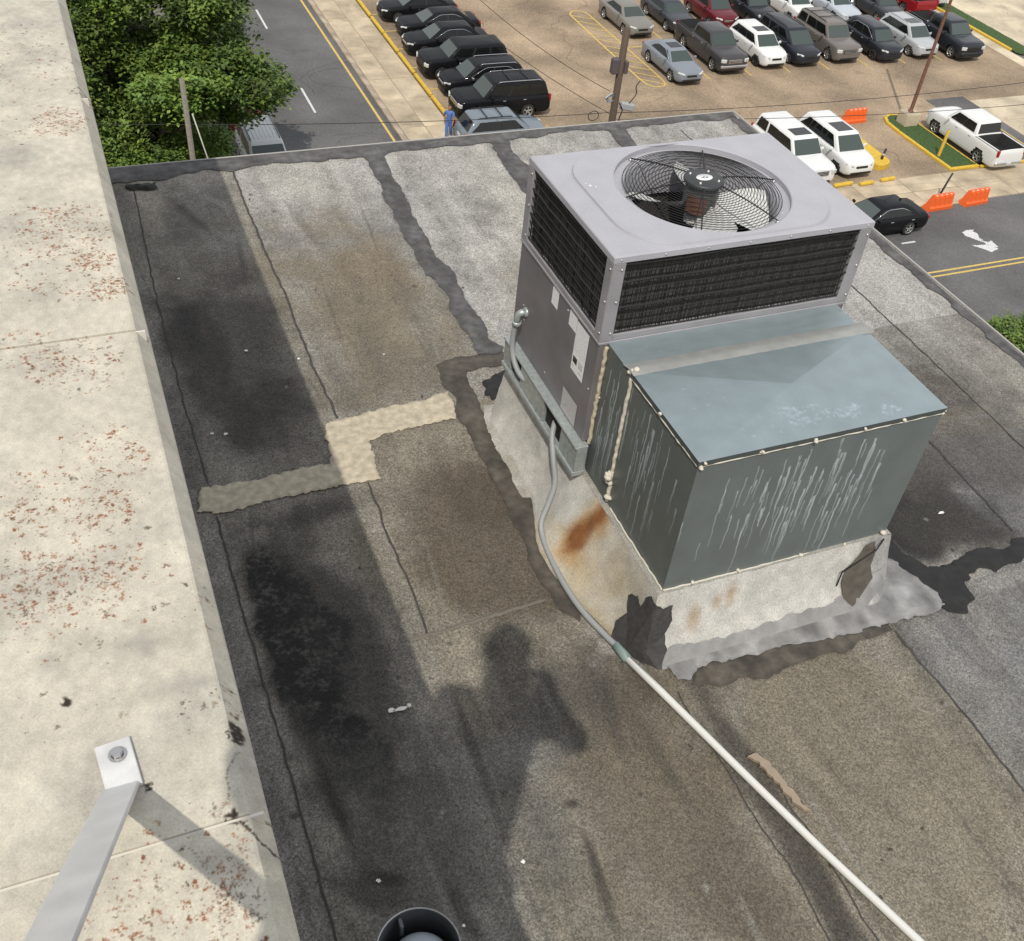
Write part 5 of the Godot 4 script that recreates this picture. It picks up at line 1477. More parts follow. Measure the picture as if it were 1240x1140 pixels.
	var S := func(sd: int, u: float, v: float) -> Vector3:
		var vv := (lerpf(belt, y1, v) - (belt - 0.03)) / (y1 - belt + 0.03)
		return Vector3(sd * (lerpf(hb, ht + 0.03, vv) + 0.007), lerpf(belt, y1, v), lerpf(lerpf(zb, zr, vv), lerpf(zc, zf, vv), u))
	var panes: Array = {"sedan": [[0.13, 0.485], [0.52, 0.90]], "crossover": [[0.05, 0.25], [0.28, 0.56], [0.59, 0.91]], "suv": [[0.05, 0.29], [0.33, 0.60], [0.64, 0.94]], "van": [[0.05, 0.30], [0.33, 0.60], [0.63, 0.88]], "pickup": [[0.09, 0.48], [0.52, 0.92]], "jeep": [[0.05, 0.28], [0.32, 0.60], [0.64, 0.94]]}[kind]
	for sd in [-1, 1]:
		st = sfc()
		var i0: int = 1 if panes.size() > 2 and kind != "crossover" else 0
		face(st, [S.call(sd, panes[i0][0] + 0.06, 0.11), S.call(sd, panes[-1][1] - 0.04, 0.11), S.call(sd, panes[-1][1] - 0.04, 0.88), S.call(sd, panes[i0][0] + 0.08, 0.88)], Vector3(0, 1, 0))
		var bpl := obj("pillar_trim", st, blackp, c)
		bpl.position.x = -0.0035 * sd
		for p in panes:
			st = sfc()
			var v0 := 0.10; var v1 := 0.90
			var lastr: float = 0.10 if (p[0] < 0.2 and kind in ["sedan", "crossover"]) else 0.0
			face(st, [S.call(sd, p[0], v0), S.call(sd, p[1], v0), S.call(sd, p[1], v1 - 0.04), S.call(sd, p[1] - 0.02, v1), S.call(sd, p[0] + lastr + 0.02, v1), S.call(sd, p[0] + lastr, v1 - 0.05)], Vector3(0, 1, 0))
			obj("side_window", st, glass, c)
		if s.get("trim", false):
			st = sfc(false)
			var pts := []
			for k in 13: pts.append(S.call(sd, lerpf(0.13, 0.92, k / 12.0), 0.93 - 0.5 * pow(maxf(0.0, (0.25 - k / 12.0)) * 4.0, 2.0) - 0.85 * pow(maxf(0.0, (k / 12.0 - 0.75)) * 4.0, 2.0)))
			tube(st, pts, 0.017, 5)
			obj("window_trim", st, chrome, c)
	var FW := func(u: float, v: float, front: bool) -> Vector3:
		var vv := (lerpf(belt, y1, v) - (belt - 0.03)) / (y1 - belt + 0.03)
		var hw := lerpf(hb, ht + 0.03, vv) - 0.075
		return Vector3(u * hw, lerpf(belt, y1, v), (lerpf(zc, zf, vv) + 0.02 + 0.012 if front else lerpf(zb, zr, vv) - 0.02 - 0.012) - (0.0 if front else 0.0))
	for front in [true, false]:
		st = sfc(false)
		var v0 := 0.05 if front else (0.12 if kind != "van" else 0.2)
		for k in 6: face(st, [FW.call(lerpf(-1, 1, k / 6.0), v0, front), FW.call(lerpf(-1, 1, (k + 1) / 6.0), v0, front), FW.call(lerpf(-1, 1, (k + 1) / 6.0), 0.95, front), FW.call(lerpf(-1, 1, k / 6.0), 0.95, front)], Vector3(0, 0.5, 0))
		obj("windshield" if front else "rear_window", st, mat("windshield_glass", Color(0.050, 0.068, 0.064), 0.05) if front else glass, c)
	if s.get("sunroof", false): obj("sunroof", bx(-ht * 0.68, ht * 0.68, H - 0.02, H + 0.012, zf - 0.95 - s.get("pano", 0.0), zf - 0.2, 0.006), mat("sunroof_glass", Color(0.012, 0.012, 0.014), 0.08), c)
	if s.get("roof_rails", "") != "":
		for sd in [-1, 1]:
			st = sfc(false)
			var pts := [Vector3(sd * (ht - 0.06), H - 0.03, zf - 0.25), Vector3(sd * (ht - 0.06), H + 0.035, zf - 0.36), Vector3(sd * (ht - 0.06), H + 0.04, (zf + zr) / 2), Vector3(sd * (ht - 0.06), H + 0.035, zr + 0.3), Vector3(sd * (ht - 0.06), H - 0.03, zr + 0.18)]
			tube(st, pts, 0.022, 6)
			obj("roof_rail", st, chrome if s.roof_rails == "chrome" else blackp, c)
		if s.get("crossbars", false):
			for q in [0.35, 0.7]:
				var zz: float = lerpf(zf, zr, q)
				obj("roof_crossbar", bx(-ht + 0.05, ht - 0.05, H + 0.045, H + 0.075, zz - 0.03, zz + 0.03, 0.008), blackp, c)
	if s.get("ribs", false):
		for q in 6: obj("roof_rib", bx(lerpf(-0.45, 0.45, q / 5.0) - 0.02, lerpf(-0.45, 0.45, q / 5.0) + 0.02, H - 0.01, H + 0.018, zr + 0.3, zf - 0.35, 0.005), pm, c)
	# wheels
	var rim := mat("car_rim_dark", Color(0.05, 0.05, 0.055), 0.35, 0.6) if s.get("dark_rims", false) else mat("car_rim", Color(0.45, 0.46, 0.47), 0.3, 0.75)
	for q in [[az, 1], [az, -1], [bz, 1], [bz, -1]]:
		var wh := obj("wheel", tyre_mesh, mat("tyre", Color(0.018, 0.018, 0.018), 0.85), c)
		var k := R / 0.345
		wh.transform = Transform3D(Basis(Vector3.UP, 0.0 if q[1] > 0 else PI).scaled(Vector3(1, k, k)), Vector3(q[1] * (W / 2 - 0.115), R, q[0]))
		obj("rim", rim_mesh, rim, wh)
		obj("rim_backing", rim_dark_mesh, blackp, wh)
	# lights, grille, bumpers, mirrors, handles, plate
	var boxy := kind in ["suv", "pickup", "jeep"]
	for sd in [-1, 1]:
		st = sfc()
		if kind == "jeep": lathe(st, [Vector2(0, 0.04), Vector2(0.09, 0.02), Vector2(0.10, -0.05)], 16, Transform3D(Basis(Vector3.RIGHT, PI / 2), Vector3(sd * W * 0.33, hood * 0.80, f + 0.0)))
		elif boxy: cbox(st, Vector3(sd * W * 0.385, hood * 0.745, f - 0.075), Vector3(0.34, 0.21, 0.16), 0.03, Basis(Vector3.UP, sd * 0.32))
		else: cbox(st, Vector3(sd * W * 0.345, hood * 0.765, f - 0.16), Vector3(0.44, 0.11, 0.18), 0.03, Basis(Vector3.UP, sd * 0.62) * Basis(Vector3.RIGHT, -0.5) * Basis(Vector3.BACK, sd * 0.15))
		obj("headlight", st, lamp, c)
		st = sfc()
		if kind == "sedan": cbox(st, Vector3(sd * W * 0.365, belt - 0.15, r + 0.09), Vector3(0.36, 0.14, 0.14), 0.02, Basis(Vector3.UP, -sd * 0.35))
		else: cbox(st, Vector3(sd * W * 0.445, belt - 0.16, r + 0.055), Vector3(0.13, 0.36, 0.13), 0.02)
		obj("taillight", st, mat("car_red_lens", Color(0.33, 0.012, 0.015), 0.2), c)
		st = sfc()
		cbox(st, Vector3(sd * (W / 2 + 0.085), belt + 0.075, zc - 0.42), Vector3(0.20, 0.15, 0.10), 0.03, Basis(Vector3.UP, sd * 0.15))
		obj("mirror", st, chrome if s.get("chrome_mirror", false) else pm, c)
		for p in panes:
			if kind in ["crossover", "suv", "van", "jeep"] and p == panes[0]: continue
			var zz: float = lerpf(zb, zc, p[0] + 0.05)
			st = sfc()
			cbox(st, Vector3(sd * (W / 2 * 0.992), belt - 0.15, zz), Vector3(0.035, 0.035, 0.17), 0.01)
			obj("door_handle", st, chrome if s.get("trim", false) or boxy else pm, c)
	st = sfc()
	var gw: float = W * (0.46 if boxy else 0.36)
	cbox(st, Vector3(0, hood * (0.70 if boxy else 0.665), f - 0.005), Vector3(gw, 0.24 if boxy else 0.12, 0.05), 0.015)
	obj("grille", st, chrome if s.get("grille", "") == "chrome" else blackp, c)
	if boxy:
		for k in 3: obj("grille_bar", bx(-gw / 2 + 0.03, gw / 2 - 0.03, hood * 0.70 + (k - 1) * 0.08 - 0.012, hood * 0.70 + (k - 1) * 0.08 + 0.012, f + 0.018, f + 0.032, 0.004), blackp if s.get("grille", "") == "chrome" else (chrome if s.get("bars", true) else blackp), c)
	obj("bumper_intake", bx(-W * 0.33, W * 0.33, 0.33, 0.46, f - 0.05, f + 0.012, 0.02), blackp, c)
	if s.get("bumper", "") == "chrome" or kind == "pickup":
		var bm: Material = chrome if s.get("bumper", "") == "chrome" else pm
		obj("bumper", bx(-W * 0.455, W * 0.455, 0.47, 0.66, f - 0.14, f + 0.035, 0.05), bm, c)
		obj("bumper", bx(-W * 0.46, W * 0.46, 0.45, 0.64, r - 0.06, r + 0.14, 0.04), chrome if kind == "pickup" else bm, c)
	obj("license_plate", bx(-0.16, 0.16, 0.66, 0.80, r - 0.018, r + 0.03, 0.004) if kind != "pickup" else bx(-0.16, 0.16, 0.49, 0.61, r - 0.075, r - 0.05, 0.004), mat("plate_white", Color(0.6, 0.62, 0.62), 0.4), c)
	if s.get("cladding", false):
		for sd in [-1, 1]: obj("sill_trim", bx(sd * W * 0.5 - 0.03, sd * W * 0.5 + 0.012, 0.26, 0.40, bz + R + 0.09, az - R - 0.09, 0.012), blackp, c)
	if s.get("antenna", false): obj("antenna", bx(-0.02, 0.02, H - 0.02, H + 0.06, zr + 0.12, zr + 0.26, 0.015), pm, c)
	return c

func cars() -> void:
	wheel_meshes()
	var blk := ["black_car_paint", Color(0.0095, 0.010, 0.012)]
	var nav := ["dark_navy_paint", Color(0.018, 0.021, 0.028)]
	var wht := ["white_car_paint", Color(0.70, 0.71, 0.71)]
	var slv := ["silver_car_paint", Color(0.40, 0.42, 0.44)]
	var mid := "cars parked in rows in the brown lot"
	var lft := "cars parked nose to the street along the yellow blocks"
	var list := [
		{"name": "parked_car", "kind": "sedan", "at": [33.87, -51.5], "deg": 0, "col": ["steel_blue_paint", Color(0.20, 0.225, 0.26)], "sunroof": true, "label": "silver blue sedan with sunroof beside the yellow hatched strip, nearest car there", "cat": "car", "group": mid, "trim": true},
		{"name": "pickup_truck", "kind": "pickup", "at": [37.35, -52.5], "deg": 0, "col": ["graphite_paint", Color(0.055, 0.052, 0.056)], "grille": "chrome", "bumper": "chrome", "label": "dark grey pickup with chrome grille between silver blue sedan and white crossover", "cat": "pickup", "group": mid},
		{"name": "parked_car", "kind": "crossover", "at": [40.5, -52.73], "deg": 0, "col": wht, "sunroof": true, "dark_rims": true, "cladding": true, "label": "white crossover with sunroof between dark grey pickup and black minivan", "cat": "car", "group": mid},
		{"name": "minivan", "kind": "van", "at": [42.95, -52.77], "deg": 0, "col": nav, "roof_rails": "black", "label": "black minivan with roof rails between white crossover and grey brown suv", "cat": "minivan", "group": mid},
		{"name": "parked_car", "kind": "suv", "at": [45.92, -52.76], "deg": 0, "col": ["taupe_paint", Color(0.15, 0.135, 0.125)], "roof_rails": "black", "crossbars": true, "label": "big grey brown suv in the front row next to black minivan", "cat": "suv", "group": mid},
		{"name": "parked_car", "kind": "crossover", "at": [49.05, -52.33], "deg": 0, "col": nav, "trim": true, "dark_rims": true, "cladding": true, "label": "black crossover with bright window trim right of the grey brown suv", "cat": "car", "group": mid},
		{"name": "parked_car", "kind": "crossover", "at": [52.05, -52.51], "deg": 0, "col": slv, "sunroof": true, "roof_rails": "chrome", "label": "silver crossover with sunroof next to the black pickup", "cat": "car", "group": mid},
		{"name": "pickup_truck", "kind": "pickup", "at": [54.95, -51.75], "deg": 0, "col": nav, "chest": true, "bars": false, "label": "black pickup at the front row's end by the grass strip", "cat": "pickup", "group": mid},
		{"name": "parked_car", "kind": "sedan", "at": [34.3, -58.55], "deg": 0, "col": ["pewter_paint", Color(0.20, 0.19, 0.175)], "label": "pewter grey sedan at the head of the yellow hatched strip", "cat": "car", "group": mid},
		{"name": "parked_car", "kind": "sedan", "at": [37.5, -58.8], "deg": 0, "col": ["slate_paint", Color(0.045, 0.05, 0.058)], "label": "dark slate sedan behind the dark grey pickup", "cat": "car", "group": mid},
		{"name": "parked_car", "kind": "crossover", "at": [40.75, -58.9], "deg": 0, "col": ["maroon_paint", Color(0.12, 0.012, 0.02)], "roof_rails": "black", "grille": "chrome", "label": "dark red crossover behind the white crossover", "cat": "car", "group": mid},
		{"name": "parked_car", "kind": "jeep", "at": [43.7, -58.9], "deg": 0, "col": nav, "label": "black boxy suv with round headlights in the back row", "cat": "suv", "group": mid},
		{"name": "parked_car", "kind": "crossover", "at": [47.05, -59.0], "deg": 0, "col": wht, "dark_rims": true, "label": "white crossover in the back row behind the grey brown suv", "cat": "car", "group": mid},
		{"name": "parked_car", "kind": "sedan", "at": [50.35, -58.6], "deg": 0, "col": ["ice_silver_paint", Color(0.44, 0.48, 0.54)], "label": "pale ice silver sedan in the back row", "cat": "car", "group": mid},
		{"name": "parked_car", "kind": "crossover", "at": [53.6, -58.0], "deg": 0, "col": ["slate_paint", Color(0.045, 0.05, 0.058)], "grille": "chrome", "label": "dark grey crossover in the back row behind the silver crossover", "cat": "car", "group": mid},
		{"name": "pickup_truck", "kind": "pickup", "at": [56.9, -62.9], "deg": 180, "col": ["bright_red_paint", Color(0.26, 0.012, 0.018)], "label": "bright red pickup parked tail towards us in the back row", "cat": "pickup", "group": mid},
		{"name": "parked_car", "kind": "suv", "at": [59.4, -60.6], "deg": 0, "col": ["frost_paint", Color(0.50, 0.53, 0.55)], "bars": false, "label": "pale silver suv with black grille beside the red pickup", "cat": "suv", "group": mid},
		{"name": "parked_car", "kind": "sedan", "at": [19.85, -63.15], "deg": -90, "col": blk, "label": "black sedan farthest along the yellow blocks", "cat": "car", "group": lft},
		{"name": "parked_car", "kind": "sedan", "at": [20.2, -60.4], "deg": -90, "col": blk, "trim": true, "L": 5.0, "label": "black sedan with chrome window arc, second from far end of yellow blocks", "cat": "car", "group": lft},
		{"name": "parked_car", "kind": "sedan", "at": [19.8, -57.9], "deg": -90, "col": blk, "trim": true, "L": 5.1, "H": 1.54, "grille": "chrome", "label": "black sedan with bright grille parked just beyond the first black suv", "cat": "car", "group": lft},
		{"name": "parked_car", "kind": "suv", "at": [19.7, -54.75], "deg": -90, "col": blk, "H": 1.78, "L": 5.0, "bars": false, "label": "black smooth roofed suv between a black sedan and black railed crossover", "cat": "suv", "group": lft},
		{"name": "parked_car", "kind": "crossover", "at": [20.0, -52.2], "deg": -90, "col": blk, "roof_rails": "chrome", "trim": true, "chrome_mirror": true, "grille": "chrome", "L": 4.85, "label": "black crossover with silver roof rails and bright window trim", "cat": "car", "group": lft},
		{"name": "parked_car", "kind": "suv", "at": [19.75, -49.45], "deg": -90, "col": blk, "roof_rails": "chrome", "crossbars": true, "grille": "chrome", "L": 5.15, "label": "large black suv with big chrome grille behind the person in blue", "cat": "suv", "group": lft},
		{"name": "parked_car", "kind": "crossover", "at": [21.55, -45.95], "deg": 90, "col": ["blue_grey_paint", Color(0.17, 0.205, 0.24)], "roof_rails": "black", "crossbars": true, "label": "blue grey crossover with black roof rack facing away from the street", "cat": "car"},
		{"name": "parked_car", "kind": "suv", "at": [34.25, -38.95], "deg": 0, "col": wht, "sunroof": true, "L": 5.3, "H": 1.92, "roof_rails": "", "label": "large white suv parked just behind the air conditioner, left of its twin", "cat": "suv", "group": "white suvs by the pavement"},
		{"name": "parked_car", "kind": "crossover", "at": [37.1, -39.35], "deg": 0, "col": wht, "sunroof": true, "pano": 0.25, "L": 5.05, "W": 1.98, "H": 1.77, "wb": 2.95, "dark_rims": true, "label": "white three row crossover with long black sunroof beside yellow kerb nose", "cat": "suv", "group": "white suvs by the pavement"},
		{"name": "pickup_truck", "kind": "pickup", "at": [46.0, -42.28], "deg": 180, "col": wht, "rails": false, "label": "white pickup parked beside the grass island with tail towards us", "cat": "pickup"},
		{"name": "passing_car", "kind": "sedan", "at": [33.25, -33.95], "deg": -90, "col": blk, "trim": true, "L": 4.9, "antenna": true, "label": "black sedan on the cross street next to the orange barriers", "cat": "car"},
		{"name": "parked_car", "kind": "van", "at": [8.15, -43.9], "deg": 0, "col": ["pale_silver_paint", Color(0.56, 0.58, 0.59)], "ribs": true, "roof_rails": "black", "label": "pale silver minivan with ribbed roof at the kerb below the tree", "cat": "minivan", "group": "cars at the left kerb"},
		{"name": "parked_car", "kind": "crossover", "at": [8.15, -49.9], "deg": 0, "col": ["cherry_paint", Color(0.20, 0.02, 0.025)], "label": "red car half hidden under the tree behind the silver minivan", "cat": "car", "group": "cars at the left kerb"},
		{"name": "parked_car", "kind": "sedan", "at": [8.2, -55.6], "deg": 0, "col": wht, "label": "white sedan under the tree behind the red car", "cat": "car", "group": "cars at the left kerb"},
		{"name": "parked_car", "kind": "crossover", "at": [8.2, -61.0], "deg": 0, "col": ["ice_silver_paint", Color(0.44, 0.48, 0.54)], "label": "pale silver car at the far end of the left kerb beyond the tree", "cat": "car", "group": "cars at the left kerb"},
	]
	for s in list: car(s)

# ---------------------------------------------------------------- streets, lot, pavements
func ground_tex(key: String, size: int, cracks: int, blots: int, grain: float, cloud: float, sd: int) -> ImageTexture:
	var nz := FastNoiseLite.new()
	nz.seed = sd; nz.frequency = 0.006; nz.fractal_octaves = 6
	var im := nz.get_seamless_image(size, size)
	im.convert(Image.FORMAT_L8)
	var d := im.get_data()
	var rng := RandomNumberGenerator.new()
	rng.seed = sd
	for i in d.size(): d[i] = clampi(int(205.0 + (d[i] - 128.0) * cloud + (rng.randf() - 0.5) * grain * 255.0), 0, 255)
	im = Image.create_from_data(size, size, false, Image.FORMAT_L8, d)
	im.convert(Image.FORMAT_RGB8)
	for k in blots: blot(im, Vector2(rng.randf() * size, rng.randf() * size), rng.randf_range(4, 22), Color(0.55, 0.55, 0.55) if rng.randf() < 0.7 else Color(0.95, 0.95, 0.95), rng.randf_range(0.08, 0.3), rng)
	for k in cracks:
		var p := Vector2(rng.randf() * size, rng.randf() * size)
		var a := rng.randf_range(0, TAU) if rng.randf() < 0.5 else float(rng.randi() % 4) * PI / 2 + rng.randf_range(-0.2, 0.2)
		var w := rng.randf_range(0.45, 0.9)
		for t in rng.randi_range(40, 260):
			p += Vector2(cos(a), sin(a)) * 1.6
			a += rng.randf_range(-0.25, 0.25)
			blot(im, p, w * rng.randf_range(0.6, 1.3), Color(0.40, 0.39, 0.38), 0.7, rng)
	tex[key] = ImageTexture.create_from_image(im)
	return tex[key]

func sheet(called: String, x0: float, x1: float, z0: float, z1: float, y: float, m: Material, label := "", cat := "") -> MeshInstance3D:
	var st := sfc()
	quad(st, Vector3(x0, y, z1), Vector3(x1, y, z1), Vector3(x1, y, z0), Vector3(x0, y, z0))
	var o := obj(called, st, m)
	tag(o, label if label else "", "", "", "structure")
	return o

func mark(st: SurfaceTool, a: Vector2, b: Vector2, w: float, y: float) -> void:
	var d := (b - a).normalized()
	var n := Vector2(-d.y, d.x) * w / 2
	flat_poly(PackedVector2Array([a + n, b + n, b - n, a - n]), y, st)

func site() -> void:
	var asph := mat("street_asphalt", Color(0.108, 0.106, 0.108), 0.9, 0.0, ground_tex("street", 1024, 46, 80, 0.20, 0.22, 4), 34.0)
	var lotm := mat("lot_asphalt", Color(0.285, 0.216, 0.148), 0.92, 0.0, ground_tex("lot", 1024, 60, 260, 0.26, 0.34, 9), 38.0)
	var conc := mat("pavement_concrete", Color(0.43, 0.355, 0.255), 0.9, 0.0, ground_tex("pave", 512, 8, 90, 0.14, 0.26, 12), 9.0)
	var conc2 := mat("pale_concrete", Color(0.50, 0.43, 0.32), 0.9, 0.0, tex["pave"], 12.0)
	var kerbm := mat("kerb_concrete", Color(0.34, 0.28, 0.215), 0.9, 0.0, tex["pave"], 3.0)
	var yel := mat("yellow_paint", Color(0.62, 0.40, 0.045), 0.7, 0.0, gray_tex("cloud", 512, 0.008, 0.22, 0.05, 0.0, 4), 1.2)
	var lane := mat("lane_yellow", Color(0.60, 0.43, 0.12), 0.75, 0.0, gray_tex("flash", 512, 0.02, 0.5, 0.5, 0.10, 17), 0.9)
	var whitem := mat("road_white", Color(0.62, 0.62, 0.60), 0.75, 0.0, gray_tex("flash", 512, 0.02, 0.5, 0.5, 0.10, 17), 0.9)
	var grassm := mat("grass_green", Color(0.045, 0.085, 0.022), 0.95, 0.0, gray_tex("grasst", 512, 0.03, 0.6, 0.5, 0.05, 33), 3.0)
	tag(sheet("ground", -400, 400, -500, 300, -0.03, mat("far_ground", Color(0.16, 0.15, 0.13), 0.95)), "", "", "", "structure")
	var street := sheet("street", 6.9, 15.32, -140, -35.2, 0.0, asph, "grey asphalt street with dashed white centre line")
	var cross := sheet("cross_street", -80, 120, -35.2, -24.6, 0.0, asph, "grey asphalt cross street with double yellow line")
	var lot := sheet("car_park", 18.2, 58.42, -130, -38.05, 0.012, lotm, "brown asphalt car park with yellow stall lines")
	sheet("car_park_edge", 47.75, 50.62, -46.3, -38.05, 0.016, asph, "grey asphalt strip beside the car park's concrete pad")
	var st := sfc()
	for z in range(-16, 1):
		var zz := -51.1 + z * 11.5 + 23.0
		if zz < -38: mark(st, Vector2(11.9, zz), Vector2(11.9, zz - 3.05), 0.11, 0.005)
	for z in range(-12, 0):
		var zz := -51.1 - (z + 12) * 11.5 + 11.5
		mark(st, Vector2(11.9, zz), Vector2(11.9, zz - 3.05), 0.12, 0.006)
	obj("lane_dash", st, whitem, street).set_meta("kind", "stuff")
	st = sfc(); mark(st, Vector2(14.95, -38), Vector2(14.95, -140), 0.13, 0.005)
	obj("edge_line", st, lane, street)
	for q in [-29.93, -29.61]:
		st = sfc(); mark(st, Vector2(-60, q), Vector2(110, q), 0.11, 0.005)
		obj("centre_line", st, lane, cross)
	st = sfc(); mark(st, Vector2(35.3, -32.45), Vector2(36.1, -32.45), 0.12, 0.005)
	# worn turn arrow
	for q in [poly([39.02, -32.30, 39.10, -32.62, 39.45, -32.74, 39.95, -32.72, 39.72, -32.60, 39.80, -32.36, 39.62, -31.95, 39.66, -31.70, 39.50, -31.62, 39.30, -31.92]), poly([39.46, -31.90, 39.62, -31.72, 39.78, -31.52, 40.05, -31.62, 39.98, -31.06, 39.86, -31.02, 39.58, -31.36]), poly([38.72, -31.50, 39.10, -31.42, 39.55, -31.38, 39.90, -30.92, 39.30, -30.72, 39.10, -31.06]), poly([39.62, -32.80, 40.28, -32.66, 39.9, -32.66])]:
		flat_poly(ragged(q, 0.07, 0.06, 9.0), 0.006, st)
	part_label(obj("turn_arrow", st, whitem, cross), "worn white turn arrow")
	# stall lines
	st = sfc()
	var SL := func(a: Vector2, b: Vector2) -> void:
		var s2 := sfc(); mark(s2, a, b, 0.105, 0.020); obj("stall_line", s2, lane, lot)
	for x in [35.68, 38.62, 41.42, 44.3, 47.28, 50.22, 53.2]: SL.call(Vector2(x, -51.4), Vector2(x + 0.05, -64.0))
	for z in [-63.95, -61.2, -58.5, -55.75, -52.83, -50.2, -47.3]: SL.call(Vector2(18.6, z), Vector2(23.4, z))
	SL.call(Vector2(32.75, -56.62), Vector2(35.6, -56.64))
	# hatched strip
	st = sfc()
	var ol := [Vector2(31.42, -61.2), Vector2(31.45, -62.3), Vector2(31.75, -62.78), Vector2(32.2, -62.9), Vector2(32.55, -62.7), Vector2(32.72, -62.2), Vector2(32.72, -57.0), Vector2(32.70, -52.0), Vector2(32.62, -51.2), Vector2(32.3, -50.92), Vector2(31.8, -50.88), Vector2(31.45, -51.25), Vector2(31.34, -52.0), Vector2(31.36, -57.0)]
	for k in ol.size(): mark(st, ol[k], ol[(k + 1) % ol.size()], 0.11, 0.020)
	for k in 11:
		var z := -61.6 + k * 1.02
		mark(st, Vector2(31.40, z - 0.62), Vector2(32.70, z + 0.32), 0.085, 0.0215)
	obj("hatched_marking", st, lane, lot)

	# pavements of separate slabs
	var pv := Node3D.new()
	add_named("pavement", pv, self)
	tag(pv, "concrete pavement slabs between the street and the car park", "", "", "structure")
	var rng := RandomNumberGenerator.new()
	rng.seed = 18
	var tones := []
	for k in 4: tones.append(mat("slab_tone_%d" % k, Color(0.43, 0.355, 0.255) * [0.92, 1.0, 1.07, 0.97][k], 0.9, 0.0, tex["pave"], [9.0, 7.0, 8.0, 10.0][k]))
	for k in 11:
		var za := -36.3 - (k + 1) * 3.0
		for q in [[15.62, 16.88], [16.90, 18.22]]: obj("paving_slab", bx(q[0], q[1], -0.05, 0.135 + rng.randf_range(-0.006, 0.006), za + 0.02, za + 2.98, 0.012), tones[rng.randi() % 4], pv)
		obj("kerb_stone", bx(15.30, 15.60, -0.05, 0.14, za + 0.012, za + 2.988, 0.02), kerbm, pv)
	for k in 15:
		var xa := 15.6 + k * 2.95
		obj("paving_slab", bx(xa + 0.015, xa + 2.935, -0.05, 0.045 + rng.randf_range(-0.004, 0.004), -36.58, -35.25 + (0.15 if k in [8] else 0.0), 0.012), tones[rng.randi() % 4], pv)
		obj("paving_slab", bx(xa + 0.015, xa + 2.935, -0.05, 0.050 + rng.randf_range(-0.004, 0.004), -38.02, -36.61, 0.012), tones[rng.randi() % 4], pv)
	for k in 8:
		var za := -36.3 - (k + 1) * 3.0
		obj("paving_slab", bx(4.2, 6.55, -0.05, 0.135, za + 0.02, za + 2.98, 0.012), tones[rng.randi() % 4], pv)
		obj("kerb_stone", bx(6.58, 6.88, -0.05, 0.14, za + 0.012, za + 2.988, 0.02), kerbm, pv)
	for q in [[50.64, 54.4, -45.7, -42.9], [54.42, 58.2, -45.7, -42.9], [50.64, 54.4, -42.88, -38.06], [54.42, 58.2, -42.88, -38.06], [61.25, 64.1, -57.0, -50.5], [61.25, 64.1, -63.5, -57.02], [64.12, 67.0, -57.0, -50.5], [64.12, 67.0, -63.5, -57.02], [61.25, 64.1, -70.0, -63.52], [64.12, 67.0, -70.0, -63.52], [67.02, 70.0, -63.5, -50.5], [67.02, 70.0, -70.0, -63.52], [64.12, 70.0, -50.48, -44.0], [58.44, 59.45, -54.3, -48.0], [58.44, 59.45, -61.0, -54.32]]:
		obj("paving_slab", bx(q[0], q[1], -0.05, 0.03 + rng.randf_range(-0.003, 0.003), q[2] + 0.01, q[3] - 0.01, 0.01), conc2, pv)
	st = sfc(); mark(st, Vector2(49.8, -44.0), Vector2(49.75, -38.3), 0.10, 0.022)
	obj("stall_line", st, lane, lot)

	# yellow parking blocks
	var grp := "yellow parking blocks between pavement and car park"
	var bz := [[-66.6, -63.4], [-63.1, -60.65], [-60.45, -57.75], [-57.5, -54.72], [-54.5, -51.78], [-51.6, -49.0], [-48.75, -46.1]]
	var words := ["farthest yellow parking block, beyond the farthest black sedan", "yellow parking block before the farthest black sedan", "yellow parking block before the chrome arc black sedan", "yellow parking block before the bright grille black sedan", "yellow parking block before the smooth roofed black suv", "yellow parking block before the railed black crossover", "yellow parking block beside the person in blue"]
	for k in bz.size():
		var s2 := sfc()
		cbox(s2, Vector3(0, 0.075, 0), Vector3(0.20, 0.19, bz[k][1] - bz[k][0]), 0.04)
		var o := obj("parking_block", s2, yel)
		o.position = Vector3(18.40, 0.09, (bz[k][0] + bz[k][1]) / 2)
		tag(o, words[k], "parking block", grp)
	var bx2 := [[35.2, 36.4, -37.97, "yellow concrete block in front of the large white suv, left of three"], [36.7, 37.6, -37.82, "short yellow block in front of the white three row crossover, middle of three"], [38.12, 39.06, -37.95, "short yellow block near the yellow kerb nose, right of three"]]
	for q in bx2:
		var s2 := sfc()
		cbox(s2, Vector3(0, 0.085, 0), Vector3(q[1] - q[0], 0.17, 0.20), 0.04)
		var o := obj("parking_block", s2, yel)
		o.position = Vector3((q[0] + q[1]) / 2, 0.055, q[2])
		o.rotation.y = 0.06
		tag(o, q[3], "parking block", "yellow blocks before the white suvs")

	# grass island with yellow kerb
	var isl := poly([43.02, -38.25, 43.0, -39.5, 43.0, -42.7, 43.1, -43.9, 43.4, -44.5, 43.9, -44.75, 44.4, -44.65, 44.75, -44.3, 44.88, -43.6, 44.85, -38.25])
	var kt := thing("island_kerb", Vector3(43.9, 0, -41.5), "yellow painted kerb round the grass island beside the white pickup", "kerb")
	for k in isl.size():
		var a := isl[k]; var b := isl[(k + 1) % isl.size()]
		var s2 := sfc()
		var d := b - a
		var thin := k == 8
		cbox(s2, Vector3((a.x + b.x) / 2 - 43.9, 0.07, (a.y + b.y) / 2 + 41.5), Vector3(0.07 if thin else 0.19, 0.17, d.length() + (0.10 if k != 8 else -0.05)), 0.03, Basis(Vector3.UP, atan2(d.x, d.y)))
		obj("kerb_stone", s2, yel, kt)
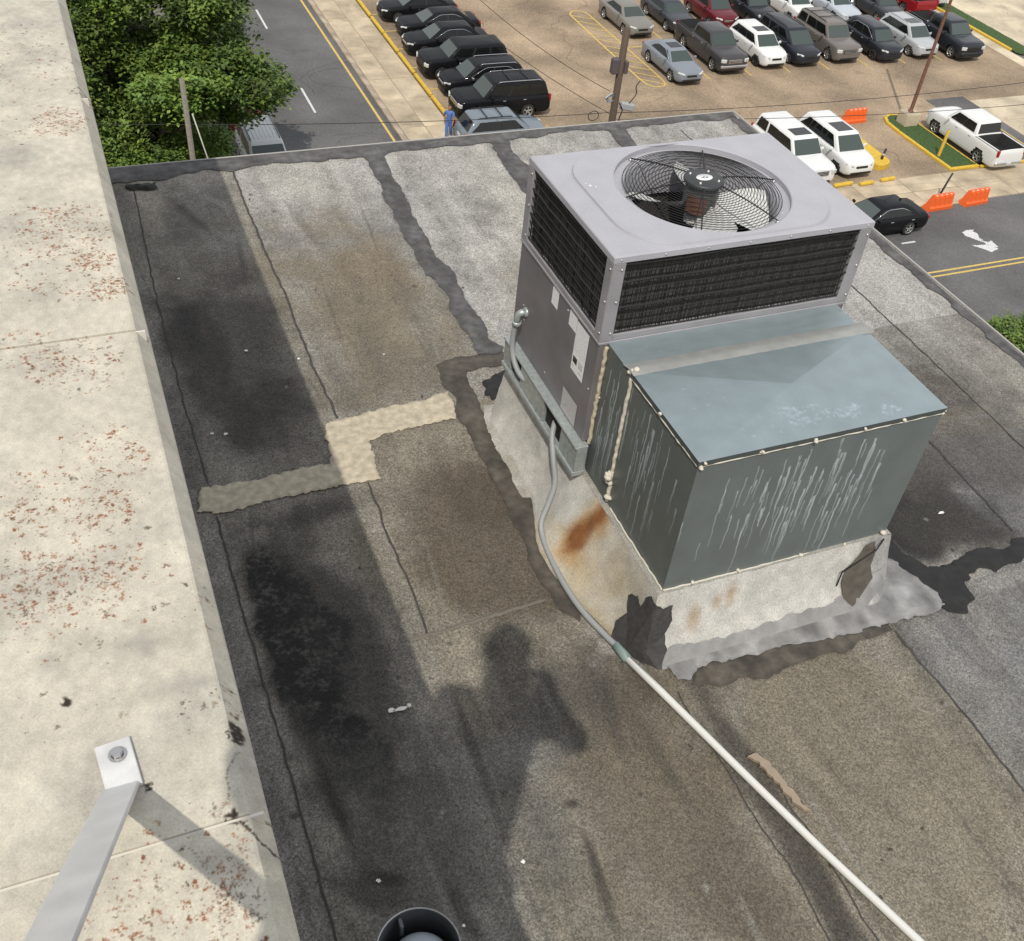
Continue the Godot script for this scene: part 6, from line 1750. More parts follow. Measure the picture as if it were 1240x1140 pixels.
	for q in [[44.95, 47.4], [47.43, 50.0]]:
		obj("kerb_stone", bx(q[0] - 43.9, q[1] - 43.9, 0, 0.15, -38.24 + 41.5, -38.06 + 41.5, 0.03), yel, kt)
	var gp := isl
	tag(obj("island_grass", coat(ragged(gp, 0.03, 0.12, 3.0), 0.11, 0.03, 0.035, 0.12, 3.0), grassm), "mown green grass filling the yellow kerbed island", "grass", "", "stuff")
	tag(obj("verge_grass", coat(ragged(poly([59.66, -51.6, 59.9, -51.2, 61.2, -51.4, 61.2, -75.0, 59.66, -75.0]), 0.05, 0.3, 3.0), 0.07, 0.03, 0.035, 0.35, 3.0), grassm), "green grass verge beyond the black pickup", "grass", "", "stuff")
	var vk := thing("verge_kerb", Vector3(59.56, 0, -57), "long yellow painted kerb along the grass verge at top right", "kerb")
	for k in 5: obj("kerb_stone", bx(-0.1, 0.1, 0, 0.17, 5.0 - (k + 1) * 3.0, 5.0 - k * 3.0 - 0.02, 0.03), yel, vk)
	var vk2 := thing("far_kerb", Vector3(70.6, 0, -62), "yellow kerb beyond the pale concrete at the top right corner", "kerb")
	for k in 4: obj("kerb_stone", bx(-0.12, 0.12, 0, 0.17, 6.0 - (k + 1) * 3.0, 6.0 - k * 3.0 - 0.02, 0.03), yel, vk2)
	# yellow nose with its leaning post
	var nose := thing("kerb_nose", Vector3(39.2, 0, -40.5), "raised yellow painted concrete nose with short dark post beside white crossover", "kerb")
	var s3 := flat_poly(poly([39.95, -43.4, 39.90, -42.2, 39.86, -40.1, 39.84, -39.6, 39.72, -39.32, 39.45, -39.14, 39.15, -39.06, 38.85, -39.10, 38.66, -39.3, 38.62, -39.8, 38.9, -41.2, 39.3, -43.4]), 0.30, null, 0.30)
	o_shift(obj("base", s3, yel, nose), nose)
	s3 = sfc(false)
	tube(s3, [Vector3(0.24, 0.29, 0.80), Vector3(0.33, 0.86, 0.78)], 0.065, 10)
	var ps := obj("post", s3, mat("post_dark", Color(0.035, 0.033, 0.035), 0.7), nose)
	s3 = sfc(false)
	tube(s3, [Vector3(0.274, 0.50, 0.793), Vector3(0.290, 0.60, 0.789)], 0.069, 10)
	obj("reflector_band", s3, mat("band_white", Color(0.5, 0.5, 0.5), 0.5), ps)
	# yellow bollard
	s3 = sfc(false)
	lathe(s3, [Vector2(0.085, 0.0), Vector2(0.085, 1.42), Vector2(0.078, 1.47), Vector2(0.05, 1.50), Vector2(0, 1.51)], 16)
	var bl := obj("yellow_bollard", s3, yel)
	bl.transform = Transform3D(Basis(Vector3.BACK, -0.03), Vector3(43.30, 0.1, -39.65))
	tag(bl, "yellow steel bollard standing in the island's grass", "bollard")
	# orange barriers
	var or_m := mat("barrier_orange", Color(0.75, 0.12, 0.018), 0.5)
	var first: Node3D = null
	for q in [[39.44, -34.98, 0.04, "orange plastic barrier at the kerb with dark post behind, next to black sedan"], [41.74, -34.98, 0.05, "orange plastic barrier at the kerb, nearest the white turn arrow"], [41.1, -44.55, 0.03, "orange plastic barrier in the car park beyond the white suvs"]]:
		var b: Node3D
		if first == null:
			b = thing("traffic_barrier", Vector3.ZERO, q[3], "barrier", "orange plastic barriers")
			var s2 := sfc()
			var prof := [[0.27, 0.0], [0.27, 0.16], [0.19, 0.26], [0.12, 0.74], [0.09, 0.80]]
			for i in prof.size() - 1:
				var p0: Array = prof[i]; var p1: Array = prof[i + 1]
				var e0: float = 0.82 - 0.30 * p0[1] / 0.8; var e1: float = 0.82 - 0.30 * p1[1] / 0.8
				for sd in [-1, 1]: face(s2, [Vector3(-e0, p0[1], sd * p0[0]), Vector3(0.82, p0[1], sd * p0[0]), Vector3(0.82, p1[1], sd * p1[0]), Vector3(-e1, p1[1], sd * p1[0])], Vector3(0, 0.3, 0))
				face(s2, [Vector3(0.82, p0[1], p0[0]), Vector3(0.82, p0[1], -p0[0]), Vector3(0.82, p1[1], -p1[0]), Vector3(0.82, p1[1], p1[0])], Vector3(0, 0.3, 0))
				face(s2, [Vector3(-e0, p0[1], p0[0]), Vector3(-e0, p0[1], -p0[0]), Vector3(-e1, p1[1], -p1[0]), Vector3(-e1, p1[1], p1[0])], Vector3(0, 0.3, 0))
			quad(s2, Vector3(-0.52, 0.80, 0.09), Vector3(0.82, 0.80, 0.09), Vector3(0.82, 0.80, -0.09), Vector3(-0.52, 0.80, -0.09))
			obj("shell", s2, or_m, b)
			for k in 4:
				s2 = sfc()
				for sd in [-1, 1]: cbox(s2, Vector3(-0.38 + k * 0.33, 0.45, sd * 0.165), Vector3(0.17, 0.52, 0.05), 0.02, Basis(Vector3.RIGHT, -sd * 0.14))
				obj("rib", s2, or_m, b)
				obj("reflector", bx(-0.44 + k * 0.33, -0.34 + k * 0.33, 0.70, 0.806, 0.04, 0.10, 0.01), mat("reflector_white", Color(0.72, 0.72, 0.72), 0.4), b)
			first = b
		else:
			b = first.duplicate()
			add_named("traffic_barrier", b, self)
			b.set_meta("label", q[3])
		b.position = Vector3(q[0], 0.0 if q[1] > -38.0 else 0.014, q[1])
		b.rotation.y = q[2]
		b.scale = Vector3.ONE * 0.94
	var sp := thing("leaning_post", Vector3(40.15, 0.045, -35.75), "dark leaning delineator post on a flat base behind an orange barrier", "post")
	obj("foot", bx(-0.30, 0.26, 0.0, 0.09, -0.16, 0.16, 0.02), mat("post_dark"), sp)
	s3 = sfc(false)
	tube(s3, [Vector3(0.0, 0.08, 0.0), Vector3(0.30, 1.35, 0.0)], 0.055, 10, 0.05)
	obj("pole", s3, mat("post_dark"), sp)

	# light pole on its plinth
	var lp := thing("light_pole", Vector3(44.15, 0.1, -43.55), "tall rusty brown light pole on a square concrete plinth in the grass island", "lamp post")
	obj("plinth", bx(-0.45, 0.45, 0.0, 0.72, -0.42, 0.42, 0.03), conc2, lp)
	s3 = sfc(false)
	lathe(s3, [Vector2(0.16, 0.72), Vector2(0.16, 0.76), Vector2(0.11, 0.80), Vector2(0.105, 1.0), Vector2(0.085, 5.0), Vector2(0.07, 11.5), Vector2(0.0, 11.52)], 16)
	obj("pole", s3, mat("rusty_pole", Color(0.155, 0.075, 0.05), 0.7, 0.0, gray_tex("silver", 512, 0.02, 1.2, 0.12, 0.0, 8), 0.6), lp)

	# utility pole with its gear and cables
	var wood := mat("pole_wood", Color(0.085, 0.062, 0.046), 0.9, 0.0, gray_tex("silver", 512, 0.02, 1.2, 0.12, 0.0, 8), 0.5)
	var up := Vector3(20.7, 0, -36.0)
	var u := thing("utility_pole", up, "dark wooden utility pole with grey boxes and cables beyond the roof", "utility pole")
	s3 = sfc(false)
	tube(s3, [Vector3(0, -0.2, 0), Vector3(0, 4.5, 0), Vector3(0, 9.42, 0)], 0.17, 14, 0.135)
	obj("pole", s3, wood, u)
	s3 = sfc()
	quad(s3, Vector3(0.10, 9.2, 0.13), Vector3(0.155, 9.2, 0.06), Vector3(0.15, 7.6, 0.06), Vector3(0.10, 7.6, 0.14))
	obj("conduit_guard", s3, mat("guard_grey", Color(0.35, 0.34, 0.32), 0.6), u)
	s3 = sfc()
	cbox(s3, Vector3(-0.30, 8.0, 0.05), Vector3(0.30, 0.62, 0.28), 0.04)
	cbox(s3, Vector3(0.16, 7.95, 0.12), Vector3(0.16, 0.5, 0.22), 0.03)
	obj("equipment_box", s3, mat("box_maroon", Color(0.095, 0.075, 0.08), 0.6), u)
	s3 = sfc(false)
	for k in 5: tube(s3, [Vector3(-0.14, 6.88 - k * 0.03, 0.05), Vector3(-0.3 - 0.07 * k, 6.93 - 0.04 * k, 0.16), Vector3(-0.42 - 0.03 * k, 6.76, 0.1), Vector3(-0.35, 6.60 - 0.02 * k, 0.05), Vector3(-0.14, 6.58, 0.06)], 0.028, 6)
	obj("splice_bracket", s3, mat("splice_grey", Color(0.42, 0.45, 0.46), 0.5, 0.4), u)
	s3 = sfc()
	cbox(s3, Vector3(0.55, 6.28, 0.05), Vector3(0.62, 0.30, 0.26), 0.05, Basis(Vector3.BACK, -0.25))
	obj("terminal_box", s3, mat("terminal_grey", Color(0.33, 0.345, 0.35), 0.5), u)
	var cable := mat("cable_black", Color(0.02, 0.02, 0.02), 0.6)
	s3 = sfc(false)
	var loop := []
	for k in 17: loop.append(Vector3(-0.95 + 0.24 * cos(TAU * k / 16), 6.02 + 0.20 * sin(TAU * k / 16), 0.1))
	tube(s3, loop, 0.018, 5)
	tube(s3, smooth_line([Vector3(0.1, 6.5, 0.16), Vector3(0.28, 6.2, 0.2), Vector3(0.2, 5.8, 0.2), Vector3(0.34, 5.2, 0.2)]), 0.025, 5)
	tube(s3, smooth_line([Vector3(0.95, 7.35, 0.1), Vector3(0.80, 7.1, 0.1), Vector3(0.86, 6.8, 0.1), Vector3(0.6, 6.42, 0.1)]), 0.022, 5)
	obj("drop_cable", s3, cable, u)
	# cables: [from, to, sag, label]
	for q in [[Vector3(20.4, 6.95, -36), at_px(560, -20, 8.5), 0.3, "black cable rising from the pole's splice to the upper left across the lot"], [Vector3(20.55, 6.0, -36), at_px(515, -20, 8.0), 0.3, "lower black cable from the pole towards the upper left across the black cars"], [Vector3(20.8, 6.02, -36), at_px(1300, 92, 7.0), 0.3, "long black cable from the pole across the lot to the right edge"], [Vector3(20.8, 5.75, -36), at_px(1300, 121, 6.2), 0.3, "lower black cable crossing above the white suvs to the right"], [Vector3(20.5, 6.05, -36), at_px(100, 150, 7.5), 0.2, "thin cable running left from the pole over the black suv"]]:
		var pts := []
		for k in 25:
			var t := k / 24.0
			pts.append((q[0] as Vector3).lerp(q[1], t) - Vector3(0, 4.0 * q[2] * t * (1.0 - t), 0))
		s3 = sfc(false)
		tube(s3, pts, 0.013, 5)
		tag(obj("cable", s3, cable), q[3], "cable", "cables of the utility pole")
	# weathered pole before the tree
	var tp := thing("bare_pole", Vector3(3.72, 0, -34.8), "weathered grey wooden pole standing in front of the tree", "utility pole")
	s3 = sfc(false)
	tube(s3, [Vector3(0.12, -0.2, 0), Vector3(0.06, 4.5, 0), Vector3(0.0, 9.1, 0)], 0.12, 12, 0.085)
	obj("pole", s3, mat("grey_pole_wood", Color(0.19, 0.17, 0.145), 0.9, 0.0, gray_tex("silver", 512, 0.02, 1.2, 0.12, 0.0, 8), 0.5), tp)
	s3 = sfc(false)
	tube(s3, [Vector3(0.62, 5.0, 0), Vector3(0.55, 6.2, 0), Vector3(0.20, 7.9, 0)], 0.022, 6)
	obj("guy_wire", s3, mat("guy_white", Color(0.5, 0.5, 0.46), 0.6), tp)

func o_shift(o: Node3D, parent: Node3D) -> void:
	o.position = -parent.position

# a far-off anchor for a cable: the spot at that height along the sight line of the surveyed point
func at_px(x: float, y: float, h: float) -> Vector3:
	var cam := Basis.from_euler(CAM_ROT)
	var d := cam * Vector3((x - 620.0) / 1259.32, -(y - 570.0) / 1259.32, -1.0)
	return Vector3(0, CY, 0) + d * ((CY - h) / -d.y)

# ---------------------------------------------------------------- trees
func leaf_spray() -> ArrayMesh:
	var rng := RandomNumberGenerator.new()
	rng.seed = 2
	var st := sfc()
	for k in 18:
		var p := Vector3(rng.randfn(), rng.randfn() * 0.55, rng.randfn()) * 0.17
		var yaw := rng.randf() * TAU
		var b := Basis(Vector3.UP, yaw) * Basis(Vector3.RIGHT, rng.randf_range(-0.9, 0.5))
		var l := rng.randf_range(0.14, 0.23)
		var w := l * 0.30
		var a0 := p; var a1 := p + b * Vector3(w, 0.012, l * 0.45); var a2 := p + b * Vector3(0, -0.01, l); var a3 := p + b * Vector3(-w, 0.012, l * 0.45)
		tri(st, a0, a2, a1); tri(st, a0, a3, a2)
	st.generate_normals()
	return st.commit()

var spray: ArrayMesh

func tree(called: String, at: Vector3, blobs: Array, count: int, trunk_r: float, label: String, cat: String, sd: int, group := "", size := 1.0) -> void:
	if spray == null: spray = leaf_spray()
	var t := thing(called, at, label, cat, group)
	var bark := mat("bark", Color(0.10, 0.082, 0.065), 0.95, 0.0, gray_tex("silver", 512, 0.02, 1.2, 0.12, 0.0, 8), 0.6)
	var rng := RandomNumberGenerator.new()
	rng.seed = sd
	var h := 0.0
	var mid := Vector3.ZERO
	for b in blobs: h = maxf(h, b[1]); mid += Vector3(b[0], b[1], b[2]) / blobs.size()
	var fork := Vector3(mid.x * 0.4, h * 0.36, mid.z * 0.4)
	var st := sfc(false)
	tube(st, smooth_line([Vector3.ZERO, fork * 0.5 + Vector3(0.1, 0, -0.05), fork], 4), trunk_r, 10, trunk_r * 0.75)
	obj("trunk", st, bark, t)
	for b in blobs:
		st = sfc(false)
		var e := Vector3(b[0], b[1] - b[3] * 0.2, b[2])
		tube(st, smooth_line([fork - Vector3(0, 0.2, 0), fork.lerp(e, 0.5) + Vector3(rng.randf_range(-0.3, 0.3), 0.3, rng.randf_range(-0.3, 0.3)), e], 4), trunk_r * 0.45, 6, trunk_r * 0.08)
		obj("limb", st, bark, t)
	var m := StandardMaterial3D.new()
	m.albedo_color = Color.WHITE
	m.vertex_color_use_as_albedo = true
	m.roughness = 0.55
	m.backlight_enabled = true
	m.backlight = Color(0.35, 0.42, 0.12)
	m.cull_mode = BaseMaterial3D.CULL_DISABLED
	m.resource_name = "leaves"
	if mats.has("leaves"): m = mats["leaves"]
	mats["leaves"] = m
	var mm := MultiMesh.new()
	mm.transform_format = MultiMesh.TRANSFORM_3D
	mm.use_colors = true
	mm.mesh = spray
	mm.instance_count = count
	var tot := 0.0
	for b in blobs: tot += b[3] * b[3]
	var i := 0
	for bi in blobs.size():
		var b: Array = blobs[bi]
		var n := int(count * b[3] * b[3] / tot) if bi < blobs.size() - 1 else count - i
		var tone := rng.randf_range(0.8, 1.2)
		# each bough carries its leaves in tufts with gaps between
		var tufts := []
		for k in maxi(5, int(b[3] * b[3] * 9.0)):
			var d := Vector3(rng.randfn(), rng.randfn(), rng.randfn()).normalized()
			if d.y < -0.35: d.y *= -0.5
			tufts.append([Vector3(b[0], b[1], b[2]) + d * Vector3(b[3], b[3] * 0.72, b[3]) * rng.randf_range(0.65, 1.05), rng.randf_range(0.55, 1.45)])
		for k in n:
			if i >= count: break
			var tf: Array = tufts[rng.randi() % tufts.size()]
			var p: Vector3 = tf[0] + Vector3(rng.randfn() * 0.33, rng.randfn() * 0.17, rng.randfn() * 0.33) * size
			var bs := Basis(Vector3.UP, rng.randf() * TAU) * Basis(Vector3.RIGHT, rng.randf_range(-0.4, 0.4))
			mm.set_instance_transform(i, Transform3D(bs.scaled(Vector3.ONE * rng.randf_range(0.8, 1.35) * size), p))
			var g: float = tone * tf[1] * rng.randf_range(0.8, 1.2)
			var yel := rng.randf_range(0.0, 1.0)
			mm.set_instance_color(i, Color((0.086 + 0.05 * yel) * g, (0.155 + 0.04 * yel) * g, 0.030 * g))
			i += 1
	var cr := MultiMeshInstance3D.new()
	cr.multimesh = mm
	cr.material_override = m
	cr.set_meta("kind", "stuff")
	add_named("crown", cr, t)

func trees() -> void:
	var rng := RandomNumberGenerator.new()
	rng.seed = 5
	var B := func(c: Vector3, r: Vector3, n: int, lo: float, hi: float) -> Array:
		var out := []
		for k in n:
			var d := Vector3(rng.randfn(), rng.randfn(), rng.randfn()).normalized() * pow(rng.randf(), 0.4)
			out.append([c.x + d.x * r.x, c.y + d.y * r.y, c.z + d.z * r.z, rng.randf_range(lo, hi)])
		return out
	var big: Array = B.call(Vector3(-0.6, 7.0, 0.0), Vector3(3.9, 3.0, 5.2), 34, 1.0, 1.7)
	big.append_array([[-2.5, 4.6, 3.6, 1.5], [-1.4, 3.9, 4.0, 1.3], [0.2, 3.8, 3.4, 1.2], [-3.0, 5.6, 1.6, 1.5], [-3.4, 4.2, 4.6, 1.3], [3.8, 5.7, 1.6, 1.1], [3.2, 6.2, 0.6, 1.2]])
	tree("street_tree", Vector3(3.4, 0, -42.5), big, 13000, 0.32, "big leafy green street tree overhanging the parked cars at left", "tree", 31)
	tree("street_tree", Vector3(3.2, 0, -55.0), B.call(Vector3(-0.6, 7.0, 0.0), Vector3(3.8, 2.8, 5.0), 26, 1.0, 1.7), 7500, 0.30, "second green street tree behind the first, beyond the wall's top left", "tree", 47)
	tree("young_tree", Vector3(5.2, 0, -44.4), B.call(Vector3(0.2, 2.2, 0.2), Vector3(0.9, 0.7, 0.9), 6, 0.55, 0.8), 900, 0.07, "small leafy shrub at the foot of the bare pole", "shrub", 8, "", 0.8)
	tree("young_tree", Vector3(33.6, 0, -23.6), B.call(Vector3(0.2, 0.9, 0.3), Vector3(1.6, 0.4, 0.7), 8, 0.4, 0.65), 1000, 0.07, "leafy shrub beside the cross street at the right edge", "shrub", 9, "", 0.8)

# ---------------------------------------------------------------- people
# a body as one skin: bones [a, b, radius a, radius b, colour], joined softly, meshed on a grid of the given cell
func skin(bones: Array, cell: float, soft: float, into: SurfaceTool, at := Vector3.ZERO) -> void:
	var lo := Vector3.ONE * 1e9; var hi := -lo
	for b in bones:
		var m := maxf(b[2], b[3]) + soft + cell * 2
		for q in [b[0], b[1]]: lo = lo.min(q - Vector3.ONE * m); hi = hi.max(q + Vector3.ONE * m)
	var n := Vector3i(((hi - lo) / cell).ceil()) + Vector3i.ONE
	var f := PackedFloat32Array(); f.resize(n.x * n.y * n.z); f.fill(1.0)
	var near := PackedFloat32Array(); near.resize(f.size()); near.fill(1e9)
	var who := PackedInt32Array(); who.resize(f.size())
	for bi in bones.size():
		var b: Array = bones[bi]
		var a: Vector3 = b[0]; var e: Vector3 = b[1] - b[0]
		var ll := maxf(e.length_squared(), 1e-9)
		var m := maxf(b[2], b[3]) + soft + cell * 2
		var i0 := Vector3i(((a.min(b[1]) - Vector3.ONE * m - lo) / cell).floor()).max(Vector3i.ZERO)
		var i1 := Vector3i(((a.max(b[1]) + Vector3.ONE * m - lo) / cell).ceil()).min(n - Vector3i.ONE)
		for z in range(i0.z, i1.z + 1):
			for y in range(i0.y, i1.y + 1):
				for x in range(i0.x, i1.x + 1):
					var p := lo + Vector3(x, y, z) * cell - a
					var t := clampf(p.dot(e) / ll, 0, 1)
					var d: float = (p - e * t).length() - lerpf(b[2], b[3], t)
					var k := (z * n.y + y) * n.x + x
					if d < near[k]: near[k] = d; who[k] = bi
					var h := clampf(0.5 + 0.5 * (f[k] - d) / soft, 0, 1)
					f[k] = lerpf(f[k], d, h) - soft * h * (1.0 - h)
	var vert := {}
	var V := func(x: int, y: int, z: int):
		var key := (z * n.y + y) * n.x + x
		if vert.has(key): return vert[key]
		var s := Vector3.ZERO; var c := 0
		for q in 12:
			var ax := q / 4; var u := q % 2; var w := (q / 2) % 2
			var a := Vector3i(x, y, z) + ([Vector3i(0, u, w), Vector3i(u, 0, w), Vector3i(u, w, 0)][ax] as Vector3i)
			var b: Vector3i = a + ([Vector3i(1, 0, 0), Vector3i(0, 1, 0), Vector3i(0, 0, 1)][ax] as Vector3i)
			var fa := f[(a.z * n.y + a.y) * n.x + a.x]; var fb := f[(b.z * n.y + b.y) * n.x + b.x]
			if (fa < 0) != (fb < 0):
				s += Vector3(a).lerp(Vector3(b), fa / (fa - fb)); c += 1
		var r := [lo + s / maxf(c, 1) * cell - at, bones[who[key]][4]]
		vert[key] = r
		return r
	var put := func(q: Array) -> void:
		for k in [0, 2, 1, 0, 3, 2]:
			into.set_color(q[k][1])
			into.add_vertex(q[k][0])
	for z in range(1, n.z - 1):
		for y in range(1, n.y - 1):
			for x in range(1, n.x - 1):
				var k := (z * n.y + y) * n.x + x
				var s := f[k] < 0
				if s != (f[k + 1] < 0):
					var q := [V.call(x, y - 1, z - 1), V.call(x, y, z - 1), V.call(x, y, z), V.call(x, y - 1, z)]
					if not s: q.reverse()
					put.call(q)
				if s != (f[k + n.x] < 0):
					var q := [V.call(x - 1, y, z - 1), V.call(x - 1, y, z), V.call(x, y, z), V.call(x, y, z - 1)]
					if not s: q.reverse()
					put.call(q)
				if s != (f[k + n.x * n.y] < 0):
					var q := [V.call(x - 1, y - 1, z), V.call(x, y - 1, z), V.call(x, y, z), V.call(x - 1, y, z)]
					if not s: q.reverse()
					put.call(q)

func head_bones(c: Vector3, fwd: Vector3, s: float, skin_c: Color, hair: Color) -> Array:
	var r := fwd.cross(Vector3.UP).normalized()
	var u := r.cross(fwd)
	var P := func(x: float, y: float, z: float) -> Vector3: return c + (r * x + u * y + fwd * z) * s
	return [[P.call(0, 0.02, 0), P.call(0, 0.035, -0.01), 0.085 * s, 0.085 * s, skin_c], [P.call(0, -0.055, 0.035), P.call(0, -0.02, 0.02), 0.05 * s, 0.065 * s, skin_c], [P.call(0, 0.0, 0.085), P.call(0, -0.022, 0.100), 0.010 * s, 0.014 * s, skin_c], [P.call(0.078, -0.01, -0.005), P.call(0.080, 0.02, -0.01), 0.014 * s, 0.018 * s, skin_c], [P.call(-0.078, -0.01, -0.005), P.call(-0.080, 0.02, -0.01), 0.014 * s, 0.018 * s, skin_c], [P.call(0.018, -0.05, 0.082), P.call(-0.018, -0.05, 0.082), 0.009 * s, 0.009 * s, Color(0.35, 0.13, 0.11)], [P.call(0.03, 0.02, 0.076), P.call(0.034, 0.02, 0.075), 0.010 * s, 0.010 * s, Color(0.05, 0.04, 0.04)], [P.call(-0.03, 0.02, 0.076), P.call(-0.034, 0.02, 0.075), 0.010 * s, 0.010 * s, Color(0.05, 0.04, 0.04)], [P.call(0, 0.07, -0.02), P.call(0, 0.03, -0.045), 0.078 * s, 0.075 * s, hair]]

func hand_bones(wrist: Vector3, along_: Vector3, side: Vector3, curl: Vector3, c: Color) -> Array:
	# four fingers of unequal length leave the palm's end and bend towards curl; the thumb leaves its side
	var out := [[wrist, wrist + along_ * 0.045, 0.027, 0.030, c], [wrist + along_ * 0.045 - side * 0.018, wrist + along_ * 0.085 - side * 0.022, 0.019, 0.015, c], [wrist + along_ * 0.045 + side * 0.018, wrist + along_ * 0.085 + side * 0.022, 0.019, 0.015, c]]
	var ln := [0.036, 0.043, 0.040, 0.030]
	for k in 4:
		var b := wrist + along_ * 0.085 + side * (0.030 - 0.020 * k)
		var m: Vector3 = b + (along_ * 0.85 + curl * 0.5).normalized() * ln[k]
		var e: Vector3 = m + (along_ * 0.2 + curl).normalized() * ln[k] * 0.75
		out.append([b, m, 0.0095, 0.0088, c])
		out.append([m, e, 0.0088, 0.0075, c])
	var tb := wrist + along_ * 0.025 + side * 0.030
	var tm := tb + (side * 0.8 + along_ * 0.7).normalized() * 0.040
	out.append([tb, tm, 0.0125, 0.0105, c])
	out.append([tm, tm + (along_ + curl * 0.4).normalized() * 0.030, 0.0105, 0.0085, c])
	return out

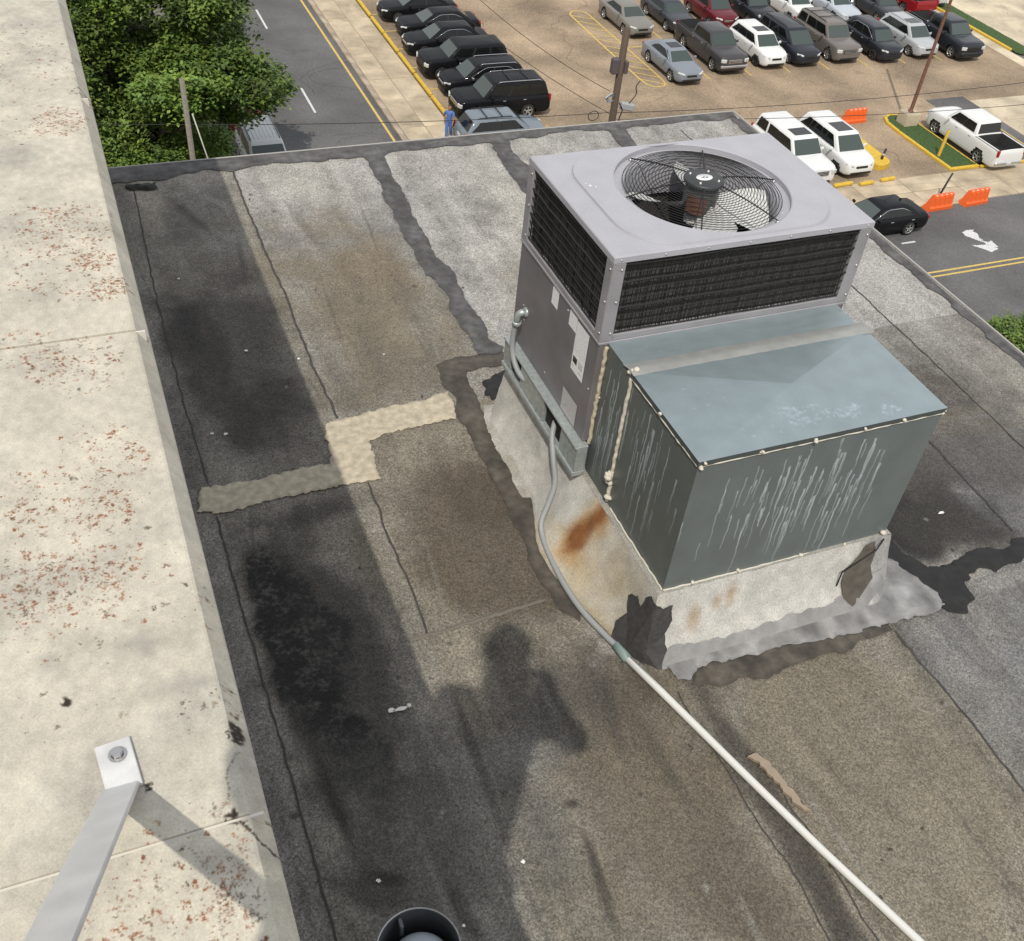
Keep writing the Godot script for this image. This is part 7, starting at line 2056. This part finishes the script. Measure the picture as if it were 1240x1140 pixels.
func people() -> void:
	var sm := StandardMaterial3D.new()
	sm.vertex_color_use_as_albedo = true
	sm.roughness = 0.8
	sm.resource_name = "skin_and_cloth"
	var blue := Color(0.075, 0.16, 0.42); var tan_ := Color(0.32, 0.17, 0.11); var hair := Color(0.05, 0.03, 0.022); var shoe := Color(0.25, 0.25, 0.26)
	# walking towards the street corner, left arm forward
	var o := Vector3(17.62, 0.135, -46.75)
	var b := [[Vector3(-0.09, 0.05, 0.20), Vector3(-0.09, 0.045, 0.34), 0.045, 0.038, shoe], [Vector3(0.09, 0.07, -0.24), Vector3(0.09, 0.04, -0.12), 0.045, 0.038, shoe],
		[Vector3(-0.09, 0.10, 0.20), Vector3(-0.09, 0.50, 0.12), 0.055, 0.075, blue], [Vector3(-0.09, 0.50, 0.12), Vector3(-0.08, 0.90, 0.0), 0.078, 0.10, blue], [Vector3(0.09, 0.11, -0.24), Vector3(0.09, 0.50, -0.04), 0.055, 0.075, blue], [Vector3(0.09, 0.50, -0.04), Vector3(0.08, 0.90, 0.0), 0.078, 0.10, blue],
		[Vector3(-0.06, 0.95, 0), Vector3(0.06, 0.95, 0), 0.125, 0.125, blue], [Vector3(0, 0.98, 0), Vector3(0, 1.30, 0.01), 0.135, 0.145, blue], [Vector3(-0.14, 1.38, 0), Vector3(0.14, 1.38, 0), 0.075, 0.075, blue], [Vector3(0, 1.40, 0), Vector3(0, 1.52, 0.015), 0.055, 0.05, tan_],
		[Vector3(-0.20, 1.36, 0), Vector3(-0.24, 1.20, -0.06), 0.060, 0.058, blue], [Vector3(-0.24, 1.20, -0.06), Vector3(-0.25, 1.10, -0.09), 0.044, 0.042, tan_], [Vector3(-0.25, 1.10, -0.09), Vector3(-0.22, 0.88, 0.0), 0.042, 0.030, tan_], [Vector3(-0.22, 0.88, 0.0), Vector3(-0.215, 0.78, 0.04), 0.034, 0.022, tan_],
		[Vector3(0.20, 1.36, 0), Vector3(0.24, 1.20, 0.06), 0.060, 0.058, blue], [Vector3(0.24, 1.20, 0.06), Vector3(0.25, 1.10, 0.09), 0.044, 0.042, tan_], [Vector3(0.25, 1.10, 0.09), Vector3(0.22, 0.93, 0.24), 0.042, 0.030, tan_], [Vector3(0.22, 0.93, 0.24), Vector3(0.21, 0.87, 0.32), 0.034, 0.022, tan_]]
	b.append_array(head_bones(Vector3(0, 1.62, 0.03), Vector3(0, -0.1, 1).normalized(), 1.05, tan_, hair))
	var st := sfc(false)
	skin(b, 0.024, 0.03, st)
	var p := obj("person", st, sm)
	p.position = o
	p.rotation.y = -0.5
	tag(p, "person in blue medical scrubs walking on the pavement beside the yellow blocks", "person")

	# whoever holds the camera leans over the coping; only the shadow on the roof is in the picture
	var cloth := Color(0.10, 0.11, 0.13); var jean := Color(0.06, 0.08, 0.13); var sk := Color(0.42, 0.25, 0.17)
	var C := Vector3(0, CY, 0)
	var R := Vector3(0.893, 0, 0.45)
	var fwd := Vector3(0.45, 0, -0.893)
	var ch := C + Vector3(-0.18, 0.07, 0.20)
	var hip := C + Vector3(-0.42, -0.32, 0.50)
	var shR := ch + R * 0.19 + Vector3(0, 0.10, 0); var shL := ch - R * 0.19 + Vector3(0, 0.10, 0)
	var elR := C + Vector3(0.13, -0.05, 0.27); var elL := C + Vector3(-0.27, -0.08, 0.06)
	var back := Basis.from_euler(CAM_ROT)
	var wrR := C + back * Vector3(0.135, -0.035, 0.085); var wrL := C + back * Vector3(-0.135, -0.015, 0.085)
	var g := [[hip - R * 0.08, hip + R * 0.08, 0.14, 0.14, jean], [hip, ch, 0.145, 0.16, cloth], [shL, shR, 0.085, 0.085, cloth], [ch + Vector3(0, 0.12, 0), ch + Vector3(0.02, 0.25, -0.05), 0.06, 0.055, sk],
		[shR, elR, 0.062, 0.05, cloth], [elR, wrR, 0.046, 0.030, sk], [shL, elL, 0.062, 0.05, cloth], [elL, wrL, 0.046, 0.030, sk]]
	for sd in [-1, 1]:
		var foot: Vector3 = Vector3(-0.62, CY - 1.20, 0.66) + R * 0.13 * sd + fwd * 0.05 * sd
		var knee: Vector3 = hip.lerp(foot, 0.52) + fwd * 0.05 + R * 0.02 * sd
		g.append_array([[hip + R * 0.09 * sd, knee, 0.095, 0.07, jean], [knee, foot + Vector3(0, 0.09, 0), 0.066, 0.048, jean], [foot + Vector3(0, 0.05, 0), foot + fwd * 0.17 + Vector3(0, 0.04, 0), 0.048, 0.04, Color(0.03, 0.03, 0.03)]])
	g.append_array(head_bones(ch + Vector3(0.04, 0.36, -0.10), (fwd + Vector3(0, -0.35, 0)).normalized(), 1.0, sk, hair))
	g.append([ch + Vector3(0.03, 0.36, -0.08), ch + Vector3(0.0, 0.16, 0.02), 0.085, 0.10, hair])
	st = sfc(false)
	skin(g, 0.02, 0.03, st)
	skin(hand_bones(wrR, back * Vector3(-0.35, 0.80, -0.49).normalized(), back * Vector3(-0.80, -0.1, 0.4).normalized(), back * Vector3(-0.95, 0, 0.3).normalized(), sk), 0.006, 0.008, st)
	skin(hand_bones(wrL, back * Vector3(0.35, 0.80, -0.49).normalized(), back * Vector3(0.80, -0.1, 0.4).normalized(), back * Vector3(0.95, 0, 0.3).normalized(), sk), 0.006, 0.008, st)
	tag(obj("person", st, sm), "person in dark shirt leaning over the coping, seen only as a shadow on the roof", "person")
	var ph := sfc()
	cbox(ph, C + back * Vector3(0.0, -0.03, 0.016), Vector3(0.080, 0.165, 0.009), 0.003, back)
	tag(obj("phone", ph, mat("phone_black", Color(0.02, 0.02, 0.022), 0.3)), "black phone held up over the coping in both hands", "phone")
